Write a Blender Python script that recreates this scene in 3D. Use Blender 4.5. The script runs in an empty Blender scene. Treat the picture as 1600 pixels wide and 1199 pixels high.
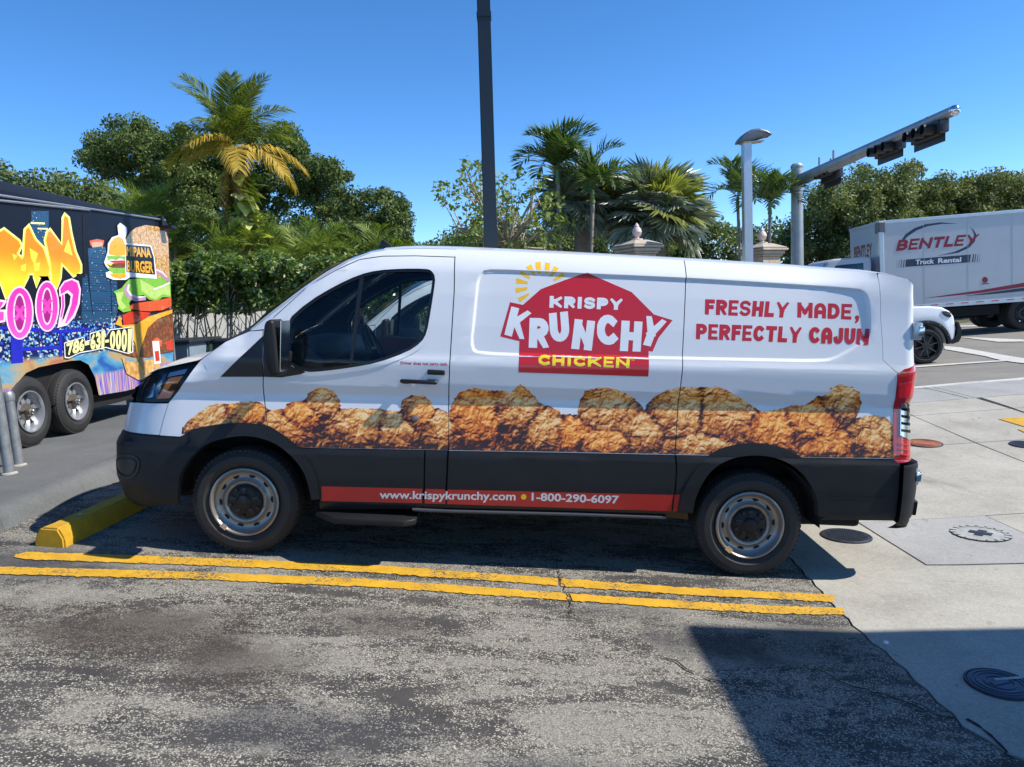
import bpy, bmesh, math, random
import numpy as np
from mathutils import Vector, Matrix
from mathutils.geometry import tessellate_polygon
random.seed(7)
rng = np.random.default_rng(7)
scene = bpy.context.scene
COL = scene.collection

# ------------------------------------------------------------ camera, sky, sun
F = 1155.0; CX, CY = 800.0, 599.5
TH = math.radians(6.0); PH = 0.045
CAM = np.array([0, 0, 1.65])
_f = np.array([0, math.cos(TH), -math.sin(TH)]); _r = np.array([1.0, 0, 0]); _u = np.array([0, math.sin(TH), math.cos(TH)])
RI = _r * math.cos(PH) - _u * math.sin(PH); UP = _u * math.cos(PH) + _r * math.sin(PH)
cd = bpy.data.cameras.new('camera'); cam = bpy.data.objects.new('camera', cd); COL.objects.link(cam)
cd.sensor_width = 36; cd.lens = F / 1600 * 36; cd.clip_end = 3000; cd.clip_start = 0.05
M = Matrix.Identity(4)
for i in range(3):
    M[i][0] = RI[i]; M[i][1] = UP[i]; M[i][2] = -_f[i]; M[i][3] = CAM[i]
cam.matrix_world = M
scene.camera = cam

SUN = np.array([0.95, -0.15, 1.0]); SUN /= np.linalg.norm(SUN)
w = bpy.data.worlds.new('World'); scene.world = w; w.use_nodes = True
wn = w.node_tree; bg = wn.nodes['Background']
sky = wn.nodes.new('ShaderNodeTexSky'); sky.sky_type = 'NISHITA'; sky.sun_disc = False
sky.sun_elevation = math.asin(SUN[2]); sky.sun_rotation = math.atan2(SUN[0], SUN[1])
sky.air_density = 0.5; sky.dust_density = 0.0; sky.ozone_density = 1.0; sky.altitude = 0
hsv = wn.nodes.new('ShaderNodeHueSaturation'); hsv.inputs['Saturation'].default_value = 1.28; hsv.inputs['Value'].default_value = 2.5; hsv.inputs['Hue'].default_value = 0.5
wn.links.new(sky.outputs[0], hsv.inputs['Color']); wn.links.new(hsv.outputs[0], bg.inputs[0])
bg.inputs[1].default_value = 0.085
sl = bpy.data.lights.new('sun', 'SUN'); sl.energy = 5.0; sl.angle = math.radians(0.53); sl.color = (1, 0.95, 0.87)
so = bpy.data.objects.new('sun', sl); COL.objects.link(so); so.location = (20, -5, 30)
so.rotation_euler = Vector(SUN).to_track_quat('Z', 'Y').to_euler()
scene.view_settings.view_transform = 'Standard'; scene.view_settings.look = 'None'
scene.view_settings.exposure = 0.4; scene.view_settings.gamma = 1.0
scene.render.engine = 'CYCLES'

# ------------------------------------------------------------ helpers
def rays(px, py):
    px = np.asarray(px, float); py = np.asarray(py, float)
    return _f + RI * ((px - CX) / F)[..., None] - UP * ((py - CY) / F)[..., None]
def at(px, py, Y):
    d = rays(px, py); return CAM + d * ((Y - CAM[1]) / d[..., 1])[..., None]
def smooth(a, b, x):
    t = np.clip((np.asarray(x, float) - a) / (b - a), 0, 1); return t * t * (3 - 2 * t)
def G(x, y):
    """height of the natural ground"""
    x = np.asarray(x, float); y = np.asarray(y, float)
    lot = -0.06 - 0.0936 * np.clip(x, -3.6, 1.9)
    lot = lot - 0.03 * smooth(1.9, 3.2, x)
    far = 0.10 + 0.04 * np.clip(x - 7, -4, 25) - 0.18 * smooth(11.8, 16, y)
    return lot + (far - lot) * smooth(5.5, 11.8, y) * smooth(-3.0, 3.5, x)
def gpx(px, py, dz=0.0):
    d = rays(px, py); z = np.zeros(d.shape[:-1])
    for _ in range(25):
        t = (z - CAM[2]) / d[..., 2]; p = CAM + d * t[..., None]; z = 0.5 * z + 0.5 * (G(p[..., 0], p[..., 1]) + dz)
    return p

def link(o, parent=None):
    COL.objects.link(o)
    if parent is not None: o.parent = parent
    return o
def mesh_obj(name, verts, faces, mat=None, parent=None, smooth_=False, normals=None, mats=None, midx=None):
    me = bpy.data.meshes.new(name)
    me.from_pydata([tuple(map(float, v)) for v in verts], [], [tuple(map(int, f)) for f in faces]); me.update()
    if mats:
        for m in mats: me.materials.append(m)
        if midx is not None: me.polygons.foreach_set('material_index', np.asarray(midx, np.int32))
    elif mat: me.materials.append(mat)
    if smooth_ or normals is not None: me.polygons.foreach_set('use_smooth', [True] * len(me.polygons))
    if normals is not None: me.normals_split_custom_set_from_vertices([tuple(map(float, n)) for n in normals])
    return link(bpy.data.objects.new(name, me), parent)
def bm_obj(name, bm, mat=None, parent=None, smooth_=False, angle=None):
    me = bpy.data.meshes.new(name); bm.normal_update(); bm.to_mesh(me); bm.free()
    if mat: me.materials.append(mat)
    if smooth_: me.polygons.foreach_set('use_smooth', [True] * len(me.polygons))
    if angle: me.set_sharp_from_angle(angle=math.radians(angle))
    return link(bpy.data.objects.new(name, me), parent)
def tag(o, label=None, cat=None, group=None, kind=None):
    if label: o['label'] = label
    if cat: o['category'] = cat
    if group: o['group'] = group
    if kind: o['kind'] = kind
    return o
def empty(name, loc=(0, 0, 0), rot=None):
    o = bpy.data.objects.new(name, None); COL.objects.link(o); o.location = loc; o.empty_display_size = 0.2
    if rot is not None: o.rotation_euler = rot
    return o
def copy_tree(o, parent=None):
    c = o.copy(); COL.objects.link(c)
    if parent is not None: c.parent = parent
    for ch in list(o.children): copy_tree(ch, c)
    return c
def box(bm, x0, x1, y0, y1, z0, z1, bev=0.0, mtx=None):
    r = bmesh.ops.create_cube(bm, size=1.0); vs = r['verts']
    for v in vs:
        v.co = Vector(((x0 + x1) / 2 + v.co.x * (x1 - x0), (y0 + y1) / 2 + v.co.y * (y1 - y0), (z0 + z1) / 2 + v.co.z * (z1 - z0)))
    if bev:
        es = list({e for v in vs for e in v.link_edges})
        rr = bmesh.ops.bevel(bm, geom=es, offset=bev, segments=2, affect='EDGES', profile=0.5); vs = list({v for f in rr['faces'] for v in f.verts} | {v for v in vs if v.is_valid})
    if mtx is not None: bmesh.ops.transform(bm, matrix=mtx, verts=[v for v in vs if v.is_valid])
def box_obj(name, b, mat, parent=None, bev=0.0):
    bm = bmesh.new(); box(bm, *b, bev=bev); return bm_obj(name, bm, mat, parent)
def tube_data(pts, rad, seg=8, cap=True):
    pts = [np.array(p, float) for p in pts]; V = []; Fc = []; n = len(pts)
    if np.isscalar(rad): rad = [rad] * n
    prev = None
    for i in range(n):
        t = pts[min(i + 1, n - 1)] - pts[max(i - 1, 0)]; t /= np.linalg.norm(t) + 1e-9
        if prev is None:
            a = np.array([0, 0, 1.0]) if abs(t[2]) < 0.9 else np.array([1.0, 0, 0]); a = np.cross(t, a)
        else: a = prev - t * (prev @ t)
        a /= np.linalg.norm(a) + 1e-9; b = np.cross(t, a); prev = a
        for k in range(seg):
            q = 2 * math.pi * k / seg; V.append(pts[i] + rad[i] * (a * math.cos(q) + b * math.sin(q)))
    for i in range(n - 1):
        for k in range(seg): Fc.append((i * seg + k, i * seg + (k + 1) % seg, (i + 1) * seg + (k + 1) % seg, (i + 1) * seg + k))
    if cap: Fc.append(tuple(range(seg))[::-1]); Fc.append(tuple((n - 1) * seg + k for k in range(seg)))
    return V, Fc
def tube(name, pts, rad, mat, parent=None, seg=10):
    V, Fc = tube_data(pts, rad, seg); o = mesh_obj(name, V, Fc, mat, parent, True); o.data.set_sharp_from_angle(angle=0.8); return o
def lathe(name, prof, mat, parent=None, seg=48, axis='Y', cap=False, angle=35):
    """prof: (r, h) list; revolved about axis"""
    V = []; Fc = []
    for r, h in prof:
        for k in range(seg):
            q = 2 * math.pi * k / seg; c, s_ = r * math.cos(q), r * math.sin(q)
            V.append((c, h, s_) if axis == 'Y' else (c, s_, h))
    n = len(prof)
    for i in range(n - 1):
        for k in range(seg):
            f = (i * seg + k, i * seg + (k + 1) % seg, (i + 1) * seg + (k + 1) % seg, (i + 1) * seg + k)
            Fc.append(f if axis == 'Z' else f[::-1])
    if cap: Fc.append(tuple(range(seg))); Fc.append(tuple((n - 1) * seg + k for k in range(seg)))
    o = mesh_obj(name, V, Fc, mat, parent, True); o.data.set_sharp_from_angle(angle=math.radians(angle)); return o
def prism(name, poly, y0, y1, mat, parent=None, bev=0.0, plane='XZ', seg=2):
    """closed 2-D polygon extruded: plane XZ -> along Y, XY -> along Z, YZ -> along X"""
    bm = bmesh.new()
    mk = {'XZ': lambda p, h: (p[0], h, p[1]), 'XY': lambda p, h: (p[0], p[1], h), 'YZ': lambda p, h: (h, p[0], p[1])}[plane]
    a = [bm.verts.new(mk(p, y0)) for p in poly]; b = [bm.verts.new(mk(p, y1)) for p in poly]; n = len(poly)
    bm.faces.new(a); bm.faces.new(b[::-1])
    for i in range(n): bm.faces.new((a[i], b[i], b[(i + 1) % n], a[(i + 1) % n]))
    bmesh.ops.recalc_face_normals(bm, faces=bm.faces)
    if bev:
        es = [e for e in bm.edges if e.calc_face_angle(0) > 0.35]
        bmesh.ops.bevel(bm, geom=es, offset=bev, segments=seg, affect='EDGES', profile=0.5)
    return bm_obj(name, bm, mat, parent, True, 40)

# ------------------------------------------------------------ materials
def nt(name):
    m = bpy.data.materials.new(name); m.use_nodes = True; t = m.node_tree; return m, t, t.nodes['Principled BSDF']
def nod(t, typ, **kw):
    n = t.nodes.new(typ)
    for k, v in kw.items():
        if k in n.inputs: n.inputs[k].default_value = v
        else: setattr(n, k, v)
    return n
def ramp(t, fac, stops):
    n = t.nodes.new('ShaderNodeValToRGB'); e = n.color_ramp.elements
    while len(e) < len(stops): e.new(0.5)
    for q, (p, c) in zip(e, stops): q.position = p; q.color = (*c, 1) if len(c) == 3 else c
    t.links.new(fac, n.inputs[0]); return n.outputs[0]
def mixc(t, fac, a, b, mode='MIX'):
    n = t.nodes.new('ShaderNodeMix'); n.data_type = 'RGBA'; n.blend_type = mode
    for s_, v in ((n.inputs[0], fac), (n.inputs[6], a), (n.inputs[7], b)):
        if hasattr(v, 'node'): t.links.new(v, s_)
        else: s_.default_value = v if np.isscalar(v) else ((*v, 1) if len(v) == 3 else v)
    return n.outputs[2]
def mth(t, op, a, b=0.0, c=None):
    n = t.nodes.new('ShaderNodeMath'); n.operation = op
    for i, v in enumerate((a, b) if c is None else (a, b, c)):
        if hasattr(v, 'node'): t.links.new(v, n.inputs[i])
        else: n.inputs[i].default_value = v
    return n.outputs[0]
def coords(t, scale=(1, 1, 1), loc=(0, 0, 0), src='Object'):
    c = t.nodes.new('ShaderNodeTexCoord'); mp = t.nodes.new('ShaderNodeMapping')
    mp.inputs['Scale'].default_value = scale; mp.inputs['Location'].default_value = loc
    t.links.new(c.outputs[src], mp.inputs[0]); return mp.outputs[0]
def noise(t, vec, scale, detail=4, rough=0.55, dist=0.0):
    n = nod(t, 'ShaderNodeTexNoise', Scale=scale, Detail=detail, Roughness=rough, Distortion=dist)
    if vec is not None: t.links.new(vec, n.inputs['Vector'])
    return n.outputs['Fac']
def voro(t, vec, scale, feature='F1', out='Distance', rnd=1.0):
    n = nod(t, 'ShaderNodeTexVoronoi', feature=feature, Scale=scale, Randomness=rnd)
    if vec is not None: t.links.new(vec, n.inputs['Vector'])
    return n.outputs[out]
def bump(t, b, h, strength=0.3, dist=0.01):
    n = nod(t, 'ShaderNodeBump', Strength=strength, Distance=dist); t.links.new(h, n.inputs['Height']); t.links.new(n.outputs[0], b.inputs['Normal'])
def basic(name, col, rough=0.5, metal=0.0, coat=0.0, var=0.08, vs=6.0, bmp=0.0, bs=60.0, spec=0.5):
    m, t, b = nt(name); v = coords(t)
    n = noise(t, v, vs, 5, 0.6)
    a = tuple(max(0, c * (1 - var)) for c in col); c_ = tuple(min(1, c * (1 + var)) for c in col)
    t.links.new(ramp(t, n, [(0.3, a), (0.7, c_)]), b.inputs['Base Color'])
    b.inputs['Metallic'].default_value = metal; b.inputs['Specular IOR Level'].default_value = spec
    r = mth(t, 'MULTIPLY_ADD', n, 0.16 * rough, rough * 0.92); t.links.new(r, b.inputs['Roughness'])
    if coat: b.inputs['Coat Weight'].default_value = coat; b.inputs['Coat Roughness'].default_value = 0.04
    if bmp: bump(t, b, noise(t, v, bs, 3), bmp, 0.004)
    return m
WHITE = basic('van_white_paint', (0.68, 0.685, 0.70), 0.34, coat=0.5, var=0.015, vs=2.0)
PLASTIC = basic('black_grained_plastic', (0.012, 0.012, 0.0128), 0.5, var=0.2, vs=4, bmp=0.15, bs=400, spec=0.3)
BLACK = basic('black_trim', (0.008, 0.008, 0.009), 0.35, var=0.1)
DARK = basic('dark_void', (0.006, 0.006, 0.006), 0.9, var=0.1)
RUBBER = basic('tyre_rubber', (0.022, 0.021, 0.02), 0.72, var=0.25, vs=9, bmp=0.2, bs=120)
STEEL = basic('silver_wheel_paint', (0.28, 0.265, 0.24), 0.33, metal=0.6, var=0.1, vs=12)
CHROME = basic('bright_metal', (0.75, 0.75, 0.76), 0.16, metal=1.0, var=0.04)
GALV = basic('galvanised_steel', (0.34, 0.35, 0.35), 0.5, metal=0.7, var=0.22, vs=18)
ALU = basic('brushed_aluminium', (0.55, 0.56, 0.58), 0.38, metal=0.8, var=0.08, vs=7)
RED = basic('red_vinyl', (0.52, 0.012, 0.018), 0.33, coat=0.4, var=0.03)
REDT = basic('red_lettering_vinyl', (0.50, 0.012, 0.02), 0.35, coat=0.3, var=0.03)
STRIPE = basic('stripe_red_vinyl', (0.42, 0.02, 0.012), 0.35, coat=0.3, var=0.10, vs=3)
YEL = basic('yellow_vinyl', (0.86, 0.50, 0.015), 0.35, coat=0.3, var=0.04)
YEL2 = basic('lemon_vinyl', (0.86, 0.66, 0.02), 0.35, coat=0.3, var=0.04)
WHT = basic('white_vinyl', (0.76, 0.77, 0.79), 0.35, coat=0.3, var=0.02)
def glassm(name, tint, rough=0.0, ior=1.45):
    m = bpy.data.materials.new(name); m.use_nodes = True; t = m.node_tree; t.nodes.clear()
    o = t.nodes.new('ShaderNodeOutputMaterial'); mx = t.nodes.new('ShaderNodeMixShader'); tr = t.nodes.new('ShaderNodeBsdfTransparent'); gl = t.nodes.new('ShaderNodeBsdfGlossy')
    fr = nod(t, 'ShaderNodeFresnel', IOR=ior); tr.inputs[0].default_value = (*tint, 1); gl.inputs['Roughness'].default_value = rough
    t.links.new(fr.outputs[0], mx.inputs[0]); t.links.new(tr.outputs[0], mx.inputs[1]); t.links.new(gl.outputs[0], mx.inputs[2]); t.links.new(mx.outputs[0], o.inputs[0]); return m
GLASS = glassm('tinted_window_glass', (0.80, 0.87, 0.85))
CLEAR = glassm('clear_lens', (0.95, 0.95, 0.96), 0.0, 1.22)
def lens(name, col, rough=0.08):
    m = basic(name, col, rough, coat=1.0, var=0.12, vs=30); return m
REDL = lens('red_lamp_lens', (0.45, 0.008, 0.012)); AMB = lens('amber_lens', (0.95, 0.22, 0.01))
DGLASS = basic('dark_glass', (0.012, 0.014, 0.017), 0.06, coat=1.0, var=0.05)

# ------------------------------------------------------------ ground materials
def asphalt_mat():
    m, t, b = nt('worn_asphalt'); v = coords(t); vs = coords(t, (0.55, 1.5, 1))
    patch = noise(t, vs, 1.9, 7, 0.66, 0.9); big = noise(t, v, 0.5, 3, 0.5)
    fine = noise(t, coords(t, (0.7, 1.3, 1)), 17, 5, 0.72, 0.6); cell = voro(t, v, 150, 'F1', 'Color')
    sep = t.nodes.new('ShaderNodeSeparateColor'); t.links.new(cell, sep.inputs[0]); rnd = sep.outputs[0]
    dist = voro(t, v, 150)
    wear = mth(t, 'ADD', mth(t, 'MULTIPLY', patch, 2.3), mth(t, 'MULTIPLY', fine, 1.3))
    wear = mth(t, 'ADD', wear, mth(t, 'MULTIPLY', big, 0.55))
    th = mth(t, 'SUBTRACT', wear, 1.74)                         # 0..~0.6
    thr = mth(t, 'MULTIPLY', th, 1.5)
    stone = mth(t, 'LESS_THAN', rnd, thr)
    stone = mth(t, 'MULTIPLY', stone, mth(t, 'LESS_THAN', dist, 0.62))
    tone = ramp(t, sep.outputs[1], [(0, (0.19, 0.172, 0.138)), (0.55, (0.34, 0.31, 0.245)), (1, (0.56, 0.515, 0.415))])
    tar = ramp(t, noise(t, v, 5, 5, 0.6), [(0.3, (0.036, 0.034, 0.033)), (0.7, (0.080, 0.074, 0.067))])
    c = mixc(t, stone, tar, tone)
    c = mixc(t, mth(t, 'MULTIPLY', smooth_node(t, th, 0.15, 0.7), 0.68), c, (0.222, 0.208, 0.178))
    # oil stains with their own shape
    for (x, y, rx, ry, k, col) in STAINS:
        d = stain(t, v, x, y, rx, ry)
        c = mixc(t, mth(t, 'MULTIPLY', d, k), c, col)
    t.links.new(c, b.inputs['Base Color']); b.inputs['Roughness'].default_value = 0.85; b.inputs['Specular IOR Level'].default_value = 0.3
    h = mth(t, 'ADD', mth(t, 'MULTIPLY', stone, 0.6), mth(t, 'MULTIPLY', noise(t, v, 140, 2), 0.8))
    bump(t, b, h, 0.55, 0.006)
    return m
def smooth_node(t, val, a, b_):
    n = t.nodes.new('ShaderNodeMapRange'); n.interpolation_type = 'SMOOTHSTEP'; n.inputs[1].default_value = a; n.inputs[2].default_value = b_
    t.links.new(val, n.inputs[0]); return n.outputs[0]
def stain(t, v, x, y, rx, ry):
    mp = t.nodes.new('ShaderNodeMapping'); mp.vector_type = 'POINT'
    mp.inputs['Scale'].default_value = (1 / rx, 1 / ry, 0); mp.inputs['Location'].default_value = (-x / rx, -y / ry, 0)
    t.links.new(v, mp.inputs[0]); ln = t.nodes.new('ShaderNodeVectorMath'); ln.operation = 'LENGTH'; t.links.new(mp.outputs[0], ln.inputs[0])
    d = mth(t, 'ADD', ln.outputs['Value'], mth(t, 'MULTIPLY_ADD', noise(t, v, 3.2, 6, 0.68), 1.7, -0.85))
    n = t.nodes.new('ShaderNodeMapRange'); n.interpolation_type = 'SMOOTHSTEP'; n.inputs[1].default_value = 1.1; n.inputs[2].default_value = 0.25
    t.links.new(d, n.inputs[0]); return n.outputs[0]
STAINS = [(-2.0, 3.55, 1.0, 0.42, 0.72, (0.05, 0.038, 0.03)), (-1.35, 3.25, 0.5, 0.3, 0.6, (0.045, 0.035, 0.03)), (-0.75, 3.75, 0.5, 0.22, 0.55, (0.05, 0.04, 0.034)), (1.0, 3.7, 0.5, 0.3, 0.75, (0.03, 0.031, 0.034)),
          (0.55, 4.05, 0.45, 0.14, 0.4, (0.05, 0.05, 0.05)), (-0.9, 2.75, 0.7, 0.22, 0.6, (0.04, 0.042, 0.048)), (0.3, 2.5, 0.8, 0.2, 0.6, (0.04, 0.042, 0.048)), (1.6, 3.9, 0.4, 0.5, 0.5, (0.035, 0.035, 0.037)), (-3.0, 4.4, 0.8, 0.5, 0.8, (0.05, 0.051, 0.055))]
ASPH = asphalt_mat()
def concrete_mat(name, a, b_, c_, scale=1.0, dark=0.35):
    m, t, b = nt(name); v = coords(t)
    n1 = noise(t, v, 1.3 * scale, 8, 0.65, 0.3); n2 = noise(t, v, 34, 4, 0.7)
    f = mth(t, 'MULTIPLY_ADD', n2, 0.35, mth(t, 'MULTIPLY', n1, 0.75))
    c = ramp(t, f, [(0.3, a), (0.52, b_), (0.75, c_)])
    sp = voro(t, v, 7.5, 'F1'); spots = mth(t, 'LESS_THAN', sp, mth(t, 'MULTIPLY', noise(t, v, 2.2, 2), 0.16))
    c = mixc(t, mth(t, 'MULTIPLY', spots, dark), c, (0.05, 0.045, 0.04))
    st = smooth_node(t, noise(t, coords(t, (1, 0.5, 1)), 0.9, 6, 0.7, 1.0), 0.58, 0.75)
    c = mixc(t, mth(t, 'MULTIPLY', st, 0.5), c, tuple(q * 0.5 for q in a))
    dr = smooth_node(t, noise(t, coords(t, (2.2, 0.7, 1), (3, 1, 0)), 2.4, 7, 0.72, 1.6), 0.60, 0.72); c = mixc(t, mth(t, 'MULTIPLY', dr, 0.38), c, tuple(q * 0.42 for q in a))
    gr = voro(t, v, 150, 'F1', 'Color'); sg = t.nodes.new('ShaderNodeSeparateColor'); t.links.new(gr, sg.inputs[0]); c = mixc(t, 0.30, c, mixc(t, 1.0, c, ramp(t, sg.outputs[0], [(0, (0.55, 0.55, 0.55)), (1, (1.35, 1.35, 1.33))]), 'MULTIPLY'))
    t.links.new(c, b.inputs['Base Color']); b.inputs['Roughness'].default_value = 0.86; b.inputs['Specular IOR Level'].default_value = 0.3
    bump(t, b, noise(t, v, 180, 3), 0.25, 0.003); return m
CONC = concrete_mat('weathered_concrete', (0.24, 0.22, 0.185), (0.355, 0.335, 0.285), (0.46, 0.435, 0.375))
CONC2 = concrete_mat('newer_grey_concrete', (0.24, 0.235, 0.225), (0.32, 0.315, 0.30), (0.38, 0.375, 0.355), dark=0.25)
WALK = concrete_mat('grey_painted_concrete', (0.085, 0.088, 0.087), (0.12, 0.124, 0.122), (0.155, 0.158, 0.153), dark=0.2)
ROADM = concrete_mat('sunbleached_road_asphalt', (0.16, 0.15, 0.13), (0.22, 0.205, 0.178), (0.27, 0.25, 0.22), 0.6, 0.2)
def paint_mat(name, col, under, wear=0.42):
    m, t, b = nt(name); v = coords(t)
    n = mth(t, 'ADD', mth(t, 'MULTIPLY', noise(t, v, 60, 5, 0.75), 0.75), mth(t, 'MULTIPLY', noise(t, v, 3.0, 4, 0.6), 0.4))
    c0 = ramp(t, noise(t, v, 9, 5, 0.7), [(0.3, tuple(q * 0.72 for q in col)), (0.65, col)])
    c = mixc(t, smooth_node(t, n, wear + 0.30, wear + 0.36), c0, under)
    t.links.new(c, b.inputs['Base Color']); b.inputs['Roughness'].default_value = 0.75
    bump(t, b, noise(t, v, 120, 3), 0.4, 0.005); return m
YPAINT = paint_mat('worn_yellow_line_paint', (0.64, 0.35, 0.014), (0.10, 0.085, 0.06), 0.315)
YSTOP = paint_mat('yellow_painted_concrete', (0.55, 0.31, 0.012), (0.20, 0.165, 0.10), 0.37)
WPAINT = paint_mat('worn_white_road_paint', (0.62, 0.60, 0.55), (0.3, 0.28, 0.24), 0.36)
GRASS = concrete_mat('dry_grass_and_soil', (0.045, 0.05, 0.02), (0.08, 0.085, 0.035), (0.16, 0.14, 0.08))

# ------------------------------------------------------------ ground, lot, apron, road, walk
def sheet(name, x0, x1, y0, y1, nx, ny, dz, mat, xs=None, ys=None, zf=None, parent=None):
    X = np.linspace(x0, x1, nx) if xs is None else np.array(xs); Y = np.linspace(y0, y1, ny) if ys is None else np.array(ys)
    V = [(x, y, float((zf or G)(x, y)) + dz) for y in Y for x in X]; n = len(X)
    Fc = [(j * n + i, j * n + i + 1, (j + 1) * n + i + 1, (j + 1) * n + i) for j in range(len(Y) - 1) for i in range(n - 1)]
    return mesh_obj(name, V, Fc, mat, parent, True)
gx = np.concatenate([[-900, -300, -100, -40, -20], np.arange(-12, 20.1, 0.5), [26, 40, 100, 300, 900]])
gy = np.concatenate([[-300, -60, -20, -8], np.arange(-4, 20.1, 0.5), [25, 32, 45, 80, 200, 600, 1500]])
tag(sheet('ground', 0, 0, 0, 0, 0, 0, -0.16, GRASS, gx, gy), kind='structure')
ex_ = np.array([(1.90, 14.0), (1.93, 6.0), (1.92, 5.0), (1.88, 4.4), (1.86, 4.0), (1.88, 3.4), (1.87, 3.0), (1.95, 2.75), (2.35, 2.5), (2.6, 2.3), (2.8, -8)])  # asphalt / concrete edge
def edge_x(y):
    o = ex_[::-1]; yy = np.asarray(y, float); return np.interp(yy, o[:, 1], o[:, 0]) + 0.008 * np.sin(yy * 9.1) * np.sin(yy * 3.7 + 1) + 0.008 * np.sin(yy * 31)
ys = np.concatenate([np.arange(-8, 2, 0.5), np.arange(2, 7, 0.05), np.arange(7, 14.1, 0.5)])
V = []; Fc = []; nx = 24
for y in ys:
    for i in range(nx):
        x = -3.6 + (edge_x(y) + 3.6) * (i / (nx - 1)) ** 0.8; V.append((x, y, float(G(x, y))))
for j in range(len(ys) - 1):
    for i in range(nx - 1): Fc.append((j * nx + i, j * nx + i + 1, (j + 1) * nx + i + 1, (j + 1) * nx + i))
lot = tag(mesh_obj('parking_lot', V, Fc, ASPH, None, True), kind='structure')

apron = tag(sheet('concrete_apron', 0, 0, 0, 0, 0, 0, -0.03, DARK, np.arange(1.7, 14.1, 0.4), np.arange(-8, 11.81, 0.45)), kind='structure')
def slab(poly, mat, gap=0.007, dz=0.004):
    poly = [np.array(p, float) for p in poly]; n = len(poly); c = sum(poly) / n; out = []
    area = sum(poly[i][0] * poly[(i + 1) % n][1] - poly[(i + 1) % n][0] * poly[i][1] for i in range(n))
    if area < 0: poly = poly[::-1]
    for i in range(n):
        a, b, d = poly[i - 1], poly[i], poly[(i + 1) % n]
        e1 = (b - a) / np.linalg.norm(b - a); e2 = (d - b) / np.linalg.norm(d - b)
        n1 = np.array([-e1[1], e1[0]]); n2 = np.array([-e2[1], e2[0]]); m = n1 + n2; m /= max(0.4, m @ n1); out.append(b + m * gap)
    bm = bmesh.new(); f = bm.faces.new([bm.verts.new((p[0], p[1], 0)) for p in out])
    lo = np.min(out, 0); hi = np.max(out, 0)
    for ax in (0, 1):
        for v in np.arange(math.floor(lo[ax]) + 0.0, hi[ax], 0.5):
            co = [0, 0, 0]; no = [0, 0, 0]; co[ax] = v; no[ax] = 1
            bmesh.ops.bisect_plane(bm, geom=bm.verts[:] + bm.edges[:] + bm.faces[:], plane_co=co, plane_no=no)
    r = bmesh.ops.extrude_face_region(bm, geom=bm.faces[:])
    top = [g for g in r['geom'] if isinstance(g, bmesh.types.BMVert)]
    ts = set(top)
    for v in bm.verts: v.co.z = float(G(v.co.x, v.co.y)) + (dz if v in ts else -0.05)
    bmesh.ops.recalc_face_normals(bm, faces=bm.faces)
    return bm_obj('slab', bm, mat, apron)
e = [(float(edge_x(y)) + 0.004, y) for y in np.arange(2.3, 5.95, 0.1)]
xr = [2.80, 3.88, 5.26, 6.6, 8.0, 9.5, 11.5, 14.0]
yr = [-8, -4, -1.5, 2.3]
slab(e + [(2.80, 5.93), (2.80, 4.93), (5.26, 4.80), (5.26, 2.3)], CONC)
slab([(2.80, 4.93), (2.80, 5.93), (3.88, 5.98), (3.88, 4.875)], CONC2, dz=0.007)
slab([(3.88, 4.875), (3.88, 5.98), (5.26, 6.05), (5.26, 4.80)], CONC)
ef = [(float(edge_x(y)) + 0.004, y) for y in np.arange(5.9, 8.31, 0.3)]
slab(ef[:1] + [(2.80, 5.93), (3.88, 5.98), (5.26, 6.05), (5.25, 8.3)] + ef[::-1][:-1], CONC)
slab([(1.9, 8.3), (5.25, 8.3), (5.3, 9.7), (1.9, 9.7)], CONC)
slab([(1.9, 9.7), (5.3, 9.7), (5.35, 10.45), (1.9, 10.45)], CONC)
slab([(1.9, 10.45), (5.35, 10.45), (6.5, 10.45), (6.45, 11.5), (1.9, 11.35)], CONC2)
for i in range(2, 7):
    x0, x1 = xr[i], xr[i + 1]
    slab([(x0, -8), (x1, -8), (x1, 2.3), (x0, 2.3)], CONC) if i else None
    slab([(x0, 2.3), (x1, 2.3), (x1, 4.7), (x0, 4.75)], CONC)
    slab([(x0, 4.75), (x1, 4.7), (x1, 8.3), (x0, 8.3)], CONC)
    slab([(x0, 8.3), (x1, 8.3), (x1, 9.7), (x0 + 0.04, 9.7)], CONC)
    slab([(x0 + 0.05, 9.7), (x1, 9.7), (x1, 10.45), (x0 + 0.08, 10.45)], CONC)
    slab([(x0 + (1.25 if i == 2 else 0), 10.45), (x1, 10.45), (x1, 11.5 + 0.1 * (i - 1)), (x0 + (1.2 if i == 2 else 0), 11.5 + 0.1 * (i - 2))], CONC2)
slab([(2.6, -8), (5.26, -8), (5.26, 2.3), (2.64, 2.3)], CONC)
sheet_road = tag(sheet('road', 0, 0, 0, 0, 0, 0, -0.012, ROADM, np.concatenate([np.arange(-40, 0, 4), np.arange(0, 40.1, 1.0), [60, 100]]), np.concatenate([np.arange(11.3, 24, 0.6), [24, 26, 27]])), kind='structure')
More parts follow.
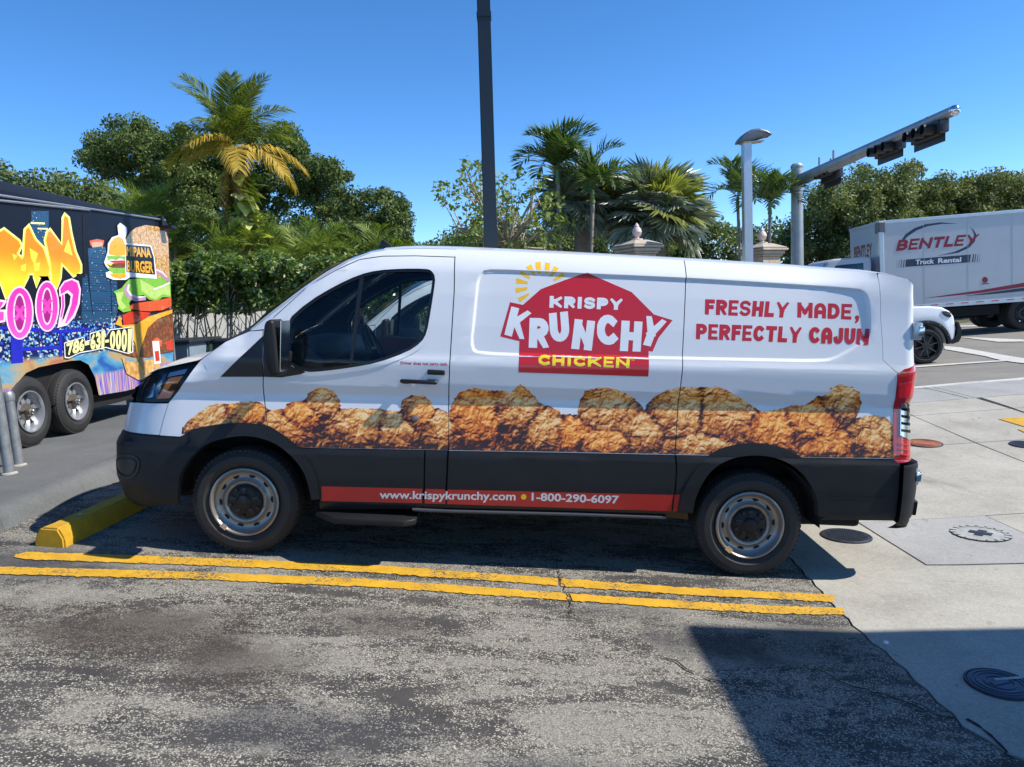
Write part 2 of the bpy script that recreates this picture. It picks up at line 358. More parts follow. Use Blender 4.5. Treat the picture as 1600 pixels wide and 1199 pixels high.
def marking(name, pts, mat, dz=0.006, cut=0.25, label=None):
    if name == 'parking_line':                              # ragged, hand-sprayed edge
        den = []
        for a, b in zip(pts, pts[1:] + pts[:1]):
            k = max(1, int(math.hypot(b[0] - a[0], b[1] - a[1]) / 5)); den += [(a[0] + (b[0] - a[0]) * i / k, a[1] + (b[1] - a[1]) * i / k + (rng.normal(0, 0.55) if i else 0)) for i in range(k)]
        pts = den
    p = gpx([q[0] for q in pts], [q[1] for q in pts]) if len(pts[0]) == 2 else np.array(pts)
    bm = bmesh.new(); bm.faces.new([bm.verts.new((q[0], q[1], 0)) for q in p]); lo = p.min(0); hi = p.max(0)
    bmesh.ops.triangulate(bm, faces=bm.faces[:])
    for ax in (0, 1):
        for v in np.arange(lo[ax] + cut, hi[ax], cut):
            co = [0, 0, 0]; no = [0, 0, 0]; co[ax] = v; no[ax] = 1
            bmesh.ops.bisect_plane(bm, geom=bm.verts[:] + bm.edges[:] + bm.faces[:], plane_co=co, plane_no=no)
    for v in bm.verts: v.co.z = float(G(v.co.x, v.co.y)) + dz
    bmesh.ops.recalc_face_normals(bm, faces=bm.faces)
    if sum(f.normal.z for f in bm.faces) < 0: bmesh.ops.reverse_faces(bm, faces=bm.faces[:])
    return tag(bm_obj(name, bm, mat), kind='structure')
marking('parking_line', [(24, 868), (41, 864), (300, 872.5), (560, 882.6), (800, 900), (872, 905), (872, 917), (800, 911), (560, 895), (300, 884), (41, 875.5), (22, 872)], YPAINT)
marking('parking_line', [(876, 905.5), (1080, 920), (1303, 931), (1304, 942), (1080, 931.5), (876, 917.5)], YPAINT)
marking('parking_line', [(-60, 885), (0, 887), (300, 895), (560, 905.4), (800, 922), (886, 929), (890, 940), (800, 933.5), (560, 917.6), (300, 906.5), (0, 898.6), (-60, 897)], YPAINT)
marking('parking_line', [(890, 929), (1080, 941), (1200, 948), (1317, 951.5), (1321, 962), (1200, 960), (1080, 953), (895, 940.5)], YPAINT)
marking('yellow_marking', [(1560, 656), (1600, 653), (1680, 662), (1680, 676), (1600, 668)], YPAINT, 0.012)
marking('yellow_marking', [(1590, 672), (1640, 672), (1640, 680), (1600, 677)], YPAINT, 0.012)
for pts in ([(1425, 572.5), (1520, 566), (1600, 561), (1600, 563), (1520, 568), (1425, 575)], [(1425, 605), (1510, 597.5), (1600, 590.5), (1680, 585), (1680, 588), (1600, 593.5), (1510, 600), (1425, 608)],
            [(1475, 541), (1500, 543), (1600, 560), (1680, 573), (1680, 582), (1600, 568), (1540, 557), (1476, 546)], [(1500, 527), (1530, 528), (1600, 531), (1600, 534), (1560, 534.5)], [(1430, 510), (1555, 508), (1556, 510), (1430, 512)]):
    marking('road_line', pts, WPAINT, 0.004, 0.6)
# tar cracks in the lot
def crack(pts, wd=0.006):
    p = gpx([q[0] for q in pts], [q[1] for q in pts]); fine = []
    for a, b in zip(p[:-1], p[1:]):
        k = max(2, int(np.linalg.norm(b - a) / 0.03))
        for i in range(k): fine.append(a + (b - a) * i / k + rng.normal(0, 0.007, 3))
    V = []; Fc = []
    for i, q in enumerate(fine):
        ww = wd * rng.uniform(0.3, 1.1); t = fine[min(i + 1, len(fine) - 1)] - fine[max(i - 1, 0)]; n = np.array([-t[1], t[0]]); n /= np.linalg.norm(n) + 1e-9
        for s_ in (-1, 1):
            x, y = q[0] + n[0] * ww * s_, q[1] + n[1] * ww * s_; V.append((x, y, float(G(x, y)) + 0.0085))
    for i in range(len(fine) - 1): Fc.append((2 * i, 2 * i + 1, 2 * i + 3, 2 * i + 2))
    tag(mesh_obj('pavement_crack', V, Fc, DARK, lot))
crack([(868, 880), (875, 905), (885, 930), (893, 945), (890, 965)], 0.0035)
crack([(1040, 1030), (1100, 1060), (1170, 1080)], 0.005)
crack([(1270, 1045), (1330, 1075), (1390, 1090), (1450, 1115), (1500, 1130)], 0.007)
crack([(1515, 1130), (1545, 1150), (1570, 1175), (1590, 1199)], 0.009)
# raised walk on the left with a rounded kerb
WZ = 0.42
def walk_z(x, y): return WZ + 0.0 * x
wk = sheet('raised_walk', -30, -3.74, -6, 16, 20, 20, 0.0, WALK, zf=lambda x, y: WZ); tag(wk, kind='structure')
kp = [(-3.74, WZ), (-3.66, WZ - 0.002), (-3.61, WZ - 0.012), (-3.575, WZ - 0.035), (-3.55, WZ - 0.075), (-3.50, 0.20)]
y0 = -6.0; pk = []
for y in np.arange(-6, 16, 1.83):
    yy = np.linspace(y + 0.006, y + 1.824, 9); V = []; Fc = []
    for q in yy:
        for (x, z) in kp: V.append((x + 0.004 * math.sin(q * 2.1), q, z))
    n = len(kp)
    for j in range(8):
        for i in range(n - 1): Fc.append((j * n + i, j * n + i + 1, (j + 1) * n + i + 1, (j + 1) * n + i))
    Fc.append(tuple(range(n))[::-1]); Fc.append(tuple(8 * n + i for i in range(n)))
    o = mesh_obj('kerb_stone', V, Fc, WALK, wk, True)
# ------------------------------------------------------------ the delivery van
VO = np.array([-1.80505, 4.65575, 0.10897]); VB = 0.0933247; VW = 2.06
VX = np.array([math.cos(VB), 0, -math.sin(VB)]); VY = np.array([0, 1.0, 0]); VZ = np.array([math.sin(VB), 0, math.cos(VB)])
VM = np.stack([VX, VY, VZ])                               # rows: local axes
def v2w(p): return VO + np.asarray(p) @ VM
def w2px(P):
    d = P - CAM; ww = d @ _f; return np.stack([CX + F * (d @ RI) / ww, CY - F * (d @ UP) / ww], -1)
# plan curve: straight flank, rounded nose (s < SA) and rounded tail (s > SR)
SA, SR = -0.36, 4.205
def _plan():
    ds = 0.004; S = [0.0]; P = [(SA, 0.0)]; A = [0.0]; x, y = SA, 0.0; u = 0.0
    while y < VW / 2 and u < 3:
        t = min(1, u / 0.95); a = math.radians(80) * (t * t * (3 - 2 * t)) + math.radians(9) * max(0, min(1, (u - 0.95) / 0.45))
        x -= math.cos(a) * ds; y += math.sin(a) * ds; u += ds; S.append(u); P.append((x, y)); A.append(a)
    fr = [(SA - u_, p[0], p[1], -a) for u_, p, a in zip(S, P, A)][::-1]
    rr = []; x, y, u = SR, 0.0, 0.0; rr.append((SR, SR, 0, 0))
    while y < VW / 2 and u < 3:
        t = min(1, u / 0.22); a = math.radians(88) * t
        x += math.cos(a) * ds; y += math.sin(a) * ds; u += ds; rr.append((SR + u, x, y, a))
    return np.array(fr + rr)
PL = _plan(); S_NOSE, S_TAIL = PL[0, 0], PL[-1, 0]
def plan(s): return np.interp(s, PL[:, 0], PL[:, 1]), np.interp(s, PL[:, 0], PL[:, 2]), np.interp(s, PL[:, 0], PL[:, 3])
ZK = np.array([0.20, 0.36, 0.44, 0.60, 0.765, 0.80, 0.806, 0.84, 1.126, 1.150, 1.20, 1.345, 1.372, 1.41, 1.60, 1.80, 1.94, 2.0, 2.2])
IK = np.array([0.09, 0.030, 0.006, 0.0, 0.004, 0.016, 0.016, 0.020, 0.066, 0.066, 0.044, 0.036, 0.038, 0.052, 0.086, 0.130, 0.168, 0.19, 0.25])
FZ = np.array([0.2, 0.3, 0.45, 0.68, 0.72, 0.82, 1.0, 1.1, 1.3]); FI = np.array([0.16, 0.05, 0.0, 0.0, 0.03, 0.045, 0.085, 0.13, 0.22])
TOPS = np.array([S_NOSE, S_TAIL]); TOPZ = np.array([9.0, 9.0]); TOPI = np.array([0.0, 0.0])
PRESS = None
def base_I(s, z):
    x, _, _ = plan(s); b = np.interp(z - 0.027 * (x - 2.77), ZK, IK); wf = smooth(-0.42, -0.85, s) if False else smooth(0.42, 0.85, -s)
    return b * (1 - wf) + np.interp(z, FZ, FI) * wf
def seg_dist(px, pz, poly):
    d = np.full(px.shape, 9.0); ins = np.zeros(px.shape, bool); n = len(poly)
    for i in range(n):
        a = poly[i]; b = poly[(i + 1) % n]; e = b - a; t = np.clip(((px - a[0]) * e[0] + (pz - a[1]) * e[1]) / (e @ e), 0, 1)
        d = np.minimum(d, np.hypot(px - a[0] - t * e[0], pz - a[1] - t * e[1]))
        c = ((a[1] > pz) != (b[1] > pz)) & (px < (b[0] - a[0]) * (pz - a[1]) / (b[1] - a[1] + 1e-12) + a[0]); ins ^= c
    return np.where(ins, d, -d)
def I_(s, z):
    b = base_I(s, z); zt = np.interp(s, TOPS, TOPZ); it = np.interp(s, TOPS, TOPI); d = zt - z
    k = np.clip(1 - d / 0.15, 0, 1.0) ** 2
    out = b + (it - base_I(s, zt)) * k * (zt < 8)
    wr = smooth(3.55, 4.34, s); out = out * (1 - wr) + 0.10 * np.tanh(out / 0.10) * wr
    if PRESS is not None: out = out + 0.017 * smooth(0.0, 0.022, seg_dist(s, z, PRESS))
    return out
def surf(s, z, off=0.0, ins=None):
    s = np.asarray(s, float); z = np.asarray(z, float); x, y, a = plan(s)
    i = (I_(s, z) if ins is None else ins) - off
    sa = np.abs(a)
    return np.stack([x + np.where(a < 0, 1, -1) * np.sin(sa) * i, y + np.cos(sa) * i, z], -1)
def inv(px, py, ins=None):
    px = np.asarray(px, float); py = np.asarray(py, float)
    d = rays(px, py); t = (VO[1] + 0.05 - CAM[1]) / d[..., 1]; P = (CAM + d * t[..., None] - VO)
    s = np.clip(P @ VX, -0.75, 4.25); z = P @ VZ; h = 1e-4
    for _ in range(14):
        f0 = w2px(v2w(surf(s, z, 0, ins))); fs = (w2px(v2w(surf(s + h, z, 0, ins))) - f0) / h; fz = (w2px(v2w(surf(s, z + h, 0, ins))) - f0) / h
        r0 = px - f0[..., 0]; r1 = py - f0[..., 1]; det = fs[..., 0] * fz[..., 1] - fz[..., 0] * fs[..., 1]
        det = np.where(np.abs(det) < 1500, 1500 * np.sign(det + 1e-9), det)
        s = s + np.clip((r0 * fz[..., 1] - r1 * fz[..., 0]) / det, -0.15, 0.15); z = z + np.clip((fs[..., 0] * r1 - fs[..., 1] * r0) / det, -0.15, 0.15)
        s = np.clip(s, S_NOSE, S_TAIL)
    return s, z
def sz(pts, ins=None):
    """mix of pixels (px,py) traced on the flank and explicit ('s', s, z)"""
    a = np.array([(1000., 600.) if p[0] == 's' else p[:2] for p in pts], float); s, z = inv(a[:, 0], a[:, 1], ins)
    return [(p[1], p[2]) if p[0] == 's' else (float(s[k]), float(z[k])) for k, p in enumerate(pts)]
# top boundary of the flank (bonnet edge, A-pillar, roof edge)
TB = [('s', S_NOSE, 1.13, 0.24), ('s', -1.15, 1.12, 0.20), (226, 589, 0.13), (247, 577, 0.12), (280, 569.5, 0.12), (313, 562.5, 0.12), (333, 548, 0.125), (352, 534, 0.13), (372, 525, 0.14), (391, 517, 0.15), (426, 489, 0.17), (475, 452, 0.20), (510, 428, 0.22), (545, 408, 0.245),
      (580, 394.5, 0.27), (608, 390, 0.28), (650, 388.2, 0.28), (717, 389.5, 0.28), (890, 397.5, 0.28), (1065, 407, 0.28), (1240, 417.5, 0.28), (1355, 427.5, 0.275)]
tb = []
for p in TB:
    if p[0] == 's': tb.append((p[1], p[2], p[3]))
    else:
        s, z = inv(np.array([p[0]]), np.array([p[1]]), p[2]); tb.append((float(s[0]), float(z[0]), p[2]))
zr = tb[-1][1]
tb += [(4.12, zr - 0.012, 0.26), (4.20, zr - 0.030, 0.26), (4.30, zr - 0.065, 0.25), (4.40, zr - 0.10, 0.25), (S_TAIL, zr - 0.10, 0.25)]
tb = np.array(tb); TOPS, TOPZ, TOPI = tb[:, 0], tb[:, 1], tb[:, 2]
def chaikin(p, n=2, closed=True):
    p = [np.array(q, float) for q in p]
    for _ in range(n):
        o = []; m = len(p)
        for i in range(m if closed else m - 1):
            a, b = p[i], p[(i + 1) % m]; o += [a * 0.75 + b * 0.25, a * 0.25 + b * 0.75]
        if not closed: o = [p[0]] + o + [p[-1]]
        p = o
    return p
PR = [(752, 423), (745, 437), (743, 450.6), (738, 500), (734, 534), (738, 550), (751, 555.6), (890, 559), (1065, 562.6), (1180, 565), (1285, 567), (1306, 562.6), (1338, 545), (1358, 531), (1362, 517), (1360.5, 475), (1355, 457), (1341, 449.5), (1215, 442), (1065, 433), (890, 425.5), (766, 419.5)]
_pp = np.array(sz(PR)); PRESS = np.array(chaikin(_pp, 1))
# generic patches on the flank -------------------------------------------------
KINK = [0.36, 0.44, 0.60, 0.765, 0.80, 0.806, 0.84, 1.126, 1.15, 1.20, 1.345, 1.372, 1.41, 1.6, 1.8, 1.94]
def cut2d(bm, step, kinks=True, sstep=None):
    if not bm.verts: return
    xs = [v.co.x for v in bm.verts]; zs = [v.co.y for v in bm.verts]; s0, s1, z0, z1 = min(xs), max(xs), min(zs), max(zs)
    def cut(co, no): bmesh.ops.bisect_plane(bm, geom=bm.verts[:] + bm.edges[:] + bm.faces[:], plane_co=co, plane_no=no, dist=1e-5)
    if kinks:
        for k in KINK: cut((2.77, k, 0), (-0.027, 1, 0))
    for v in np.arange(math.floor(z0 / step) * step, z1, step):
        if v > z0 + 1e-4: cut((0, v + 0.0013, 0), (0, 1, 0))
    for v in np.arange(math.floor(s0 / 0.04) * 0.04, min(s1, SA), 0.04): cut((v, 0, 0), (1, 0, 0))
    for v in np.arange(SR, s1, 0.025): cut((v, 0, 0), (1, 0, 0))
    ss = sstep or max(step, 0.12)
    for v in np.arange(math.floor(max(s0, SA) / ss) * ss, min(s1, SR), ss): cut((v + 0.0017, 0, 0), (1, 0, 0))
def tess(loops):
    tri = tessellate_polygon([[Vector((p[0], p[1], 0)) for p in l] for l in loops]); pts = [p for l in loops for p in l]; return pts, tri
def flank(name, loops, mat, parent, off=0.0, step=0.05, skirt=0.0, clip=None, ins=None, sstep=None, extra=None, shrink=0.0, smooth_off=True):
    """polygon(s) in (s,z) laid on the flank surface, pushed out by off; skirt = edge thickness"""
    bm = bmesh.new()
    for lp in ([loops] if extra is None else [loops] + extra):
        lp = [[np.array(p, float) for p in l] for l in lp]
        if shrink: lp = [offset_loop(l, shrink if i == 0 else -shrink) for i, l in enumerate(lp)]
        pts, tri = tess(lp); vs = [bm.verts.new((p[0], p[1], 0)) for p in pts]
        for t in tri:
            try: bm.faces.new([vs[i] for i in t])
            except ValueError: pass
    bmesh.ops.remove_doubles(bm, verts=bm.verts[:], dist=1e-5)
    if clip:
        for co, no in clip: bmesh.ops.bisect_plane(bm, geom=bm.verts[:] + bm.edges[:] + bm.faces[:], plane_co=co, plane_no=no, clear_inner=True)
    cut2d(bm, step, sstep=sstep)
    return flank_bm(name, bm, mat, parent, off, skirt, ins)
def flank_bm(name, bm, mat, parent, off, skirt=0.0, ins=None):
    bmesh.ops.recalc_face_normals(bm, faces=bm.faces)
    bm.verts.ensure_lookup_table(); bm.verts.index_update()
    q = np.array([(v.co.x, v.co.y) for v in bm.verts]); s, z = q[:, 0], q[:, 1]; h = 0.002; off = off + np.array([v.co.z for v in bm.verts])
    P = surf(s, z, off, ins); N = np.cross(surf(s + h, z, off, ins) - surf(s - h, z, off, ins), surf(s, z + h, off, ins) - surf(s, z - h, off, ins)); N /= np.linalg.norm(N, axis=1)[:, None] + 1e-12
    Fc = []
    for f in bm.faces:
        ids = [v.index for v in f.verts]; c_ = q[ids]; nx_ = np.roll(c_, -1, 0); ar = float((c_[:, 0] * nx_[:, 1] - nx_[:, 0] * c_[:, 1]).sum())
        if abs(ar) < 1e-9: continue
        if ar < 0: ids = ids[::-1]
        Fc.append(tuple(ids))
    P = list(P); N = list(N)
    if skirt:
        bd = [e for e in bm.edges if len(e.link_faces) == 1]; mp = {}
        for e in bd:
            for v in e.verts:
                if v.index not in mp:
                    mp[v.index] = len(P); P.append(surf(q[v.index, 0], q[v.index, 1], off[v.index] - skirt, ins)); N.append(N[v.index])
        for e in bd:
            a, b = e.verts[0].index, e.verts[1].index; Fc.append((a, b, mp[b], mp[a]))
    bm.free()
    return mesh_obj(name, P, Fc, mat, parent, True, N)
def offset_loop(l, d):
    n = len(l); area = sum(l[i][0] * l[(i + 1) % n][1] - l[(i + 1) % n][0] * l[i][1] for i in range(n)); sg = 1 if area > 0 else -1; out = []
    for i in range(n):
        a, b, c = l[i - 1], l[i], l[(i + 1) % n]; e1 = (b - a) / (np.linalg.norm(b - a) + 1e-9); e2 = (c - b) / (np.linalg.norm(c - b) + 1e-9)
        n1 = np.array([-e1[1], e1[0]]) * sg; n2 = np.array([-e2[1], e2[0]]) * sg; m = n1 + n2; m = m / max(0.5, (m @ n1) + 1e-9); out.append(b + m * d)
    return out
van = empty('delivery_van', VO); van.rotation_euler = (0, VB, 0)
tag(van, 'white cargo van wrapped with fried chicken pictures and a red chicken house logo', 'van')
G_ = 0.0028
# polygons -----------------------------------------------------------------
WIN = [(446, 540), (447, 503), (482, 472), (525, 446.5), (561, 430), (589, 423), (626, 420.5), (664, 420.5), (674, 423), (680, 433), (678, 452), (672, 490), (666.6, 520), (658, 535), (636, 550), (589, 567), (547, 574.5), (504, 580), (478, 581.5), (457, 573), (445, 559)]
DOOR_T = [(411.5, 515), (428, 496), (482, 447), (525, 422.5), (562, 405.8), (598, 400.6), (650, 400), (710.6, 402)]
DOOR_R = [(709.5, 456), (706, 512), (702.5, 569), (701, 620), (700.5, 704.5)]
FL_OUT_F = [(281, 683), (300, 670), (335, 662.5), (370, 660), (397, 661), (419, 664.5), (440, 677), (468, 699), (486, 724), (496, 748), (501, 778)]
winz = [np.array(p) for p in sz(WIN)]; winz = chaikin(winz, 1)
clad_line = [(468, 699.5), (480, 700.5), (664, 703.3), (700.5, 704.5)]
door = sz(DOOR_T + DOOR_R) + sz([(664, 703.8), (480, 700.5), (464, 700.5), (437, 681.5), (418.5, 669.5), (416.5, 655), (412, 615), (411.5, 589)])
flank('door', [door, winz], WHITE, van, 0, 0.05, 0.02, shrink=G_)
door_o = van.children[-1]
fender = sz([(411.5, 516), (391, 517.3), (372, 525), (352, 534.3), (333, 548.3), (313, 563.5), (290, 594), (263, 630), (254, 660), (249, 681), (281, 683), (300, 676), (335, 668.5), (370, 665.5), (397, 666.5), (418.5, 669.5), (416.5, 655), (412, 615), (411.5, 589)])
flank('front_fender', [fender], WHITE, van, 0, 0.05, 0.02, shrink=G_)
fender_o = van.children[-1]
rail = sz([(391, 517.2), (426, 489.2), (475, 452.2), (510, 428.2), (545, 408.2), (580, 394.7), (608, 390.2), (650, 388.4), (717, 389.7), (711, 401.7), (650, 399.7), (598, 400.2), (562, 405.4), (525, 422), (482, 446.5), (428, 495.5), (411.5, 515)])
flank('roof_pillar', [rail], WHITE, van, 0, 0.04, 0.02, shrink=0.0015)
nose = sz([(263, 630.5), (254, 660), (249, 680.5), (215, 677.5), (194, 671.5)]) + [(-1.2, 0.735), (S_NOSE, 0.735), (S_NOSE, 0.80), (-1.25, 0.80), (-1.15, 0.92)] + sz([(211, 629)])
flank('front_fascia', [nose], WHITE, van, 0, 0.05, 0.02, shrink=G_)
grille = [(S_NOSE, 0.805), (-1.24, 0.805), (-1.13, 0.93), (-1.10, 1.10), (S_NOSE, 1.11)]
flank('grille', [grille], BLACK, van, -0.012, 0.05, 0.02); grl = van.children[-1]
for k in range(5):
    z = 0.84 + k * 0.055; flank('grille_bar', [[(S_NOSE, z), (-1.20 + 0.02 * k, z), (-1.20 + 0.02 * k, z + 0.022), (S_NOSE, z + 0.022)]], PLASTIC, grl, 0.006, 0.05, 0.02)
hl = sz([(211, 628.5), (218, 603), (227, 589.5), (247, 578), (280, 570.3), (312.5, 563.8), (289, 595), (262.5, 629)])
flank('headlight', [hl], BLACK, van, -0.03, 0.04, 0.02); h_o = van.children[-1]
flank('lamp_lens', [hl], CLEAR, h_o, -0.002, 0.04, 0.025, shrink=0.003)
flank('indicator_lens', [sz([(262, 591), (283, 588), (262, 623), (241, 624)])], AMB, h_o, -0.022, 0.04, 0.012)
flank('indicator_lens', [sz([(266, 601), (277, 600), (270, 611), (258, 612)])], BLACK, h_o, -0.019, 0.04, 0.004)
flank('reflector', [sz([(221, 607), (236, 600), (234, 621), (219, 624)])], CHROME, h_o, -0.022, 0.04, 0.012)
flank('reflector', [sz([(262, 583), (290, 577), (285, 585), (258, 590)])], ALU, h_o, -0.024, 0.04, 0.010)
flank('reflector', [sz([(238, 600), (243, 588), (258, 584), (240, 622), (237, 622)])], basic('blue_black_lamp_bowl', (0.01, 0.02, 0.05), 0.1, coat=1.0), h_o, -0.024, 0.04, 0.010)
# bumper
bump_p = [(S_NOSE, 0.725), (-1.2, 0.725)] + sz([(194.5, 673), (215, 679), (249, 682.2), (280, 684.3), (300, 671.5), (335, 664), (325, 668), (299, 685), (276, 712), (265, 735), (262, 748), (281, 751), (279, 786)]) + [(-0.6, 0.30), (-0.9, 0.25), (-1.3, 0.24), (S_NOSE, 0.24)]
flank('front_bumper', [bump_p], PLASTIC, van, 0.012, 0.05, 0.04); fb = van.children[-1]
fog = sz([(186, 712), (203, 709), (217, 713), (222, 724), (217, 741), (206, 749), (192, 744), (186, 733)])
fog = chaikin(fog, 1); flank('fog_lamp_recess', [fog, offset_loop([np.array(p) for p in fog], 0.012)], BLACK, fb, 0.018, 0.05, 0.01)
flank('fog_lamp_blank', [offset_loop([np.array(p) for p in fog], 0.03)], BLACK, fb, 0.017, 0.05, 0.01)
# wheel arch flares
def arc_ring(outer, inner): return sz(outer) + sz(inner)
def crom(p, k=4):
    p = [np.array(q, float) for q in p]; o = []
    for i in range(len(p) - 1):
        a, b, c, d = p[max(i - 1, 0)], p[i], p[i + 1], p[min(i + 2, len(p) - 1)]
        for j in range(k): t = j / k; o.append(tuple(0.5 * (2 * b + (c - a) * t + (2 * a - 5 * b + 4 * c - d) * t * t + (3 * b - a - 3 * c + d) * t ** 3)))
    return o + [tuple(p[-1])]
flare_f = sz(crom([(300, 671), (335, 664), (370, 661), (397, 662), (419, 665.5), (440, 678), (468, 700), (486, 724.5), (496, 748), (501, 779)]) + crom([(488, 780), (480, 747), (467.5, 724.5), (450, 706), (426, 690), (392, 681), (357, 683.5), (322, 695), (297, 718), (284, 740), (281, 750.5)]) + crom([(263.5, 747), (267, 732), (278, 711), (300, 687)]))
flank('wheel_arch', [flare_f], PLASTIC, van, 0.022, 0.03, 0.06)
flare_r = sz(crom([(1063, 772), (1067, 766), (1085, 735), (1107, 712), (1132, 699), (1170, 692.5), (1205, 695), (1240, 707.5), (1265, 727.5), (1287, 762.5), (1296, 788), (1297, 806)]) + crom([(1277, 806), (1275, 782), (1265, 757), (1245, 732.5), (1212, 715.5), (1175, 711), (1138, 717.5), (1108, 737.5), (1088, 772), (1081, 801)]) + [(1058, 800)])
flank('wheel_arch', [flare_r], PLASTIC, van, 0.022, 0.03, 0.06)
# cargo flank, split at the panel seam
cargo = [(q, float(np.interp(q, TOPS, TOPZ))) for q in np.linspace(sz([(712.5, 395)])[0][0], sz([(1371, 430)])[0][0] - 0.003, 30)] + sz([(1373, 440), (1376, 500), (1379, 545), (1379.5, 563), (1402, 584), (1398, 640), (1395, 717), (1300, 715.8), (1255, 715.2), (1237, 712), (1205, 701), (1170, 698.5), (1135, 705), (1112, 712), (1055, 711), (862, 707), (701.5, 704.5), (702, 620), (703.5, 569), (707, 512), (710.5, 456), (711.6, 402)])
seam_t, seam_b = sz([(1069, 408)])[0], sz([(1054.5, 712)])[0]
tn = np.array(seam_b) - np.array(seam_t); tn /= np.linalg.norm(tn); sn = (-tn[1], tn[0])     # points to +s
if sn[0] < 0: sn = (-sn[0], -sn[1])
rim0 = [p for p in PRESS]; rim1 = offset_loop(rim0, 0.011); rim2 = offset_loop(rim0, 0.023)
ex = [[rim0, rim1], [rim1, rim2], [rim2]]
def cargo_panel(sgn):
    co = (seam_t[0] + sgn * sn[0] * G_, seam_t[1], 0); no = (sn[0] * sgn, sn[1] * sgn, 0)
    flank('cargo_side_panel', [cargo, rim0], WHITE, van, 0, 0.06, 0.02, clip=[(co, no)], extra=ex); return van.children[-1]
cp1 = cargo_panel(-1); cp2 = cargo_panel(1)
rear_c = sz([(1371, 430), (1373, 440), (1376, 500), (1379, 545), (1379.5, 563), (1402.5, 584), (1418, 578)]) + [(4.385, 1.44)] + [(q, float(np.interp(q, TOPS, TOPZ))) for q in np.linspace(4.385, sz([(1371, 430)])[0][0] + 0.006, 14)]
flank('rear_corner', [rear_c], WHITE, van, 0, 0.05, 0.02, shrink=0.002)
tl = sz([(1402.5, 584.5), (1413, 577)]) + [(4.37, 1.46), (4.37, 0.84)] + sz([(1402, 724), (1395.5, 717)])
flank('tail_light', [tl], REDL, van, 0.006, 0.04, 0.03); t_o = van.children[-1]
def tlp(name, pts, m, off): flank(name, [sz(pts)], m, t_o, off, 0.04, 0.006)
tlp('reversing_lens', [(1408, 629), (1425, 632), (1425, 690), (1405, 681)], CLEAR, 0.013); tlp('lens_bowl', [(1408, 630), (1424, 633), (1424, 689), (1405.5, 680)], CHROME, 0.0095)
for k in range(4): tlp('lens_rib', [(1407, 637 + 11 * k), (1423, 639 + 11 * k), (1423, 644 + 11 * k), (1407, 641 + 11 * k)], DARK, 0.0115)
tlp('lens_band', [(1404, 600), (1425, 596), (1425, 620), (1403, 622)], basic('bright_red_lens', (0.62, 0.012, 0.02), 0.1, coat=1.0), 0.009)
for k in range(3): tlp('lens_rib', [(1402, 692 + 8 * k), (1420, 694 + 8 * k), (1420, 696 + 8 * k), (1402, 694 + 8 * k)], basic('pink_lens_rib', (0.62, 0.05, 0.05), 0.2), 0.010)
rdoor = [(4.39, 0.80)] + [(q, float(np.interp(q, TOPS, TOPZ))) for q in np.linspace(4.39, S_TAIL, 14)] + [(S_TAIL, 0.80)]
flank('rear_door', [rdoor], WHITE, van, 0, 0.06, 0.02)
flank('rear_window', [[(4.62, 1.35), (4.62, 1.80), (5.2, 1.80), (5.2, 1.35)]], DGLASS, van.children[-1], 0.004, 0.06, 0.005)
# lower cladding
def clad(pts, off=0.010): flank('cladding', [sz(pts)], PLASTIC, van, off, 0.05, 0.03); return van.children[-1]
clad([(465, 700.8), (480, 701.5), (663, 704.2), (661.5, 780), (497, 778), (491, 750), (481, 727)])
clad([(665.5, 704.2), (699, 705.3), (695.5, 782), (664, 780.5)]); 
cl3 = clad([(702, 705.4), (862, 707.8), (1053.5, 711.8), (1055.5, 738), (1050, 796), (698, 783)])
clad([(1056.5, 712), (1110, 713), (1091, 738), (1073, 768), (1066, 775), (1054, 790), (1058.5, 738)])
cl5 = clad([(1245, 715.5), (1300, 716.5), (1396, 718), (1405, 726), (1402, 775), (1396, 813), (1280, 812), (1291, 806), (1290, 790), (1281, 765), (1259, 732)])
flank('body_groove', [sz([(1297, 774.5), (1380, 775), (1380, 777), (1297, 776.5)])], DARK, cl5, 0.0125, 0.05)
# sill and step
sl_ = sz([(500, 779), (660, 782), (698, 784), (1052, 797), (1075, 800), (1075, 812), (1020, 806), (652, 795), (500, 797)])
flank('sill', [sl_], BLACK, van, 0.0, 0.05, 0.05)
tube('sill_tube', [surf(*q, 0.012) for q in sz([(645, 795.5), (700, 798), (900, 803), (1040, 808)])], 0.012, basic('grey_sill_edge', (0.06, 0.06, 0.065), 0.35), van, 8)
stp = [(0.50, -0.10), (1.06, -0.10), (1.13, 0.02), (1.13, 0.16), (0.50, 0.16)]
prism('side_step', [(0.47, 0.02), (0.62, -0.115), (1.06, -0.115), (1.13, -0.06), (1.13, 0.16), (0.47, 0.16)], 0.285, 0.325, PLASTIC, van, 0.008, 'XY')
# rear bumper
rbm = sz([(1406.5, 726), (1404, 770), (1397, 814), (1422, 812)]) + [(4.31, 0.455), (S_TAIL, 0.46), (S_TAIL, 0.82), (4.31, 0.825)]
flank('rear_bumper', [rbm], PLASTIC, van, 0.040, 0.05, 0.06); rb = van.children[-1]
flank('bumper_step', [[(4.36, 0.47), (4.36, 0.56), (S_TAIL, 0.56), (S_TAIL, 0.47)]], PLASTIC, rb, 0.060, 0.05, 0.05)
def hinge(px, py):
    s, z = sz([(px, py)])[0]; p = surf(4.345, z, 0.02)
    bm = bmesh.new(); box(bm, p[0] - 0.035, p[0] + 0.02, p[1] - 0.035, p[1] + 0.04, z - 0.055, z + 0.055, 0.008); bm_obj('door_hinge', bm, ALU, van, True, 40)
    bm = bmesh.new(); box(bm, p[0] - 0.006, p[0] + 0.028, p[1] - 0.043, p[1] - 0.028, z - 0.032, z + 0.032, 0.004); bm_obj('hinge_plate', bm, CHROME, van.children[-1], True, 40)
hinge(1420, 517); hinge(1420, 744)
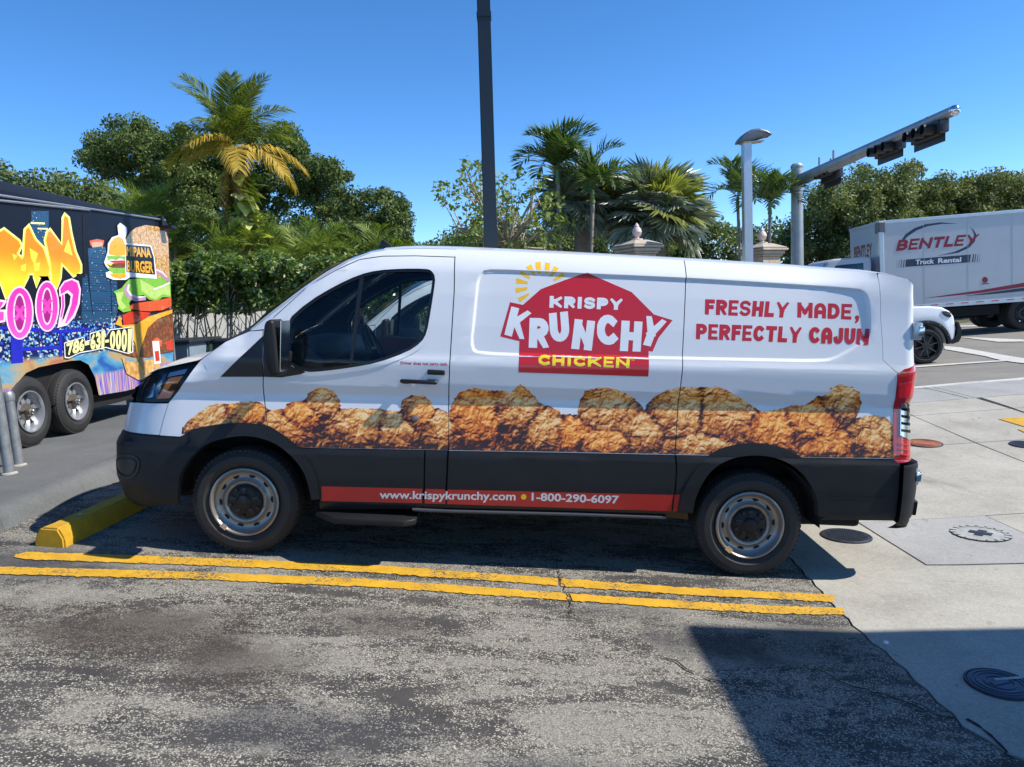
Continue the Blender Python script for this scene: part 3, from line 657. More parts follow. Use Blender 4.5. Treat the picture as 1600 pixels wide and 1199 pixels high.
# dark inner shell that shows in the panel gaps
shell = sz([(263, 640), (313, 568), (352, 539), (391, 521), (426, 494), (475, 457), (545, 413), (608, 395), (717, 394), (1065, 412), (1355, 432), (1375, 435)]) + [(4.30, zr - 0.12), (4.35, zr - 0.14), (4.35, 0.50)] + sz([(1296, 806), (1287, 762), (1265, 730), (1240, 712), (1205, 700), (1170, 698), (1132, 704), (1107, 717), (1085, 740), (1067, 770), (1060, 797), (500, 778), (486, 727), (468, 704), (440, 683), (419, 670), (397, 666), (370, 666), (335, 669), (300, 690)])
flank('inner_shell', [shell, offset_loop(winz, -0.012)], DARK, van, -0.022, 0.06)
# black sail panel, window frame, glass
flank('sail_panel', [sz([(344.5, 589), (378, 556), (411, 525), (411, 589)])], BLACK, fender_o, 0.004, 0.05, 0.006)
flank('sail_panel', [sz([(412.5, 524), (428, 509), (446, 503), (444, 559), (457, 573), (478, 581.5), (470, 585), (440, 590), (412.5, 589)])], BLACK, door_o, 0.004, 0.05, 0.006)
w1 = offset_loop(winz, 0.017)
flank('window_rubber', [offset_loop(winz, -0.001), w1], BLACK, door_o, -0.003, 0.05, 0.03)
flank('window_reveal', [offset_loop(winz, -0.03), offset_loop(winz, -0.002)], WHITE, door_o, 0.0035, 0.05, 0.004)
flank('window_glass', [offset_loop(winz, 0.008)], GLASS, door_o, -0.014, 0.06)
flank('window_divider', [sz([(562, 430), (569, 428.5), (550, 573), (545, 574)])], BLACK, door_o, -0.006, 0.05, 0.012)
# door handle, badge, lock, fuel cap
def flat_bar(name, px0, py0, px1, py1, off0, off1, mat, parent, r=0.006):
    (s0, z0), (s1, z1) = sz([(px0, py0), (px1, py1)]); s0, s1 = min(s0, s1), max(s0, s1); z0, z1 = min(z0, z1), max(z0, z1)
    y = float(surf((s0 + s1) / 2, (z0 + z1) / 2)[1]); bm = bmesh.new(); box(bm, s0, s1, y - off1, y - off0, z0, z1, r); return bm_obj(name, bm, mat, parent, True, 50)
flat_bar('door_handle', 626, 591.5, 684, 600.5, 0.022, 0.05, BLACK, door_o, 0.012)
flat_bar('handle_mount', 630, 592.5, 640, 599.5, -0.01, 0.03, BLACK, door_o, 0.004); flat_bar('handle_mount', 668, 592.5, 682, 599.5, -0.01, 0.03, BLACK, door_o, 0.004)
flat_bar('keypad', 668, 577.5, 695, 586.5, -0.005, 0.014, BLACK, door_o, 0.006)
for k in range(5): flat_bar('keypad_button', 672 + k * 4.2, 580, 675 + k * 4.2, 583.5, 0.013, 0.016, PLASTIC, door_o, 0.001)
hc = sz([(657, 597)])[0]
flank('handle_cup', [[(hc[0] + 0.062 * math.cos(a), hc[1] + 0.05 * math.sin(a)) for a in np.linspace(0, 6.283, 24, False)]], basic('cup_white', (0.7, 0.71, 0.73), 0.3, coat=0.5), door_o, 0.002, 0.05)
lk = sz([(649.5, 653.5)])[0]; lp = surf(*lk, 0.006)
o = lathe('door_lock', [(0.0, -0.006), (0.013, -0.006), (0.019, -0.003), (0.021, 0.004)], STEEL, door_o, 20); o.location = lp
# mirror
mp_ = [(419, 505), (424, 500), (430, 499), (434, 503), (437, 525), (440, 559), (442, 583), (436, 587), (426, 586), (418, 562), (416, 530)]
yy = -0.235; mloc = []
for p in mp_:
    P = at(np.array(p[0]), np.array(p[1]), VO[1] + yy) - VO; mloc.append((float(P @ VX), float(P @ VZ)))
prism('wing_mirror', mloc, -0.315, -0.105, PLASTIC, van, 0.02, 'XZ', 3); mo = van.children[-1]
cxm = sum(p[0] for p in mloc) / len(mloc); czm = sum(p[1] for p in mloc) / len(mloc)
prism('mirror_glass', [(-0.30, czm - 0.15), (-0.125, czm - 0.15), (-0.125, czm + 0.15), (-0.30, czm + 0.15)], cxm + 0.052, cxm + 0.056, CHROME, mo, 0, 'YZ')
box_obj('mirror_arm', (cxm - 0.045, cxm + 0.02, -0.14, 0.08, czm - 0.12, czm - 0.05), PLASTIC, mo, 0.012)
# ------------------------------------------------------------ bonnet, windscreen, roof
def cap_strip(name, s_list, t0, t1, nt_, mat, crown, bulge, parent=van, dz=0.0):
    V = []; Fc = []
    for s in s_list:
        zt = float(np.interp(s, TOPS, TOPZ)); p = surf(s, zt); yh = VW / 2 - p[1]
        c = crown(s); b = bulge(s)
        for k in range(nt_ + 1):
            t = t0 + (t1 - t0) * k / nt_; e_ = 1 - t * t; ee = 1 - abs(t) ** 3.2
            V.append((p[0] - b * e_, VW / 2 - yh * (-t), p[2] + c * ee + dz))
    n = nt_ + 1
    for i in range(len(s_list) - 1):
        for k in range(nt_): Fc.append((i * n + k, (i + 1) * n + k, (i + 1) * n + k + 1, i * n + k + 1))
    o = mesh_obj(name, V, Fc, mat, parent, True); return o
s_h1 = float(np.interp(0, [0, 1], [tb[7, 0], tb[7, 0]])); s_ap0 = tb[9, 0]; s_rf = tb[15, 0]
cr = lambda s: 0.055 * float(smooth(0, 0.6, s - S_NOSE)) if s < s_ap0 else 0.05
bu = lambda s: 0.16 * float(smooth(tb[6, 0], s_ap0 + 0.1, s)) * (1 - float(smooth(0.45, s_rf, s)) * 0.8)  if s < s_rf else 0.032 * (1 - float(smooth(s_rf, s_rf + 0.25, s)))
hood_s = np.concatenate([np.linspace(S_NOSE + 0.001, tb[2, 0], 26), np.linspace(tb[2, 0], s_h1, 24)[1:]])
cap_strip('bonnet', hood_s, -1, 1, 28, WHITE, cr, bu)
cap_strip('windscreen_cowl', np.linspace(s_h1, s_ap0, 8), -1, 1, 28, PLASTIC, cr, bu)
ws = np.linspace(s_ap0, s_rf - 0.04, 20)
cap_strip('windscreen', ws, -0.93, 0.93, 24, GLASS, cr, bu)
cap_strip('windscreen_pillar', ws, -1, -0.93, 3, WHITE, cr, bu); cap_strip('windscreen_pillar', ws, 0.93, 1, 3, WHITE, cr, bu)
cap_strip('roof', np.concatenate([np.linspace(s_rf - 0.04, 4.0, 30), np.linspace(4.02, S_TAIL, 34)]), -1, 1, 28, WHITE, lambda s: 0.05 if s < 4 else 0.05 * (1 - float(smooth(4.0, S_TAIL, s))), bu)
ant = v2w((0.0, 0, 0)); P = at(np.array(602.), np.array(389.), VO[1] + 0.9) - VO
prism('roof_antenna', [(P @ VX - 0.05, P @ VZ - 0.01), (P @ VX + 0.06, P @ VZ - 0.01), (P @ VX + 0.045, P @ VZ + 0.025), (P @ VX - 0.01, P @ VZ + 0.065), (P @ VX - 0.03, P @ VZ + 0.06)], 0.88, 0.92, BLACK, van, 0.006)
# ------------------------------------------------------------ wheels
def wheel(parent, name, x, y, z, R=0.35, W=0.22, rim=0.222, style='steel', flip=False, face=STEEL, treads=64):
    sg = -1 if flip else 1
    r = R; tp = [(rim - 0.006, 0.03), (rim + 0.012, 0.012), (rim + 0.03, 0.004), (rim + 0.32 * (r - rim), -0.006), (rim + 0.62 * (r - rim), -0.004), (r - 0.035, 0.008), (r - 0.014, 0.022), (r - 0.004, 0.036), (r, 0.05), (r, W / 2 - 0.008), (r - 0.008, W / 2 - 0.007), (r - 0.008, W / 2 + 0.007), (r, W / 2 + 0.008), (r, W - 0.05), (r - 0.014, W - 0.022), (r - 0.05, W - 0.004), (rim, W - 0.02)]
    wo = lathe(name, tp, RUBBER, parent, 72, angle=28); wo.location = (x, y, z)
    if flip: wo.scale = (1, -1, 1)
    bm = bmesh.new()
    for k in range(treads):
        for (y0, y1, tw) in ((0.018, 0.062, 0.3), (0.068, 0.105, -0.25), (W - 0.10, W - 0.062, 0.25), (W - 0.055, W - 0.02, -0.3)):
            a = 2 * math.pi * k / treads + (y0 * 7)
            m_ = Matrix.Rotation(-a, 4, 'Y') @ Matrix.Translation((r - (0.0165 if y0 < 0.02 or y1 > W - 0.03 else 0.0065), (y0 + y1) / 2, 0)) @ Matrix.Rotation(tw, 4, 'X')
            box(bm, -0.008, 0.008, -(y1 - y0) / 2, (y1 - y0) / 2, -0.34 * math.pi * r / treads * 1.5, 0.34 * math.pi * r / treads * 1.5, 0, m_)
    o_ = bm_obj('tread', bm, RUBBER, wo); o_['kind'] = 'stuff'
    if style == 'steel':
        rm = lathe('rim', [(rim + 0.004, 0.008), (rim + 0.002, 0.0), (rim - 0.008, -0.004), (rim - 0.016, 0.004), (rim - 0.022, 0.03), (rim - 0.05, 0.046), (rim - 0.066, 0.044), (rim - 0.078, 0.030), (rim - 0.088, 0.020), (rim - 0.10, 0.022), (rim - 0.11, 0.034), (0.0, 0.034)], face, wo, 60, angle=50)
        bm = bmesh.new()
        for k in range(10):
            a = 2 * math.pi * k / 10 + 0.1; m_ = Matrix.Rotation(-a, 4, 'Y') @ Matrix.Translation((rim - 0.051, 0.0435, 0)) @ Matrix.Diagonal((0.0135, 1, 0.021, 1))
            q = bmesh.ops.create_circle(bm, cap_ends=True, segments=14, radius=1.0)
            for v in q['verts']: v.co = m_ @ Vector((v.co.x, 0, v.co.y))
        bmesh.ops.recalc_face_normals(bm, faces=bm.faces); o_ = bm_obj('vent_hole', bm, DARK, wo); o_['kind'] = 'stuff'
        bm = bmesh.new()
        hc_ = lathe('hub_cap', [(0.112, 0.034), (0.110, 0.020), (0.098, 0.012), (0.07, 0.008), (0.05, 0.004), (0.046, -0.006), (0.040, -0.010), (0.0, -0.012)], PLASTIC, wo, 40, angle=60)
        for k in range(5):
            a = 2 * math.pi * k / 5 + 0.35; m_ = Matrix.Rotation(-a, 4, 'Y')
            box(bm, 0.052, 0.098, 0.002, 0.02, -0.014, 0.014, 0.005, m_)
            box(bm, 0.070, 0.090, -0.006, 0.02, 0.038, 0.058, 0.006, m_)
        o_ = bm_obj('hub_lug', bm, BLACK, wo, True, 40); o_['kind'] = 'stuff'
        bm = bmesh.new(); box(bm, rim - 0.03, rim + 0.004, -0.007, 0.004, -0.022, 0.022, 0.002, Matrix.Rotation(2.15 if not flip else 1, 4, 'Y').inverted() if False else Matrix.Rotation(-4.05, 4, 'Y')); bm_obj('balance_weight', bm, CHROME, wo)
    else:
        rm = lathe('rim', [(rim + 0.004, 0.008), (rim + 0.002, -0.002), (rim - 0.010, -0.002), (rim - 0.016, 0.02), (rim - 0.03, 0.07), (rim - 0.035, 0.10), (0.0, 0.11)], face if style == 'trailer' else BLACK, wo, 60, angle=50)
        ns = {'trailer': 8, 'alloy': 8}[style]; d0 = 0.055 if style == 'trailer' else 0.012
        for k in range(ns):
            a = 2 * math.pi * k / ns + 0.2; m_ = Matrix.Rotation(-a, 4, 'Y'); bm = bmesh.new()
            w0, w1_ = (0.030, 0.046) if style == 'trailer' else (0.011, 0.016)
            q = [(0.07, d0, -w0), (rim - 0.012, d0 + (0.02 if style == 'trailer' else 0), -w1_ * 0.55), (rim - 0.012, d0 + (0.02 if style == 'trailer' else 0), w1_ * 0.55), (0.07, d0, w0)]
            vs = [bm.verts.new(p) for p in q] + [bm.verts.new((p[0], p[1] + 0.02, p[2])) for p in q]
            for f in ((0, 1, 2, 3), (7, 6, 5, 4), (0, 4, 5, 1), (1, 5, 6, 2), (2, 6, 7, 3), (3, 7, 4, 0)): bm.faces.new([vs[i] for i in f])
            bmesh.ops.recalc_face_normals(bm, faces=bm.faces); bmesh.ops.transform(bm, matrix=m_, verts=bm.verts); bm_obj('spoke', bm, face, wo)
        lathe('wheel_centre', [(0.095, d0 + 0.012), (0.09, d0 - 0.005), (0.05, d0 - 0.008), (0.045, d0 - (0.06 if style == 'trailer' else 0.008)), (0.0, d0 - (0.065 if style == 'trailer' else 0.01))], basic('greasy_hub', (0.16, 0.14, 0.11), 0.5, metal=0.5) if style == 'trailer' else BLACK, wo, 32)
        lathe('hub_cap', [(0.028, d0 - 0.03), (0.028, d0 - 0.085), (0.02, d0 - 0.092), (0.0, d0 - 0.092)], CHROME, wo, 24) if style == 'trailer' else None
    return wo
for xx in (0.0, 3.30):
    wheel(van, 'wheel', xx, 0.045, 0.352); wheel(van, 'wheel', xx, VW - 0.045, 0.352, flip=True)
# wheel wells, underbody, interior
for xx in (0.0, 3.30):
    V = []; Fc = []
    for k in range(17):
        a = math.pi * k / 16
        for y in (0.03, 0.42): V.append((xx + 0.45 * math.cos(a), y, 0.36 + 0.45 * math.sin(a)))
    for k in range(16): Fc.append((2 * k, 2 * k + 1, 2 * k + 3, 2 * k + 2))
    Fc.append(tuple(2 * k + 1 for k in range(17)))
    mesh_obj('wheel_well', V, Fc, DARK, van); c = van.children[-1]; c2 = c.copy(); COL.objects.link(c2); c2.parent = van; c2.scale = (1, -1, 1); c2.location = (0, VW, 0)
box_obj('underbody', (-0.62, 4.15, 0.30, VW - 0.30, 0.30, 0.62), DARK, van, 0.03)
box_obj('floor_pan', (0.42, 2.85, 0.08, VW - 0.08, 0.42, 0.60), DARK, van); box_obj('floor_pan', (3.80, 4.15, 0.10, VW - 0.10, 0.44, 0.62), DARK, van)
tube('axle', [(3.30, 0.2, 0.35), (3.30, VW - 0.2, 0.35)], 0.06, BLACK, van)
box_obj('bulkhead', (1.86, 1.90, 0.30, VW - 0.30, 0.62, 1.93), basic('grey_trim', (0.03, 0.03, 0.033), 0.7), van)
CABM = basic('dark_cabin_trim', (0.018, 0.018, 0.02), 0.6, bmp=0.2, bs=200)
prism('dashboard', [(-0.05, 0.8), (-0.05, 1.33), (0.10, 1.40), (0.34, 1.40), (0.48, 1.30), (0.50, 0.8)], 0.16, VW - 0.16, CABM, van, 0.03)
for yy in (0.32, 1.22):
    prism('seat', [(0.98, 0.88), (0.98, 1.02), (1.42, 0.98), (1.56, 1.52), (1.60, 1.58), (1.70, 1.56), (1.60, 0.88)], yy, yy + 0.5, CABM, van, 0.05, 'XZ', 3); so_ = van.children[-1]
    prism('headrest', [(1.58, 1.60), (1.62, 1.80), (1.72, 1.79), (1.70, 1.59)], yy + 0.12, yy + 0.38, CABM, so_, 0.03, 'XZ', 3)
V, Fc = tube_data([(0.19 * math.cos(a), 0.19 * math.sin(a), 0) for a in np.linspace(0, 2 * math.pi, 33)], 0.016, 8, False)
st = mesh_obj('steering_wheel', V, Fc, BLACK, van, True); st.location = (0.72, 0.57, 1.36); st.rotation_euler = (0, math.radians(62), 0)
for a in (0.3, 2.84, 4.71): tube('spoke', [(0, 0, 0.0), (0.185 * math.cos(a), 0.185 * math.sin(a), 0)], 0.018, BLACK, st, 6)
prism('cabin_floor', [(0.42, 0.60), (1.88, 0.60), (1.88, 0.66), (0.42, 0.66)], 0.1, VW - 0.1, CABM, van)
prism('roof_lining', [(0.95, 1.965), (1.88, 1.97), (1.88, 1.99), (0.90, 1.985)], 0.32, VW - 0.32, CABM, van)
# far flank
for c in list(van.children):
    if c.name.split('.')[0] in ('door', 'front_fender', 'roof_pillar', 'front_fascia', 'grille', 'headlight', 'front_bumper', 'wheel_arch', 'cargo_side_panel', 'rear_corner', 'tail_light', 'rear_door', 'cladding', 'sill', 'rear_bumper', 'inner_shell', 'wing_mirror', 'side_step', 'door_hinge'):
        k = copy_tree(c, van); k.scale = (1, -1, 1); k.location = (0, VW, 0)
# a bare copy parked behind: taken before the lettering goes on
van2 = copy_tree(van)
van2.location = tuple(VO + np.array([0.12, 3.3, -0.06])); tag(van2, 'plain white van parked behind the chicken van, seen through its door window', 'van')
# things lying in the cab
ORG = basic('rust_red_cloth', (0.24, 0.045, 0.03), 0.8)
cl = prism('folded_cloth', [(0.56, 1.235), (0.62, 1.41), (1.02, 1.39), (1.04, 1.31), (0.98, 1.24)], 1.30, 1.62, ORG, None, 0.02)
cl.matrix_world = Matrix.Translation(VO) @ Matrix.Rotation(VB, 4, 'Y'); tag(cl, 'rust red folded cloth seen inside the van cab behind the window', 'cloth')
pp = basic('paper_white', (0.62, 0.68, 0.70), 0.7); pg = basic('paper_green', (0.2, 0.42, 0.33), 0.7)
for k, (px, a, m_) in enumerate(((463, -0.35, pp), (468, -0.2, pg), (478, 0.45, pp))):
    P = at(np.array(px), np.array(549.0), VO[1] + 0.24) - VO
    bm = bmesh.new(); box(bm, -0.012, 0.012, -0.002, 0.002, -0.04, 0.04, 0, Matrix.Rotation(a, 4, 'Y')); o = bm_obj('paper_slip', bm, m_)
    o.matrix_world = Matrix.Translation(VO) @ Matrix.Rotation(VB, 4, 'Y') @ Matrix.Translation((P @ VX, 0.24, P @ VZ))
    tag(o, ['pale paper slip leaning left among papers inside the van window', 'green paper slip between two pale ones inside the van window', 'pale paper slip leaning right among papers inside the van window'][k], 'paper', 'paper slips in the van')
P = at(np.array(479.0), np.array(567.0), VO[1] + 0.24) - VO
bgm = basic('grey_green_bag_cloth', (0.05, 0.075, 0.07), 0.7); o = prism('soft_bag', [(-0.06, -0.04), (-0.055, 0.025), (-0.03, 0.042), (0.03, 0.042), (0.06, 0.02), (0.065, -0.04)], -0.05, 0.08, bgm, None, 0.018, 'XZ', 3)
o.matrix_world = Matrix.Translation(VO) @ Matrix.Rotation(VB, 4, 'Y') @ Matrix.Translation((P @ VX, 0.26, P @ VZ)); tag(o, 'small grey green bag on the door shelf inside the van window', 'bag')

# ------------------------------------------------------------ lettering tools
def text2d(body, off=0.0, space=1.0):
    cu = bpy.data.curves.new('t', 'FONT'); cu.body = body; cu.dimensions = '2D'; cu.fill_mode = 'BOTH'; cu.offset = off; cu.resolution_u = 3; cu.space_character = space
    ob = bpy.data.objects.new('t', cu); COL.objects.link(ob); dg = bpy.context.evaluated_depsgraph_get(); dg.update(); ev = ob.evaluated_get(dg); me = ev.to_mesh()
    v = np.array([(p.co.x, p.co.y) for p in me.vertices]); f = [tuple(q.vertices) for q in me.polygons]; ev.to_mesh_clear(); bpy.data.objects.remove(ob); bpy.data.curves.remove(cu)
    lo, hi = v.min(0), v.max(0); asp = (hi[0] - lo[0]) / (hi[1] - lo[1]); return (v - lo) / (hi - lo), f, asp
def quad_map(uv, q):
    q = np.array(q, float); u, v = uv[:, :1], uv[:, 1:]           # q: TL, TR, BR, BL in pixels
    return (q[3] * (1 - u) + q[2] * u) * (1 - v) + (q[0] * (1 - u) + q[1] * u) * v
def flank_text(name, body, quad, mat, parent, off, bold=0.03, space=1.0, step=0.03):
    items = [(body, quad)] if isinstance(body, str) else list(zip(body, quad)); bm = bmesh.new()
    for b, q in items:
        uv, f, _ = text2d(b, bold, space); p = quad_map(uv, q); s, z = inv(p[:, 0], p[:, 1]); vs = [bm.verts.new((a, c, 0)) for a, c in zip(s, z)]
        for k in f:
            try: bm.faces.new([vs[i] for i in k])
            except ValueError: pass
    bmesh.ops.triangulate(bm, faces=bm.faces[:]); cut2d(bm, step, sstep=0.06)
    return flank_bm(name, bm, mat, parent, off)
def arcp(cx, cy, rx, ry, a0, a1, n=7): return [(cx + rx * math.cos(math.radians(a0 + (a1 - a0) * k / n)), cy + ry * math.sin(math.radians(a0 + (a1 - a0) * k / n))) for k in range(n + 1)]
GL = {'F': [[(0, 0), (0, 1)], [(0, 1), (1, 1)], [(0, .5), (.82, .5)]], 'E': [[(0, 0), (0, 1)], [(0, 1), (1, 1)], [(0, .5), (.85, .5)], [(0, 0), (1, 0)]],
      'L': [[(0, 1), (0, 0)], [(0, 0), (1, 0)]], 'H': [[(0, 0), (0, 1)], [(1, 0), (1, 1)], [(0, .5), (1, .5)]], 'T': [[(0, 1), (1, 1)], [(.5, 1), (.5, 0)]], 'I': [[(.5, 0), (.5, 1)]],
      'R': [[(0, 0), (0, 1)], [(0, 1)] + arcp(.55, .74, .45, .26, 90, -90) + [(0, .48)], [(.45, .48), (1, -.06)]], 'P': [[(0, 0), (0, 1)], [(0, 1)] + arcp(.55, .72, .45, .28, 90, -90) + [(0, .44)]],
      'D': [[(0, 0), (0, 1)], [(0, 1)] + arcp(.45, .5, .55, .5, 90, -90, 11) + [(0, 0)]], 'C': [arcp(.55, .5, .58, .5, 50, 310, 14)], 'U': [[(0, 1)] + arcp(.5, .42, .5, .42, 180, 360, 10) + [(1, 1)]],
      'J': [[(1, 1)] + arcp(.5, .36, .5, .36, 0, -165, 9)], 'N': [[(0, 0), (0, 1)], [(0, 1), (1, 0)], [(1, 0), (1, 1)]], 'M': [[(0, 0), (0, 1)], [(0, 1.05), (.5, .3)], [(.5, .3), (1, 1.05)], [(1, 0), (1, 1)]],
      'A': [[(0, 0), (0, .6)] + arcp(.5, .6, .5, .4, 180, 0, 9) + [(1, .6), (1, 0)], [(0, .36), (1, .36)]], 'V': [[(0, 1), (.5, 0)], [(.5, 0), (1, 1)]], 'Y': [[(-.05, 1.05), (.5, .42)], [(1.05, 1.05), (.5, .42)], [(.5, .45), (.5, 0)]],
      'K': [[(0, 0), (0, 1)], [(1, 1.08), (.1, .42)], [(.3, .56), (1.02, -.08)]], 'S': [[(.98, .86)] + arcp(.5, .75, .5, .25, 60, 250, 8) + arcp(.5, .25, .5, .25, 70, -120, 8) + [(.02, .14)]], 'B': [[(0, 0), (0, 1)], [(0, 1)] + arcp(.5, .76, .42, .24, 90, -90) + [(0, .52)], [(0, .52)] + arcp(.52, .26, .48, .26, 90, -90) + [(0, 0)]], 'O': [arcp(.5, .5, .5, .5, 0, 360, 18)], 'G': [arcp(.55, .5, .58, .5, 50, 330, 13) + [(1, .42)], [(.55, .42), (1, .42)]]}
def glyph2d(ch, asp, wt):
    """heavy letter built from strokes; returns list of quads (corner uv, layer); asp = width / height, wt = stroke / height"""
    W_, out = asp, []; wt = wt * (0.78 if ch in 'SE' else 1.0)
    tx = min(wt, W_ * 0.42); mpt = lambda p: np.array([tx / 2 + p[0] * (W_ - tx), wt / 2 + p[1] * (1 - wt)])
    for li, st_ in enumerate(GL[ch]):
        p = [mpt(q) for k_, q in enumerate(st_) if k_ == 0 or math.hypot(q[0] - st_[k_ - 1][0], q[1] - st_[k_ - 1][1]) > 1e-4]; closed = ch == 'O'
        if not closed:
            a = p[0] - p[1]; p[0] = p[0] + a / np.linalg.norm(a) * wt / 2; a = p[-1] - p[-2]; p[-1] = p[-1] + a / np.linalg.norm(a) * wt / 2
        L = []; n = len(p)
        for i in range(n):
            e1 = p[i] - p[i - 1] if i else (p[0] - p[-2] if closed else p[1] - p[0]); e2 = p[i + 1] - p[i] if i < n - 1 else (p[1] - p[0] if closed else e1)
            e1 = e1 / np.linalg.norm(e1); e2 = e2 / np.linalg.norm(e2); n1 = np.array([-e1[1], e1[0]]); n2 = np.array([-e2[1], e2[0]]); m = n1 + n2; m = m / max(0.6, m @ n1); L.append((p[i] + m * wt / 2, p[i] - m * wt / 2))
        for i in range(n - 1): out.append(([L[i][0], L[i + 1][0], L[i + 1][1], L[i][1]], li))
    return out
def block_text2d(body, asp, wt, gap=0.12):
    """whole word in a 0..1 box; asp = overall width / height"""
    wd = [{'I': 0.42, 'M': 1.15, 'N': 1.02, ' ': 0.5, 'K': 1.04, 'Y': 1.02}.get(c, 0.9 if c not in 'FELJ' else 0.78) for c in body]; tot = sum(wd) + gap * (len(body) - 1); x = 0; res = []; sc_ = asp / tot
    for c, w_ in zip(body, wd):
        if c != ' ':
            for q, li in glyph2d(c, w_ * sc_, wt):
                res.append(([(np.clip(p[0], 0, w_ * sc_) + x * sc_, np.clip(p[1], 0, 1)) for p in q], li))
        x += w_ + gap
    return [([(p[0] / asp, p[1]) for p in q], li) for q, li in res]
def flank_block(name, body, quad, mat, parent, off, wt=0.25, gap=0.12, step=0.03, lay=0.00006):
    items = [(body, quad)] if isinstance(body, str) else list(zip(body, quad)); bm = bmesh.new()
    for b, q in items:
        qa = np.array(q, float); asp = (np.linalg.norm(qa[1] - qa[0]) + np.linalg.norm(qa[2] - qa[3])) / (np.linalg.norm(qa[0] - qa[3]) + np.linalg.norm(qa[1] - qa[2]))
        ql = block_text2d(b, asp, wt, gap); uv = np.array([p for q_, _ in ql for p in q_]); p = quad_map(uv, q); s, z = inv(p[:, 0], p[:, 1]); k = 0
        for q_, li in ql:
            vs = [bm.verts.new((s[k + i], z[k + i], li * lay)) for i in range(4)]; k += 4; bm.faces.new(vs)
    bmesh.ops.triangulate(bm, faces=bm.faces[:]); cut2d(bm, step, sstep=0.06)
    return flank_bm(name, bm, mat, parent, off)
def flank_polys(name, polys, mat, parent, off, step=0.03, sstep=0.05):
    lp = [[sz(p)] for p in polys]; return flank(name, lp[0], mat, parent, off, step, sstep=sstep, extra=lp[1:] or None)
z2 = lambda L: [(760 + x / 5.0, 395 + y / 5.0) for x, y in L]        # points read off an enlargement
house = z2([(785, 155), (610, 215), (425, 285), (285, 408), (185, 387), (108, 655), (258, 692), (250, 935), (1265, 968), (1268, 768), (1298, 773), (1345, 665), (1455, 528), (1308, 482), (1135, 308)])
flank('logo_house', [sz(house)], RED, cp1, 0.0006, 0.012, sstep=0.06)
rays_p = [[(243, 355), (330, 315), (335, 330), (265, 387)], [(225, 277), (320, 270), (320, 290), (232, 316)], [(236, 198), (325, 228), (322, 246), (230, 240)], [(276, 142), (346, 190), (334, 206), (258, 165)], [(308, 112), (350, 90), (382, 168), (368, 178)], [(380, 77), (424, 70), (428, 160), (397, 160)], [(458, 75), (499, 82), (488, 158), (455, 160)], [(530, 103), (567, 122), (515, 187), (494, 183)], [(597, 153), (613, 184), (530, 224), (522, 208)]]
flank_polys('logo_sun_ray', [z2(p) for p in rays_p], YEL, cp1, 0.0006, 0.012, 0.03)
flank_block('logo_lettering', 'KRISPY', z2([(495, 338), (1066, 358), (1060, 448), (492, 430)]), WHT, cp1, 0.0010, 0.35, 0.14)
kq = [[(195, 420), (356, 460), (294, 684), (140, 640)], [(338, 510), (484, 512), (490, 748), (330, 742)], [(488, 475), (636, 458), (655, 690), (500, 702)], [(690, 518), (850, 535), (822, 766), (662, 750)], [(864, 484), (1022, 486), (1036, 722), (864, 720)], [(1056, 530), (1220, 540), (1204, 774), (1042, 768)], [(1252, 486), (1412, 530), (1330, 745), (1176, 708)]]
flank_block('logo_lettering', list('KRUNCHY'), [z2(q) for q in kq], WHT, cp1, 0.0010, 0.27)
flank_block('logo_lettering', 'CHICKEN', z2([(408, 796), (1120, 820), (1115, 902), (406, 880)]), YEL2, cp1, 0.0012, 0.30, 0.15, 0.012)
flank_text('logo_lettering', '®', z2([(1128, 822), (1160, 823), (1160, 845), (1128, 844)]), YEL2, cp1, 0.0012, 0.0)
z3 = lambda L: [(1040 + x / 2.855, 370 + y / 2.855) for x, y in L]
flank_block('slogan', 'FRESHLY', z3([(177, 279), (553, 292), (543, 362), (175, 347)]), REDT, cp2, 0.0007, 0.265, 0.12)
flank_block('slogan', 'MADE', z3([(588, 293), (832, 301), (828, 370), (587, 361)]), REDT, cp2, 0.0007, 0.265, 0.12)
flank_text('slogan', ',', z3([(845, 350), (866, 352), (858, 392), (843, 388)]), REDT, cp2, 0.0007, 0.03)
flank_block('slogan', 'PERFECTLY', z3([(137, 388), (609, 403), (602, 474), (135, 457)]), REDT, cp2, 0.0007, 0.265, 0.12)
flank_block('slogan', 'CAJUN', z3([(641, 402), (910, 411), (904, 483), (640, 474)]), REDT, cp2, 0.0017, 0.265, 0.12, 0.008)
flank_text('door_notice', 'Driver does not carry cash.', [(626, 565), (700, 567), (700, 573), (626, 571)], REDT, door_o, 0.0006, 0.03)
stripe = [[(503, 759.5), (660, 763.3), (660, 786), (503, 782.3)], [(665, 763.5), (696, 764.5), (696, 787), (664, 786.2)], [(699.5, 764.6), (1051, 773), (1048, 798.3), (699, 787.2)], [(1053.5, 773), (1062.5, 772), (1058, 798.5), (1051, 798.4)]]
flank_polys('red_stripe', stripe, STRIPE, cl3, 0.0106, 0.04, 0.12)
TW = basic('grey_white_vinyl', (0.66, 0.64, 0.62), 0.4)
z4 = lambda L: [(520 + x / 2.3107, 680 + y / 2.3107) for x, y in L]
flank_text('web_address', 'www.krispykrunchy.com', z4([(170, 199), (661, 205), (659, 244), (169, 237)]), TW, cl3, 0.0110, 0.022)
flank_text('phone_number', '1-800-290-6097', z4([(718, 206), (1033, 217), (1031, 247), (717, 236)]), TW, cl3, 0.0110, 0.026)
dc = sz([(818.3, 776)])[0]; flank('bullet', [[(dc[0] + 0.018 * math.cos(a), dc[1] + 0.018 * math.sin(a)) for a in np.linspace(0, 6.283, 20, False)]], YEL, cl3, 0.0110, 0.05)
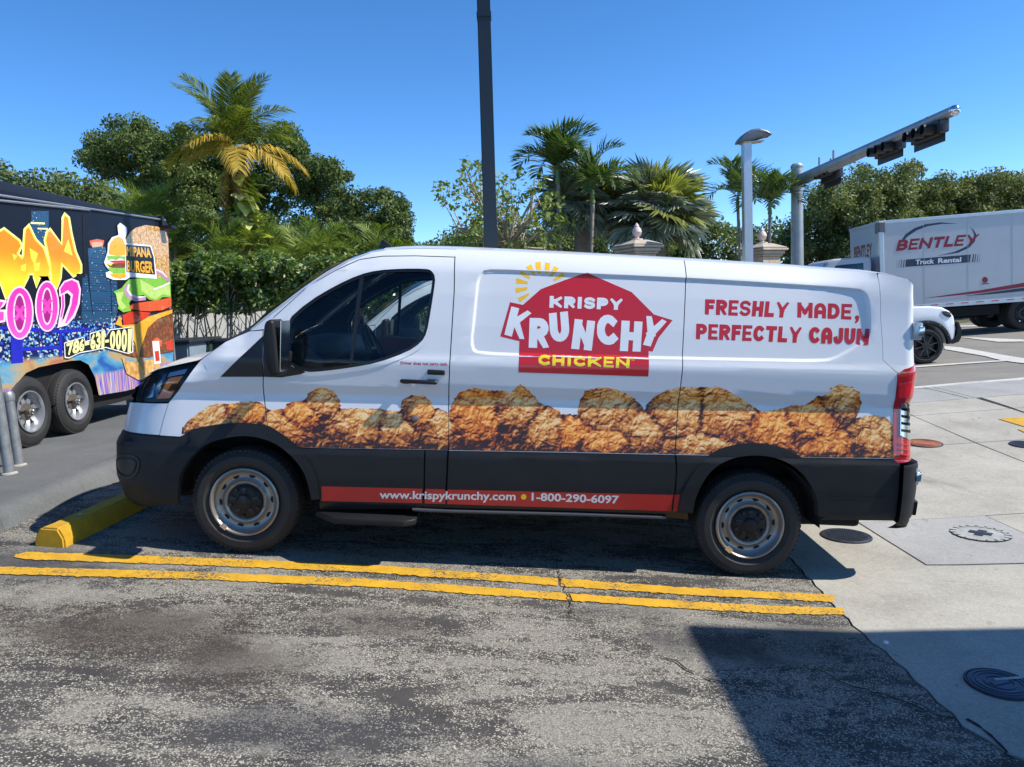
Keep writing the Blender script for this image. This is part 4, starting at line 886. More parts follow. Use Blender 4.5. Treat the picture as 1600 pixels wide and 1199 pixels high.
# ------------------------------------------------------------ printed fried chicken
def chicken_mat():
    m, t, b = nt('fried_chicken_print'); at_ = nod(t, 'ShaderNodeAttribute', attribute_name='art'); sp = t.nodes.new('ShaderNodeSeparateColor'); t.links.new(at_.outputs['Color'], sp.inputs[0])
    def height(loc):
        v = coords(t, (1, 0.2, 1), loc); nz = nod(t, 'ShaderNodeTexNoise', Scale=8.0, Detail=3.0, Roughness=0.55); t.links.new(v, nz.inputs['Vector'])
        sc = t.nodes.new('ShaderNodeVectorMath'); sc.operation = 'SCALE'; sc.inputs['Scale'].default_value = 0.11; t.links.new(nz.outputs['Color'], sc.inputs[0])
        dv = t.nodes.new('ShaderNodeVectorMath'); dv.operation = 'ADD'; t.links.new(v, dv.inputs[0]); t.links.new(sc.outputs[0], dv.inputs[1]); d = dv.outputs[0]
        h = mth(t, 'ADD', mth(t, 'MULTIPLY', voro(t, d, 17, 'F1'), -0.9), mth(t, 'MULTIPLY', voro(t, d, 40, 'F1'), -0.5))
        return mth(t, 'ADD', h, mth(t, 'MULTIPLY', noise(t, d, 60, 4, 0.65), 0.2)), v, d
    h0, v, d = height((0, 0, 0)); h1, _, _ = height((-0.003, 0, 0.007))
    em = mth(t, 'SUBTRACT', h0, h1)
    f = mth(t, 'ADD', mth(t, 'MULTIPLY', em, 1.5), mth(t, 'MULTIPLY', mth(t, 'ADD', h0, 0.42), 0.55))
    f = mth(t, 'ADD', mth(t, 'ADD', f, 0.52), mth(t, 'MULTIPLY_ADD', sp.outputs[0], 1.15, -0.66))
    c = ramp(t, f, [(0.05, (0.030, 0.007, 0.003)), (0.20, (0.18, 0.038, 0.008)), (0.38, (0.43, 0.125, 0.020)), (0.56, (0.64, 0.25, 0.045)), (0.76, (0.80, 0.42, 0.115)), (0.97, (0.92, 0.68, 0.34))])
    c = mixc(t, smooth_node(t, sp.outputs[1], 0.35, 0.75), mixc(t, 1.0, c, (1.0, 0.92, 0.85), 'MULTIPLY'), mixc(t, 1.0, c, (1.12, 0.80, 0.42), 'MULTIPLY'))
    c = mixc(t, mth(t, 'MULTIPLY', smooth_node(t, noise(t, v, 5.0, 4, 0.6), 0.55, 0.72), 0.6), c, mixc(t, 1.0, c, (0.95, 0.55, 0.28), 'MULTIPLY'))
    t.links.new(c, b.inputs['Base Color']); b.inputs['Roughness'].default_value = 0.4; b.inputs['Coat Weight'].default_value = 0.1; b.inputs['Coat Roughness'].default_value = 0.05
    return m
CHK = chicken_mat()
TOPC = [(282, 681), (288, 664), (307, 647), (328, 633), (356, 631), (384, 629), (393, 627), (405, 629), (419, 641), (444, 640), (451, 629), (472, 626), (486, 612), (503, 605), (521, 612), (531, 626), (531, 638), (545, 639), (573, 638), (601, 639), (619, 643), (626, 640), (629, 624), (643, 617), (664, 619), (675, 629), (680, 638), (692, 641), (701, 647), (708, 626), (718, 613), (743, 606), (764, 610), (785, 610), (799, 616), (806, 604.7), (812.4, 600), (827, 610), (841, 627), (852, 634), (869, 638), (880, 650), (890, 647), (902, 648), (904, 629), (915, 612), (936, 605), (960, 608), (985, 617), (1000, 631), (1007, 640), (1013, 629), (1023, 619), (1044, 610), (1065, 605), (1093, 605), (1125, 605), (1139, 612), (1160, 624), (1177, 634), (1190, 644), (1215, 640), (1236, 634), (1257, 633), (1278, 620), (1296, 615), (1299, 608), (1313, 600), (1331, 605), (1343, 613), (1346, 629), (1341, 647), (1338, 654), (1355, 650), (1369, 648), (1387, 656), (1397, 667)]
BOTC = [(1395, 716.3), (1300, 715), (1256, 714.4), (1237, 711), (1205, 700), (1170, 697.5), (1135, 704), (1112, 711), (1055, 710), (862, 706), (701, 703.5), (664, 702.5), (480, 699.5), (464, 700), (437, 681), (418, 669), (397, 666), (370, 665), (335, 668), (300, 676)]
PIECES = [(325, 662, 45, 34, .2), (385, 650, 40, 26, .8), (440, 668, 48, 34, .55), (503, 630, 30, 28, .3), (468, 650, 36, 26, .7), (560, 668, 58, 34, .15), (612, 672, 42, 32, .35), (655, 645, 31, 32, .6), (688, 672, 26, 34, .3), (742, 650, 46, 50, .75), (808, 640, 44, 45, .4), (846, 672, 40, 36, .2), (900, 682, 42, 34, .8), (948, 645, 52, 44, .3), (940, 690, 64, 24, .65), (1004, 678, 40, 34, .25), (1062, 652, 52, 50, .2), (1130, 655, 62, 52, .5), (1090, 694, 74, 26, .1), (1208, 672, 50, 36, .75), (1265, 662, 48, 36, .9), (1315, 630, 34, 32, .35), (1282, 694, 52, 26, .7), (1366, 684, 38, 38, .2)]
rngc = np.random.default_rng(3); T2 = []
for a, b in zip(TOPC[:-1], TOPC[1:]):                        # craggy edge
    k = max(1, int(math.hypot(b[0] - a[0], b[1] - a[1]) / 4))
    for i in range(k): T2.append((a[0] + (b[0] - a[0]) * i / k + rngc.normal(0, 0.9), a[1] + (b[1] - a[1]) * i / k + rngc.normal(0, 0.9)))
poly = sz(T2 + [TOPC[-1]] + BOTC)
for nm, par, clipc in (('chicken_print', fender_o, None),):
    pass
def chicken(parent, clip):
    o = flank('chicken_print', [poly], CHK, parent, 0.0005, 0.022, clip=clip, sstep=0.024)
    co = np.array([v.co for v in o.data.vertices]); uv = w2px(v2w(co)); best = np.full(len(co), -9.0); sh = np.zeros(len(co)); idc = np.zeros(len(co)); sec = np.full(len(co), -9.0)
    for i, (cx_, cy_, rx, ry, r_) in enumerate(PIECES):
        dx = (uv[:, 0] - cx_) / rx; dy = (uv[:, 1] - cy_) / ry; q = 1 - dx * dx - dy * dy + 0.1 * math.sin(i * 5.1); rr_ = np.clip(dx * dx + dy * dy, 0, 1); s_ = 0.30 + 0.62 * np.clip(0.18 * dx - 0.50 * dy + 0.80 * np.sqrt(1.02 - rr_), 0, 1)
        up = q > best; sec = np.where(up, best, np.maximum(sec, q)); sh = np.where(up, s_, sh); idc = np.where(up, r_, idc); best = np.maximum(best, q)
    sh = sh * (0.30 + 0.70 * np.clip((best - sec) / 0.20, 0, 1)); ca = o.data.color_attributes.new('art', 'FLOAT_COLOR', 'POINT')
    arr = np.ones((len(co), 4), np.float32); arr[:, 0] = np.clip(sh, 0, 1); arr[:, 1] = idc; ca.data.foreach_set('color', arr.ravel())
def vline(pa, pb, sg):
    a, b = (np.array(q) for q in sz([pa, pb])); t_ = (b - a) / np.linalg.norm(b - a); n_ = np.array([-t_[1], t_[0]]); n_ = n_ if n_[0] > 0 else -n_
    n_ = n_ * sg; c_ = a + n_ * G_; return ((c_[0], c_[1], 0), (n_[0], n_[1], 0))
D0 = ((414, 632), (418.5, 666)); D1 = ((702, 600), (700.8, 703)); D2 = ((1069, 408), (1054.5, 712))
chicken(fender_o, [vline(*D0, -1)]); chicken(door_o, [vline(*D0, 1), vline(*D1, -1)]); chicken(cp1, [vline(*D1, 1), vline(*D2, -1)]); chicken(cp2, [vline(*D2, 1)])
# ------------------------------------------------------------ food trailer
TX = -5.0; TY0, TY1 = 4.6, 11.0; TZB, TZT = 0.80, 3.18
trl = empty('food_trailer', (TX - 1.1, 8.0, WZ)); tag(trl, 'black food trailer covered in neon city and burger graphics beside the kerb', 'food trailer')
TL = np.array([TX - 1.1, 8.0, WZ])
def tpx(pts, off=0.0):
    d = rays([p[0] for p in pts], [p[1] for p in pts]); P = CAM + d * ((TX + off - CAM[0]) / d[:, 0])[:, None]; return P - TL
TBLK = basic('black_wrap', (0.010, 0.011, 0.014), 0.5, coat=0.05, var=0.3, vs=1.5, spec=0.3)
# body with rounded roof edge
pr = [(0, TZB - WZ), (0, TZT - WZ - 0.22), (-0.03, TZT - WZ - 0.12), (-0.10, TZT - WZ - 0.04), (-0.22, TZT - WZ), (-1.98, TZT - WZ), (-2.10, TZT - WZ - 0.04), (-2.17, TZT - WZ - 0.12), (-2.2, TZT - WZ - 0.22), (-2.2, TZB - WZ)]
def wheelhole(y): return 0
bm = bmesh.new(); ya, yb = TY0 - 8.0, TY1 - 8.0
A = [bm.verts.new((1.1 + p[0], ya, p[1])) for p in pr]; B_ = [bm.verts.new((1.1 + p[0], yb, p[1])) for p in pr]; n = len(pr)
bm.faces.new(A); bm.faces.new(B_[::-1])
for i in range(n):
    if i == 0: continue
    bm.faces.new((A[i], B_[i], B_[(i + 1) % n], A[(i + 1) % n]))
bmesh.ops.recalc_face_normals(bm, faces=bm.faces); bm_obj('roof', bm, TBLK, trl, True, 40)
# printed side skin with wheel cut-out (own sheet, 4 mm thick)
def tside(name, px, mat, off, parent=trl, holes=()):
    q = tpx(px); loops = [[(p[1], p[2]) for p in q]] + [[(p[1], p[2]) for p in tpx(h)] for h in holes]
    pts, tri = tess(loops); V = [(1.1 + off, p[0], p[1]) for p in pts]; Fc = []
    for a, b, c in tri:
        ar = (pts[b][0] - pts[a][0]) * (pts[c][1] - pts[a][1]) - (pts[c][0] - pts[a][0]) * (pts[b][1] - pts[a][1]); Fc.append((a, b, c) if ar > 0 else (a, c, b))
    return mesh_obj(name, V, Fc, mat, parent)
def skyline_mat():
    m, t, b = nt('city_night_print'); v = coords(t); sx = t.nodes.new('ShaderNodeSeparateXYZ'); t.links.new(v, sx.inputs[0]); z = sx.outputs[2]; y = sx.outputs[1]
    vv = coords(t, (1, 16, 22)); cell = voro(t, vv, 2.2, 'F1', 'Color', 0.9); sc = t.nodes.new('ShaderNodeSeparateColor'); t.links.new(cell, sc.inputs[0])
    lit = mth(t, 'LESS_THAN', sc.outputs[0], 0.42); hue = ramp(t, sc.outputs[1], [(0, (0.02, 0.05, 0.5)), (0.3, (0.03, 0.3, 0.6)), (0.5, (0.7, 0.6, 0.35)), (0.7, (0.3, 0.55, 0.6)), (1, (0.04, 0.02, 0.35))])
    low = mixc(t, lit, (0.008, 0.012, 0.09), hue)
    st_ = noise(t, coords(t, (1, 6, 0.25)), 2.0, 3, 0.6); neon = ramp(t, st_, [(0.30, (0.03, 0.03, 0.45)), (0.42, (0.25, 0.12, 0.5)), (0.48, (0.6, 0.35, 0.2)), (0.54, (0.05, 0.05, 0.5)), (0.6, (0.6, 0.5, 0.35)), (0.68, (0.10, 0.15, 0.6)), (0.78, (0.5, 0.1, 0.3))])
    glow = ramp(t, noise(t, coords(t, (1, 0.8, 2.0)), 1.6, 4, 0.55, 0.6), [(0.32, (0.02, 0.10, 0.35)), (0.45, (0.10, 0.32, 0.45)), (0.55, (0.45, 0.30, 0.12)), (0.68, (0.40, 0.06, 0.08)), (0.8, (0.3, 0.45, 0.5))])
    c = mixc(t, smooth_node(t, z, 0.86, 0.94), glow, low)
    c = mixc(t, smooth_node(t, z, 0.66, 0.60), c, neon)
    c = mixc(t, smooth_node(t, z, 1.28, 1.36), c, (0.008, 0.010, 0.018))
    t.links.new(c, b.inputs['Base Color']); b.inputs['Roughness'].default_value = 0.45; b.inputs['Coat Weight'].default_value = 0.05; b.inputs['Specular IOR Level'].default_value = 0.3; return m
SKYM = skyline_mat()
arch = [(10, 626), (20, 606), (40, 583), (60, 574), (110, 564), (125, 563), (138, 570), (148, 590), (154, 617)]
skin = [(-130, 262), (0, 297), (110, 320), (256, 340), (262.5, 352), (267, 480), (270.5, 560), (272, 588), (240, 600), (196, 611), (160, 617), (155, 618)] + arch[::-1] + [(-130, 655)]
sk = tside('side_panel', skin, SKYM, 0.004)
DKV = basic('wheel_arch_black', (0.006, 0.006, 0.007), 0.8); box_obj('underframe', (-0.9, 1.02, TY0 - 8 + 0.2, TY1 - 8 - 0.1, 0.22, 0.36), DKV, trl); box_obj('wheel_housing', (0.55, 0.98, -1.05, 1.05, 0.36, 0.86), DKV, trl)
box_obj('front_wall', (-1.05, 1.06, yb - 0.02, yb - 0.005, 0.40, TZT - WZ - 0.25), TBLK, trl)
ang = [(1.1, yb + 0.004, TZB - WZ), (1.1, yb + 0.004, TZT - WZ - 0.2)]
bm = bmesh.new(); box(bm, 1.06, 1.112, yb - 0.03, yb + 0.02, TZB - WZ, TZT - WZ - 0.2); bm_obj('corner_trim', bm, ALU, trl)
for (a, b) in (((-130, 286), (258, 344.5)), ((-130, 300), (140, 328.5))):
    q = tpx([a, b], 0.02); tube('awning_rail', [q[0], q[1]], 0.014, ALU, trl, 6)
tube('drawbar', [(0.7, yb - 0.1, 0.30), (0.0, yb + 1.1, 0.22), (0, yb + 1.4, 0.22)], 0.05, BLACK, trl, 6); tube('drawbar', [(-0.7, yb - 0.1, 0.30), (0.0, yb + 1.1, 0.22)], 0.05, BLACK, trl, 6)
# hatch seams, hinges
for L_ in ([(-60, 428.5), (0, 429.2), (120, 432.8), (132, 433.4), (132, 434.6), (120, 434.2), (0, 431), (-60, 430.5)], [(-60, 508), (0, 507), (100, 500), (128, 497.5), (128, 500), (100, 503), (0, 510.5), (-60, 512)], [(128, 335), (129.5, 335.4), (132, 433), (130.5, 433)]):
    tside('hatch_seam', L_, DARK, 0.0085)
tside('hatch_latch', [(118, 428), (124, 428), (124, 438), (118, 438)], BLACK, 0.013)
def flatm(name, col, var=0.1, vs=10, **k): return basic('print_' + name, col, 0.28, coat=0.5, var=var, vs=vs, **k)
C_ = {k: flatm(k, v) for k, v in dict(orange=(0.85, 0.30, 0.015), yellow=(0.9, 0.78, 0.06), paleyellow=(0.92, 0.88, 0.35), pink=(0.85, 0.05, 0.42), palepink=(0.92, 0.62, 0.80), magenta=(0.35, 0.02, 0.2), white=(0.82, 0.82, 0.82), black=(0.008, 0.008, 0.010), tan=(0.62, 0.36, 0.13), green=(0.22, 0.50, 0.06), lightgreen=(0.48, 0.66, 0.18), red=(0.62, 0.045, 0.018), tomato=(0.72, 0.11, 0.04), cheese=(0.82, 0.40, 0.03), onion=(0.48, 0.28, 0.40), onionw=(0.80, 0.70, 0.74), tower=(0.02, 0.06, 0.16), cyan=(0.05, 0.36, 0.55), deepblue=(0.015, 0.02, 0.42), warm=(0.65, 0.38, 0.22)).items()}
def grad_mat(name, a, b_, z0, z1):
    m, t, b = nt(name); v = coords(t); sx = t.nodes.new('ShaderNodeSeparateXYZ'); t.links.new(v, sx.inputs[0]); f = mth(t, 'ADD', sx.outputs[2], mth(t, 'MULTIPLY', noise(t, v, 3, 3), 0.2)); t.links.new(mixc(t, smooth_node(t, f, z0, z1), a, b_), b.inputs['Base Color']); b.inputs['Roughness'].default_value = 0.28; b.inputs['Coat Weight'].default_value = 0.4; return m
C_['orange'] = grad_mat('print_orange_fade', (0.88, 0.66, 0.03), (0.82, 0.25, 0.015), 1.75, 2.15)
C_['pink'] = grad_mat('print_pink_fade', (0.80, 0.10, 0.50), (0.85, 0.04, 0.38), 1.2, 1.7)
def spotty(name, a, b_, c_, sc):
    m, t, b = nt(name); v = coords(t); f = mth(t, 'ADD', mth(t, 'MULTIPLY', noise(t, v, sc, 5, 0.65), 0.7), mth(t, 'MULTIPLY', voro(t, v, sc * 2.2), 0.45)); t.links.new(ramp(t, f, [(0.32, a), (0.55, b_), (0.78, c_)]), b.inputs['Base Color']); b.inputs['Roughness'].default_value = 0.28; b.inputs['Coat Weight'].default_value = 0.5; return m
BUN = spotty('print_sesame_bun', (0.85, 0.66, 0.36), (0.62, 0.35, 0.12), (0.36, 0.15, 0.035), 16); PATTY = spotty('print_patty', (0.33, 0.14, 0.05), (0.10, 0.035, 0.014), (0.42, 0.10, 0.03), 9)
def tower_mat():
    m, t, b = nt('print_tower'); v = coords(t, (1, 1, 1)); br = nod(t, 'ShaderNodeTexBrick', Scale=1.0); br.inputs['Brick Width'].default_value = 0.9; br.inputs['Row Height'].default_value = 0.03; br.inputs['Mortar Size'].default_value = 0.009
    br.inputs['Color1'].default_value = (0.012, 0.03, 0.09, 1); br.inputs['Color2'].default_value = (0.03, 0.07, 0.16, 1); br.inputs['Mortar'].default_value = (0.02, 0.085, 0.17, 1)
    mp = t.nodes.new('ShaderNodeMapping'); mp.inputs['Rotation'].default_value = (0, 0, 0); cx = t.nodes.new('ShaderNodeSeparateXYZ'); cb = t.nodes.new('ShaderNodeCombineXYZ'); t.links.new(v, cx.inputs[0]); t.links.new(cx.outputs[1], cb.inputs[0]); t.links.new(cx.outputs[2], cb.inputs[1]); t.links.new(cb.outputs[0], br.inputs[0])
    sp = mth(t, 'LESS_THAN', voro(t, coords(t, (1, 14, 34)), 1.0), 0.13); c = mixc(t, sp, br.outputs[0], (0.75, 0.72, 0.6)); t.links.new(c, b.inputs['Base Color']); b.inputs['Roughness'].default_value = 0.25; b.inputs['Coat Weight'].default_value = 0.5; return m
TOW = tower_mat()
zt = lambda L: [(x / 5.711, 330 + y / 5.711) for x, y in L]
zb_ = lambda L: [(x / 5.711, 500 + y / 5.711) for x, y in L]
lay = [0.0052]
def art(name, L, mat, f=zt, parent=None):
    lay[0] += 0.00022; return tside(name, f(L), mat, lay[0], parent or sk)
def tube2d(L, w): # outline ribbon polygon from a centre line
    p = [np.array(q, float) for q in L]; a, b = [], []
    for i in range(len(p)):
        t = p[min(i + 1, len(p) - 1)] - p[max(i - 1, 0)]; t /= np.linalg.norm(t); n_ = np.array([-t[1], t[0]]); ww = w if np.isscalar(w) else w[i]; a.append(p[i] + n_ * ww / 2); b.append(p[i] - n_ * ww / 2)
    return a + b[::-1]
art('printed_tower', [(275, 0), (430, 0), (432, 300), (275, 300)], TOW); art('printed_tower', [(780, 335), (860, 318), (940, 320), (985, 700), (990, 985), (835, 1005), (800, 700)], TOW)
art('printed_light_band', [(268, 98), (395, 103), (395, 120), (268, 114)], C_['paleyellow']); art('printed_light_band', [(330, 150), (420, 152), (420, 166), (330, 163)], C_['paleyellow'])
art('printed_tower_top', [(795, 265), (860, 250), (925, 262), (920, 300), (820, 322), (800, 300)], C_['tomato']); art('printed_tower_top', [(812, 280), (905, 275), (915, 315), (820, 325)], C_['warm'])
art('printed_tower', [(985, 610), (1040, 600), (1045, 900), (1000, 985)], TOW); art('printed_tower', [(730, 600), (770, 560), (830, 1000), (720, 1000)], TOW)
art('printed_blue_frame', [(-200, 30), (560, 92), (560, 118), (-200, 75)], C_['deepblue'], zb_); art('printed_blue_frame', [(520, 90), (800, 70), (800, 95), (560, 120)], C_['deepblue'], zb_); art('printed_blue_frame', [(90, 120), (195, 150), (200, 380), (95, 390)], C_['deepblue'], zb_); art('printed_blue_frame', [(520, 90), (550, 90), (552, 320), (525, 330)], C_['deepblue'], zb_); art('printed_blue_frame', [(90, 255), (560, 225), (560, 255), (90, 290)], C_['deepblue'], zb_)
# neon words
BAN = [[(-120, 250), (28, 158), (165, 265), (185, 310), (150, 380), (215, 450), (225, 560), (150, 690), (48, 775), (0, 640), (-120, 560)], [(205, 300), (215, 165), (250, 130), (310, 255), (385, 330), (440, 505), (430, 585), (480, 735), (455, 700), (425, 590), (345, 590), (318, 680), (290, 560), (255, 560), (180, 715), (120, 640), (160, 470), (200, 400)], [(395, 260), (415, 185), (440, 165), (545, 300), (555, 60), (572, 30), (605, 60), (628, 200), (665, 360), (715, 480), (715, 545), (650, 580), (545, 470), (530, 600), (480, 750), (455, 620), (440, 470)]]
for w_, m_ in ((26, 'paleyellow'), (4, 'yellow'), (-16, 'orange')):
    for L in BAN: art('neon_word', offset_loop([np.array(p, float) for p in L], -w_ * 0.5), C_[m_])
for L in ([(100, 380), (145, 400), (120, 440)], [(175, 490), (225, 470), (215, 540), (180, 530)], [(255, 330), (330, 380), (300, 480), (268, 420)], [(290, 470), (345, 460), (340, 530), (300, 540)], [(560, 360), (600, 250), (640, 400)]): art('neon_word_gap', L, C_['yellow'])
def ell(cx, cy, rx, ry, n=26, a0=0, a1=360): return [(cx + rx * math.cos(math.radians(a0 + (a1 - a0) * k / n)), cy + ry * math.sin(math.radians(a0 + (a1 - a0) * k / n))) for k in range(n)]
for (cx, cy, rx, ry) in ((165, 910, 112, 225), (410, 850, 95, 215)):
    art('neon_word', ell(cx, cy, rx + 14, ry + 14), C_['palepink']); art('neon_word', ell(cx, cy, rx, ry), C_['pink']); art('neon_word', ell(cx, cy, rx * 0.52, ry * 0.78), C_['palepink']); art('neon_word', ell(cx, cy, rx * 0.40, ry * 0.70), C_['magenta'])
    for s_ in (-1, 1): art('neon_star', tube2d([(cx - rx * 0.35 * s_, cy - 60), (cx + rx * 0.35 * s_, cy + 60)], 34), C_['pink'])
art('neon_word', [(515, 690), (560, 625), (630, 600), (690, 625), (712, 700), (700, 830), (660, 940), (590, 1020), (495, 1045), (510, 1020), (560, 960), (610, 830), (620, 760), (590, 730), (520, 765)], C_['palepink']); art('neon_word', [(528, 692), (565, 640), (630, 615), (678, 640), (696, 705), (682, 830), (640, 930), (580, 1005), (570, 1000), (625, 840), (640, 745), (595, 705), (530, 745)], C_['pink'])
art('neon_word', tube2d([(548, 742), (552, 850), (530, 960), (512, 1028)], [34, 34, 30, 14]), C_['palepink']); art('neon_word', tube2d([(548, 748), (552, 850), (532, 950)], [18, 18, 14]), C_['pink'])
art('neon_word', [(-80, 780), (50, 800), (20, 850), (-20, 880), (40, 880), (35, 990), (-80, 1010)], C_['palepink']); art('neon_word', [(-80, 800), (20, 815), (-30, 900), (20, 900), (18, 975), (-80, 990)], C_['pink'])
# big burger
art('printed_bun', [(1060, 300), (1110, 250), (1150, 190), (1200, 150), (1290, 125), (1400, 140), (1475, 190), (1492, 250), (1500, 480), (1508, 600), (1380, 600), (1100, 560)], BUN)
art('printed_bun', [(1075, 330), (1120, 370), (1230, 380), (1300, 360), (1420, 350), (1420, 520), (1380, 545), (1220, 535), (1120, 480)], spotty('print_bun_base', (0.80, 0.55, 0.25), (0.70, 0.40, 0.12), (0.45, 0.2, 0.05), 7), zb_)
art('printed_patty', [(1230, 230), (1300, 20), (1400, -60), (1530, -100), (1545, 280), (1420, 300), (1330, 330), (1180, 330), (1080, 300), (1130, 250)], PATTY, zb_); art('printed_bacon', [(1345, 190), (1390, 155), (1440, 190), (1430, 240), (1350, 245)], C_['tomato'], zb_); art('printed_bacon', [(1470, 200), (1530, 170), (1540, 270), (1480, 270)], C_['red'], zb_)
art('printed_cheese', [(1015, 1010), (1060, 930), (1080, 1020), (1200, 1010), (1320, 940), (1528, 880), (1528, 910), (1400, 960), (1310, 1040), (1240, 1240), (1225, 1330), (1195, 1180), (1120, 1050)], C_['cheese'])
art('printed_lettuce', [(1000, 720), (1070, 690), (1110, 640), (1140, 610), (1250, 600), (1510, 590), (1515, 770), (1440, 770), (1390, 805), (1320, 790), (1270, 750), (1180, 760), (1140, 820), (1160, 890), (1090, 905), (1040, 870), (1060, 790)], C_['green']); art('printed_lettuce', [(1240, 610), (1330, 660), (1400, 700), (1500, 650), (1512, 760), (1440, 740), (1380, 790), (1330, 770), (1250, 710)], C_['lightgreen']); art('printed_lettuce', [(1020, 730), (1090, 720), (1070, 800), (1120, 860), (1070, 880), (1040, 830)], C_['lightgreen'])
art('printed_tomato', [(1135, 860), (1180, 825), (1290, 810), (1400, 795), (1518, 770), (1520, 850), (1440, 885), (1330, 895), (1240, 890), (1160, 875)], C_['tomato']); art('printed_tomato', [(1082, 930), (1140, 900), (1220, 895), (1330, 905), (1310, 945), (1200, 1000), (1090, 1020)], C_['red'])
art('printed_onion', tube2d([(1130, 660), (1110, 710), (1140, 760), (1200, 785), (1290, 780)], [40, 44, 46, 46, 30]), C_['onion']); art('printed_onion', tube2d([(1140, 655), (1125, 705), (1155, 748), (1210, 768), (1285, 765)], [14, 18, 20, 18, 8]), C_['onionw']); art('printed_onion', tube2d([(1370, 530), (1430, 550), (1470, 600), (1500, 625)], [30, 36, 36, 24]), C_['onion']); art('printed_onion', tube2d([(1380, 522), (1435, 545), (1480, 590)], 12), C_['onionw']); art('printed_onion', tube2d([(1360, 700), (1430, 675), (1505, 640)], 16), C_['onionw'])
# round badge: small burger and two words
art('badge_outline', [(915, 460), (945, 370), (950, 290), (985, 235), (1045, 215), (1035, 130), (1060, 105), (1120, 150), (1120, 200), (1105, 240), (1115, 285), (1335, 305), (1365, 400), (1390, 605), (1150, 590), (1110, 615), (1000, 615), (935, 590), (930, 550), (965, 535), (930, 490)], C_['white'])
art('badge_bun', [(955, 385), (965, 300), (1000, 245), (1045, 228), (1085, 250), (1105, 300), (1105, 395), (1030, 405)], C_['cheese']); art('badge_lettuce', [(940, 400), (1105, 405), (1105, 440), (1060, 420), (1020, 440), (980, 425), (950, 445)], C_['green']); art('badge_tomato', [(955, 445), (1105, 440), (1105, 462), (1000, 465)], C_['red']); art('badge_patty', [(940, 470), (1105, 462), (1105, 505), (1050, 520), (960, 500)], PATTY); art('badge_cheese', [(930, 465), (1000, 462), (975, 490)], C_['yellow']); art('badge_lettuce', [(950, 505), (1105, 510), (1105, 560), (1000, 560), (960, 530)], C_['green']); art('badge_bun', [(965, 560), (1105, 555), (1110, 590), (1060, 605), (990, 590)], C_['cheese'])
art('badge_plate', [(1108, 300), (1328, 318), (1358, 410), (1372, 568), (1115, 545)], C_['black'])
def ttext(name, body, quad, mat, f, bold=0.03, block=None):
    lay[0] += 0.0003; q = f(quad)
    if block:
        qa = np.array(q); asp = np.linalg.norm(qa[1] - qa[0]) / np.linalg.norm(qa[0] - qa[3]); ql = block_text2d(body, asp, block, 0.06); uv = np.array([p for a, _ in ql for p in a]); Fc = [tuple(range(4 * i, 4 * i + 4)) for i in range(len(ql))]; ex_o = np.repeat([li * 0.00008 for _, li in ql], 4)
    else: uv, Fc, _ = text2d(body, bold); ex_o = 0
    p = quad_map(uv, q); P = tpx(p); P[:, 0] = 1.1 + lay[0] + ex_o; return mesh_obj(name, P, Fc, mat, sk)
ttext('badge_lettering', 'MIPANA', [(1115, 315), (1330, 330), (1340, 418), (1112, 400)], C_['cheese'], zt, 0.035); ttext('badge_lettering', 'BURGER', [(1118, 440), (1350, 450), (1358, 558), (1118, 542)], C_['cheese'], zt, 0.035)
pn = [(572, 205), (1160, 75), (1150, 290), (585, 310)]
art('number_outline', [(555, 205), (735, 150), (745, 195), (785, 180), (785, 120), (915, 85), (930, 150), (965, 85), (1175, 60), (1175, 290), (1130, 305), (960, 260), (930, 250), (800, 280), (740, 290), (690, 300), (600, 345), (560, 340)], C_['white'], zb_); art('number_outline', [(562, 212), (730, 160), (740, 205), (790, 190), (792, 128), (908, 93), (925, 160), (970, 93), (1168, 68), (1166, 282), (1130, 296), (965, 252), (930, 242), (800, 272), (738, 280), (690, 292), (600, 335), (568, 330)], C_['black'], zb_)
for ch, q in zip('786-631-0001', [[(575, 215), (640, 190), (625, 310), (590, 320)], [(640, 190), (690, 172), (692, 290), (625, 308)], [(690, 172), (735, 165), (735, 275), (690, 290)], [(738, 205), (780, 198), (780, 222), (738, 232)], [(790, 135), (835, 115), (835, 262), (790, 272)], [(838, 115), (882, 105), (882, 255), (838, 262)], [(888, 105), (918, 98), (912, 262), (888, 265)], [(922, 180), (955, 176), (955, 200), (922, 206)], [(962, 108), (1015, 90), (1010, 262), (965, 265)], [(1018, 92), (1065, 84), (1062, 272), (1015, 270)], [(1068, 84), (1118, 80), (1112, 285), (1066, 280)], [(1125, 82), (1162, 78), (1150, 290), (1122, 292)]]): ttext('number_digit', ch, q, C_['paleyellow'], zb_, 0.045)
q = tpx([(254, 352)])[0]; bm = bmesh.new(); box(bm, 1.11, 1.30, q[1] - 0.14, q[1] + 0.02, q[2] - 0.08, q[2] - 0.02, 0.015); box(bm, 1.10, 1.16, q[1] - 0.12, q[1] - 0.06, q[2] - 0.05, q[2] + 0.12, 0.01); bm_obj('flood_lamp', bm, BLACK, trl)
q = tpx([(243, 551)])[0]; box_obj('tyre_sign_plate', (1.104, 1.118, q[1] - 0.10, q[1] + 0.1, q[2] - 0.16, q[2] + 0.16), C_['white'], trl); box_obj('plate_print', (1.112, 1.1205, q[1] - 0.06, q[1] + 0.06, q[2] - 0.12, q[2] + 0.02), C_['red'], trl)
for yy, zz in ((7.60, 0.365), (8.42, 0.365)):
    wo = wheel(trl, 'wheel', 0, 0, 0, 0.372, 0.23, 0.215, 'trailer', face=ALU); wo.rotation_euler = (0, 0, math.pi / 2); wo.location = (1.12, yy - 8.0, zz)
trl.rotation_euler = (0, 0, 0)

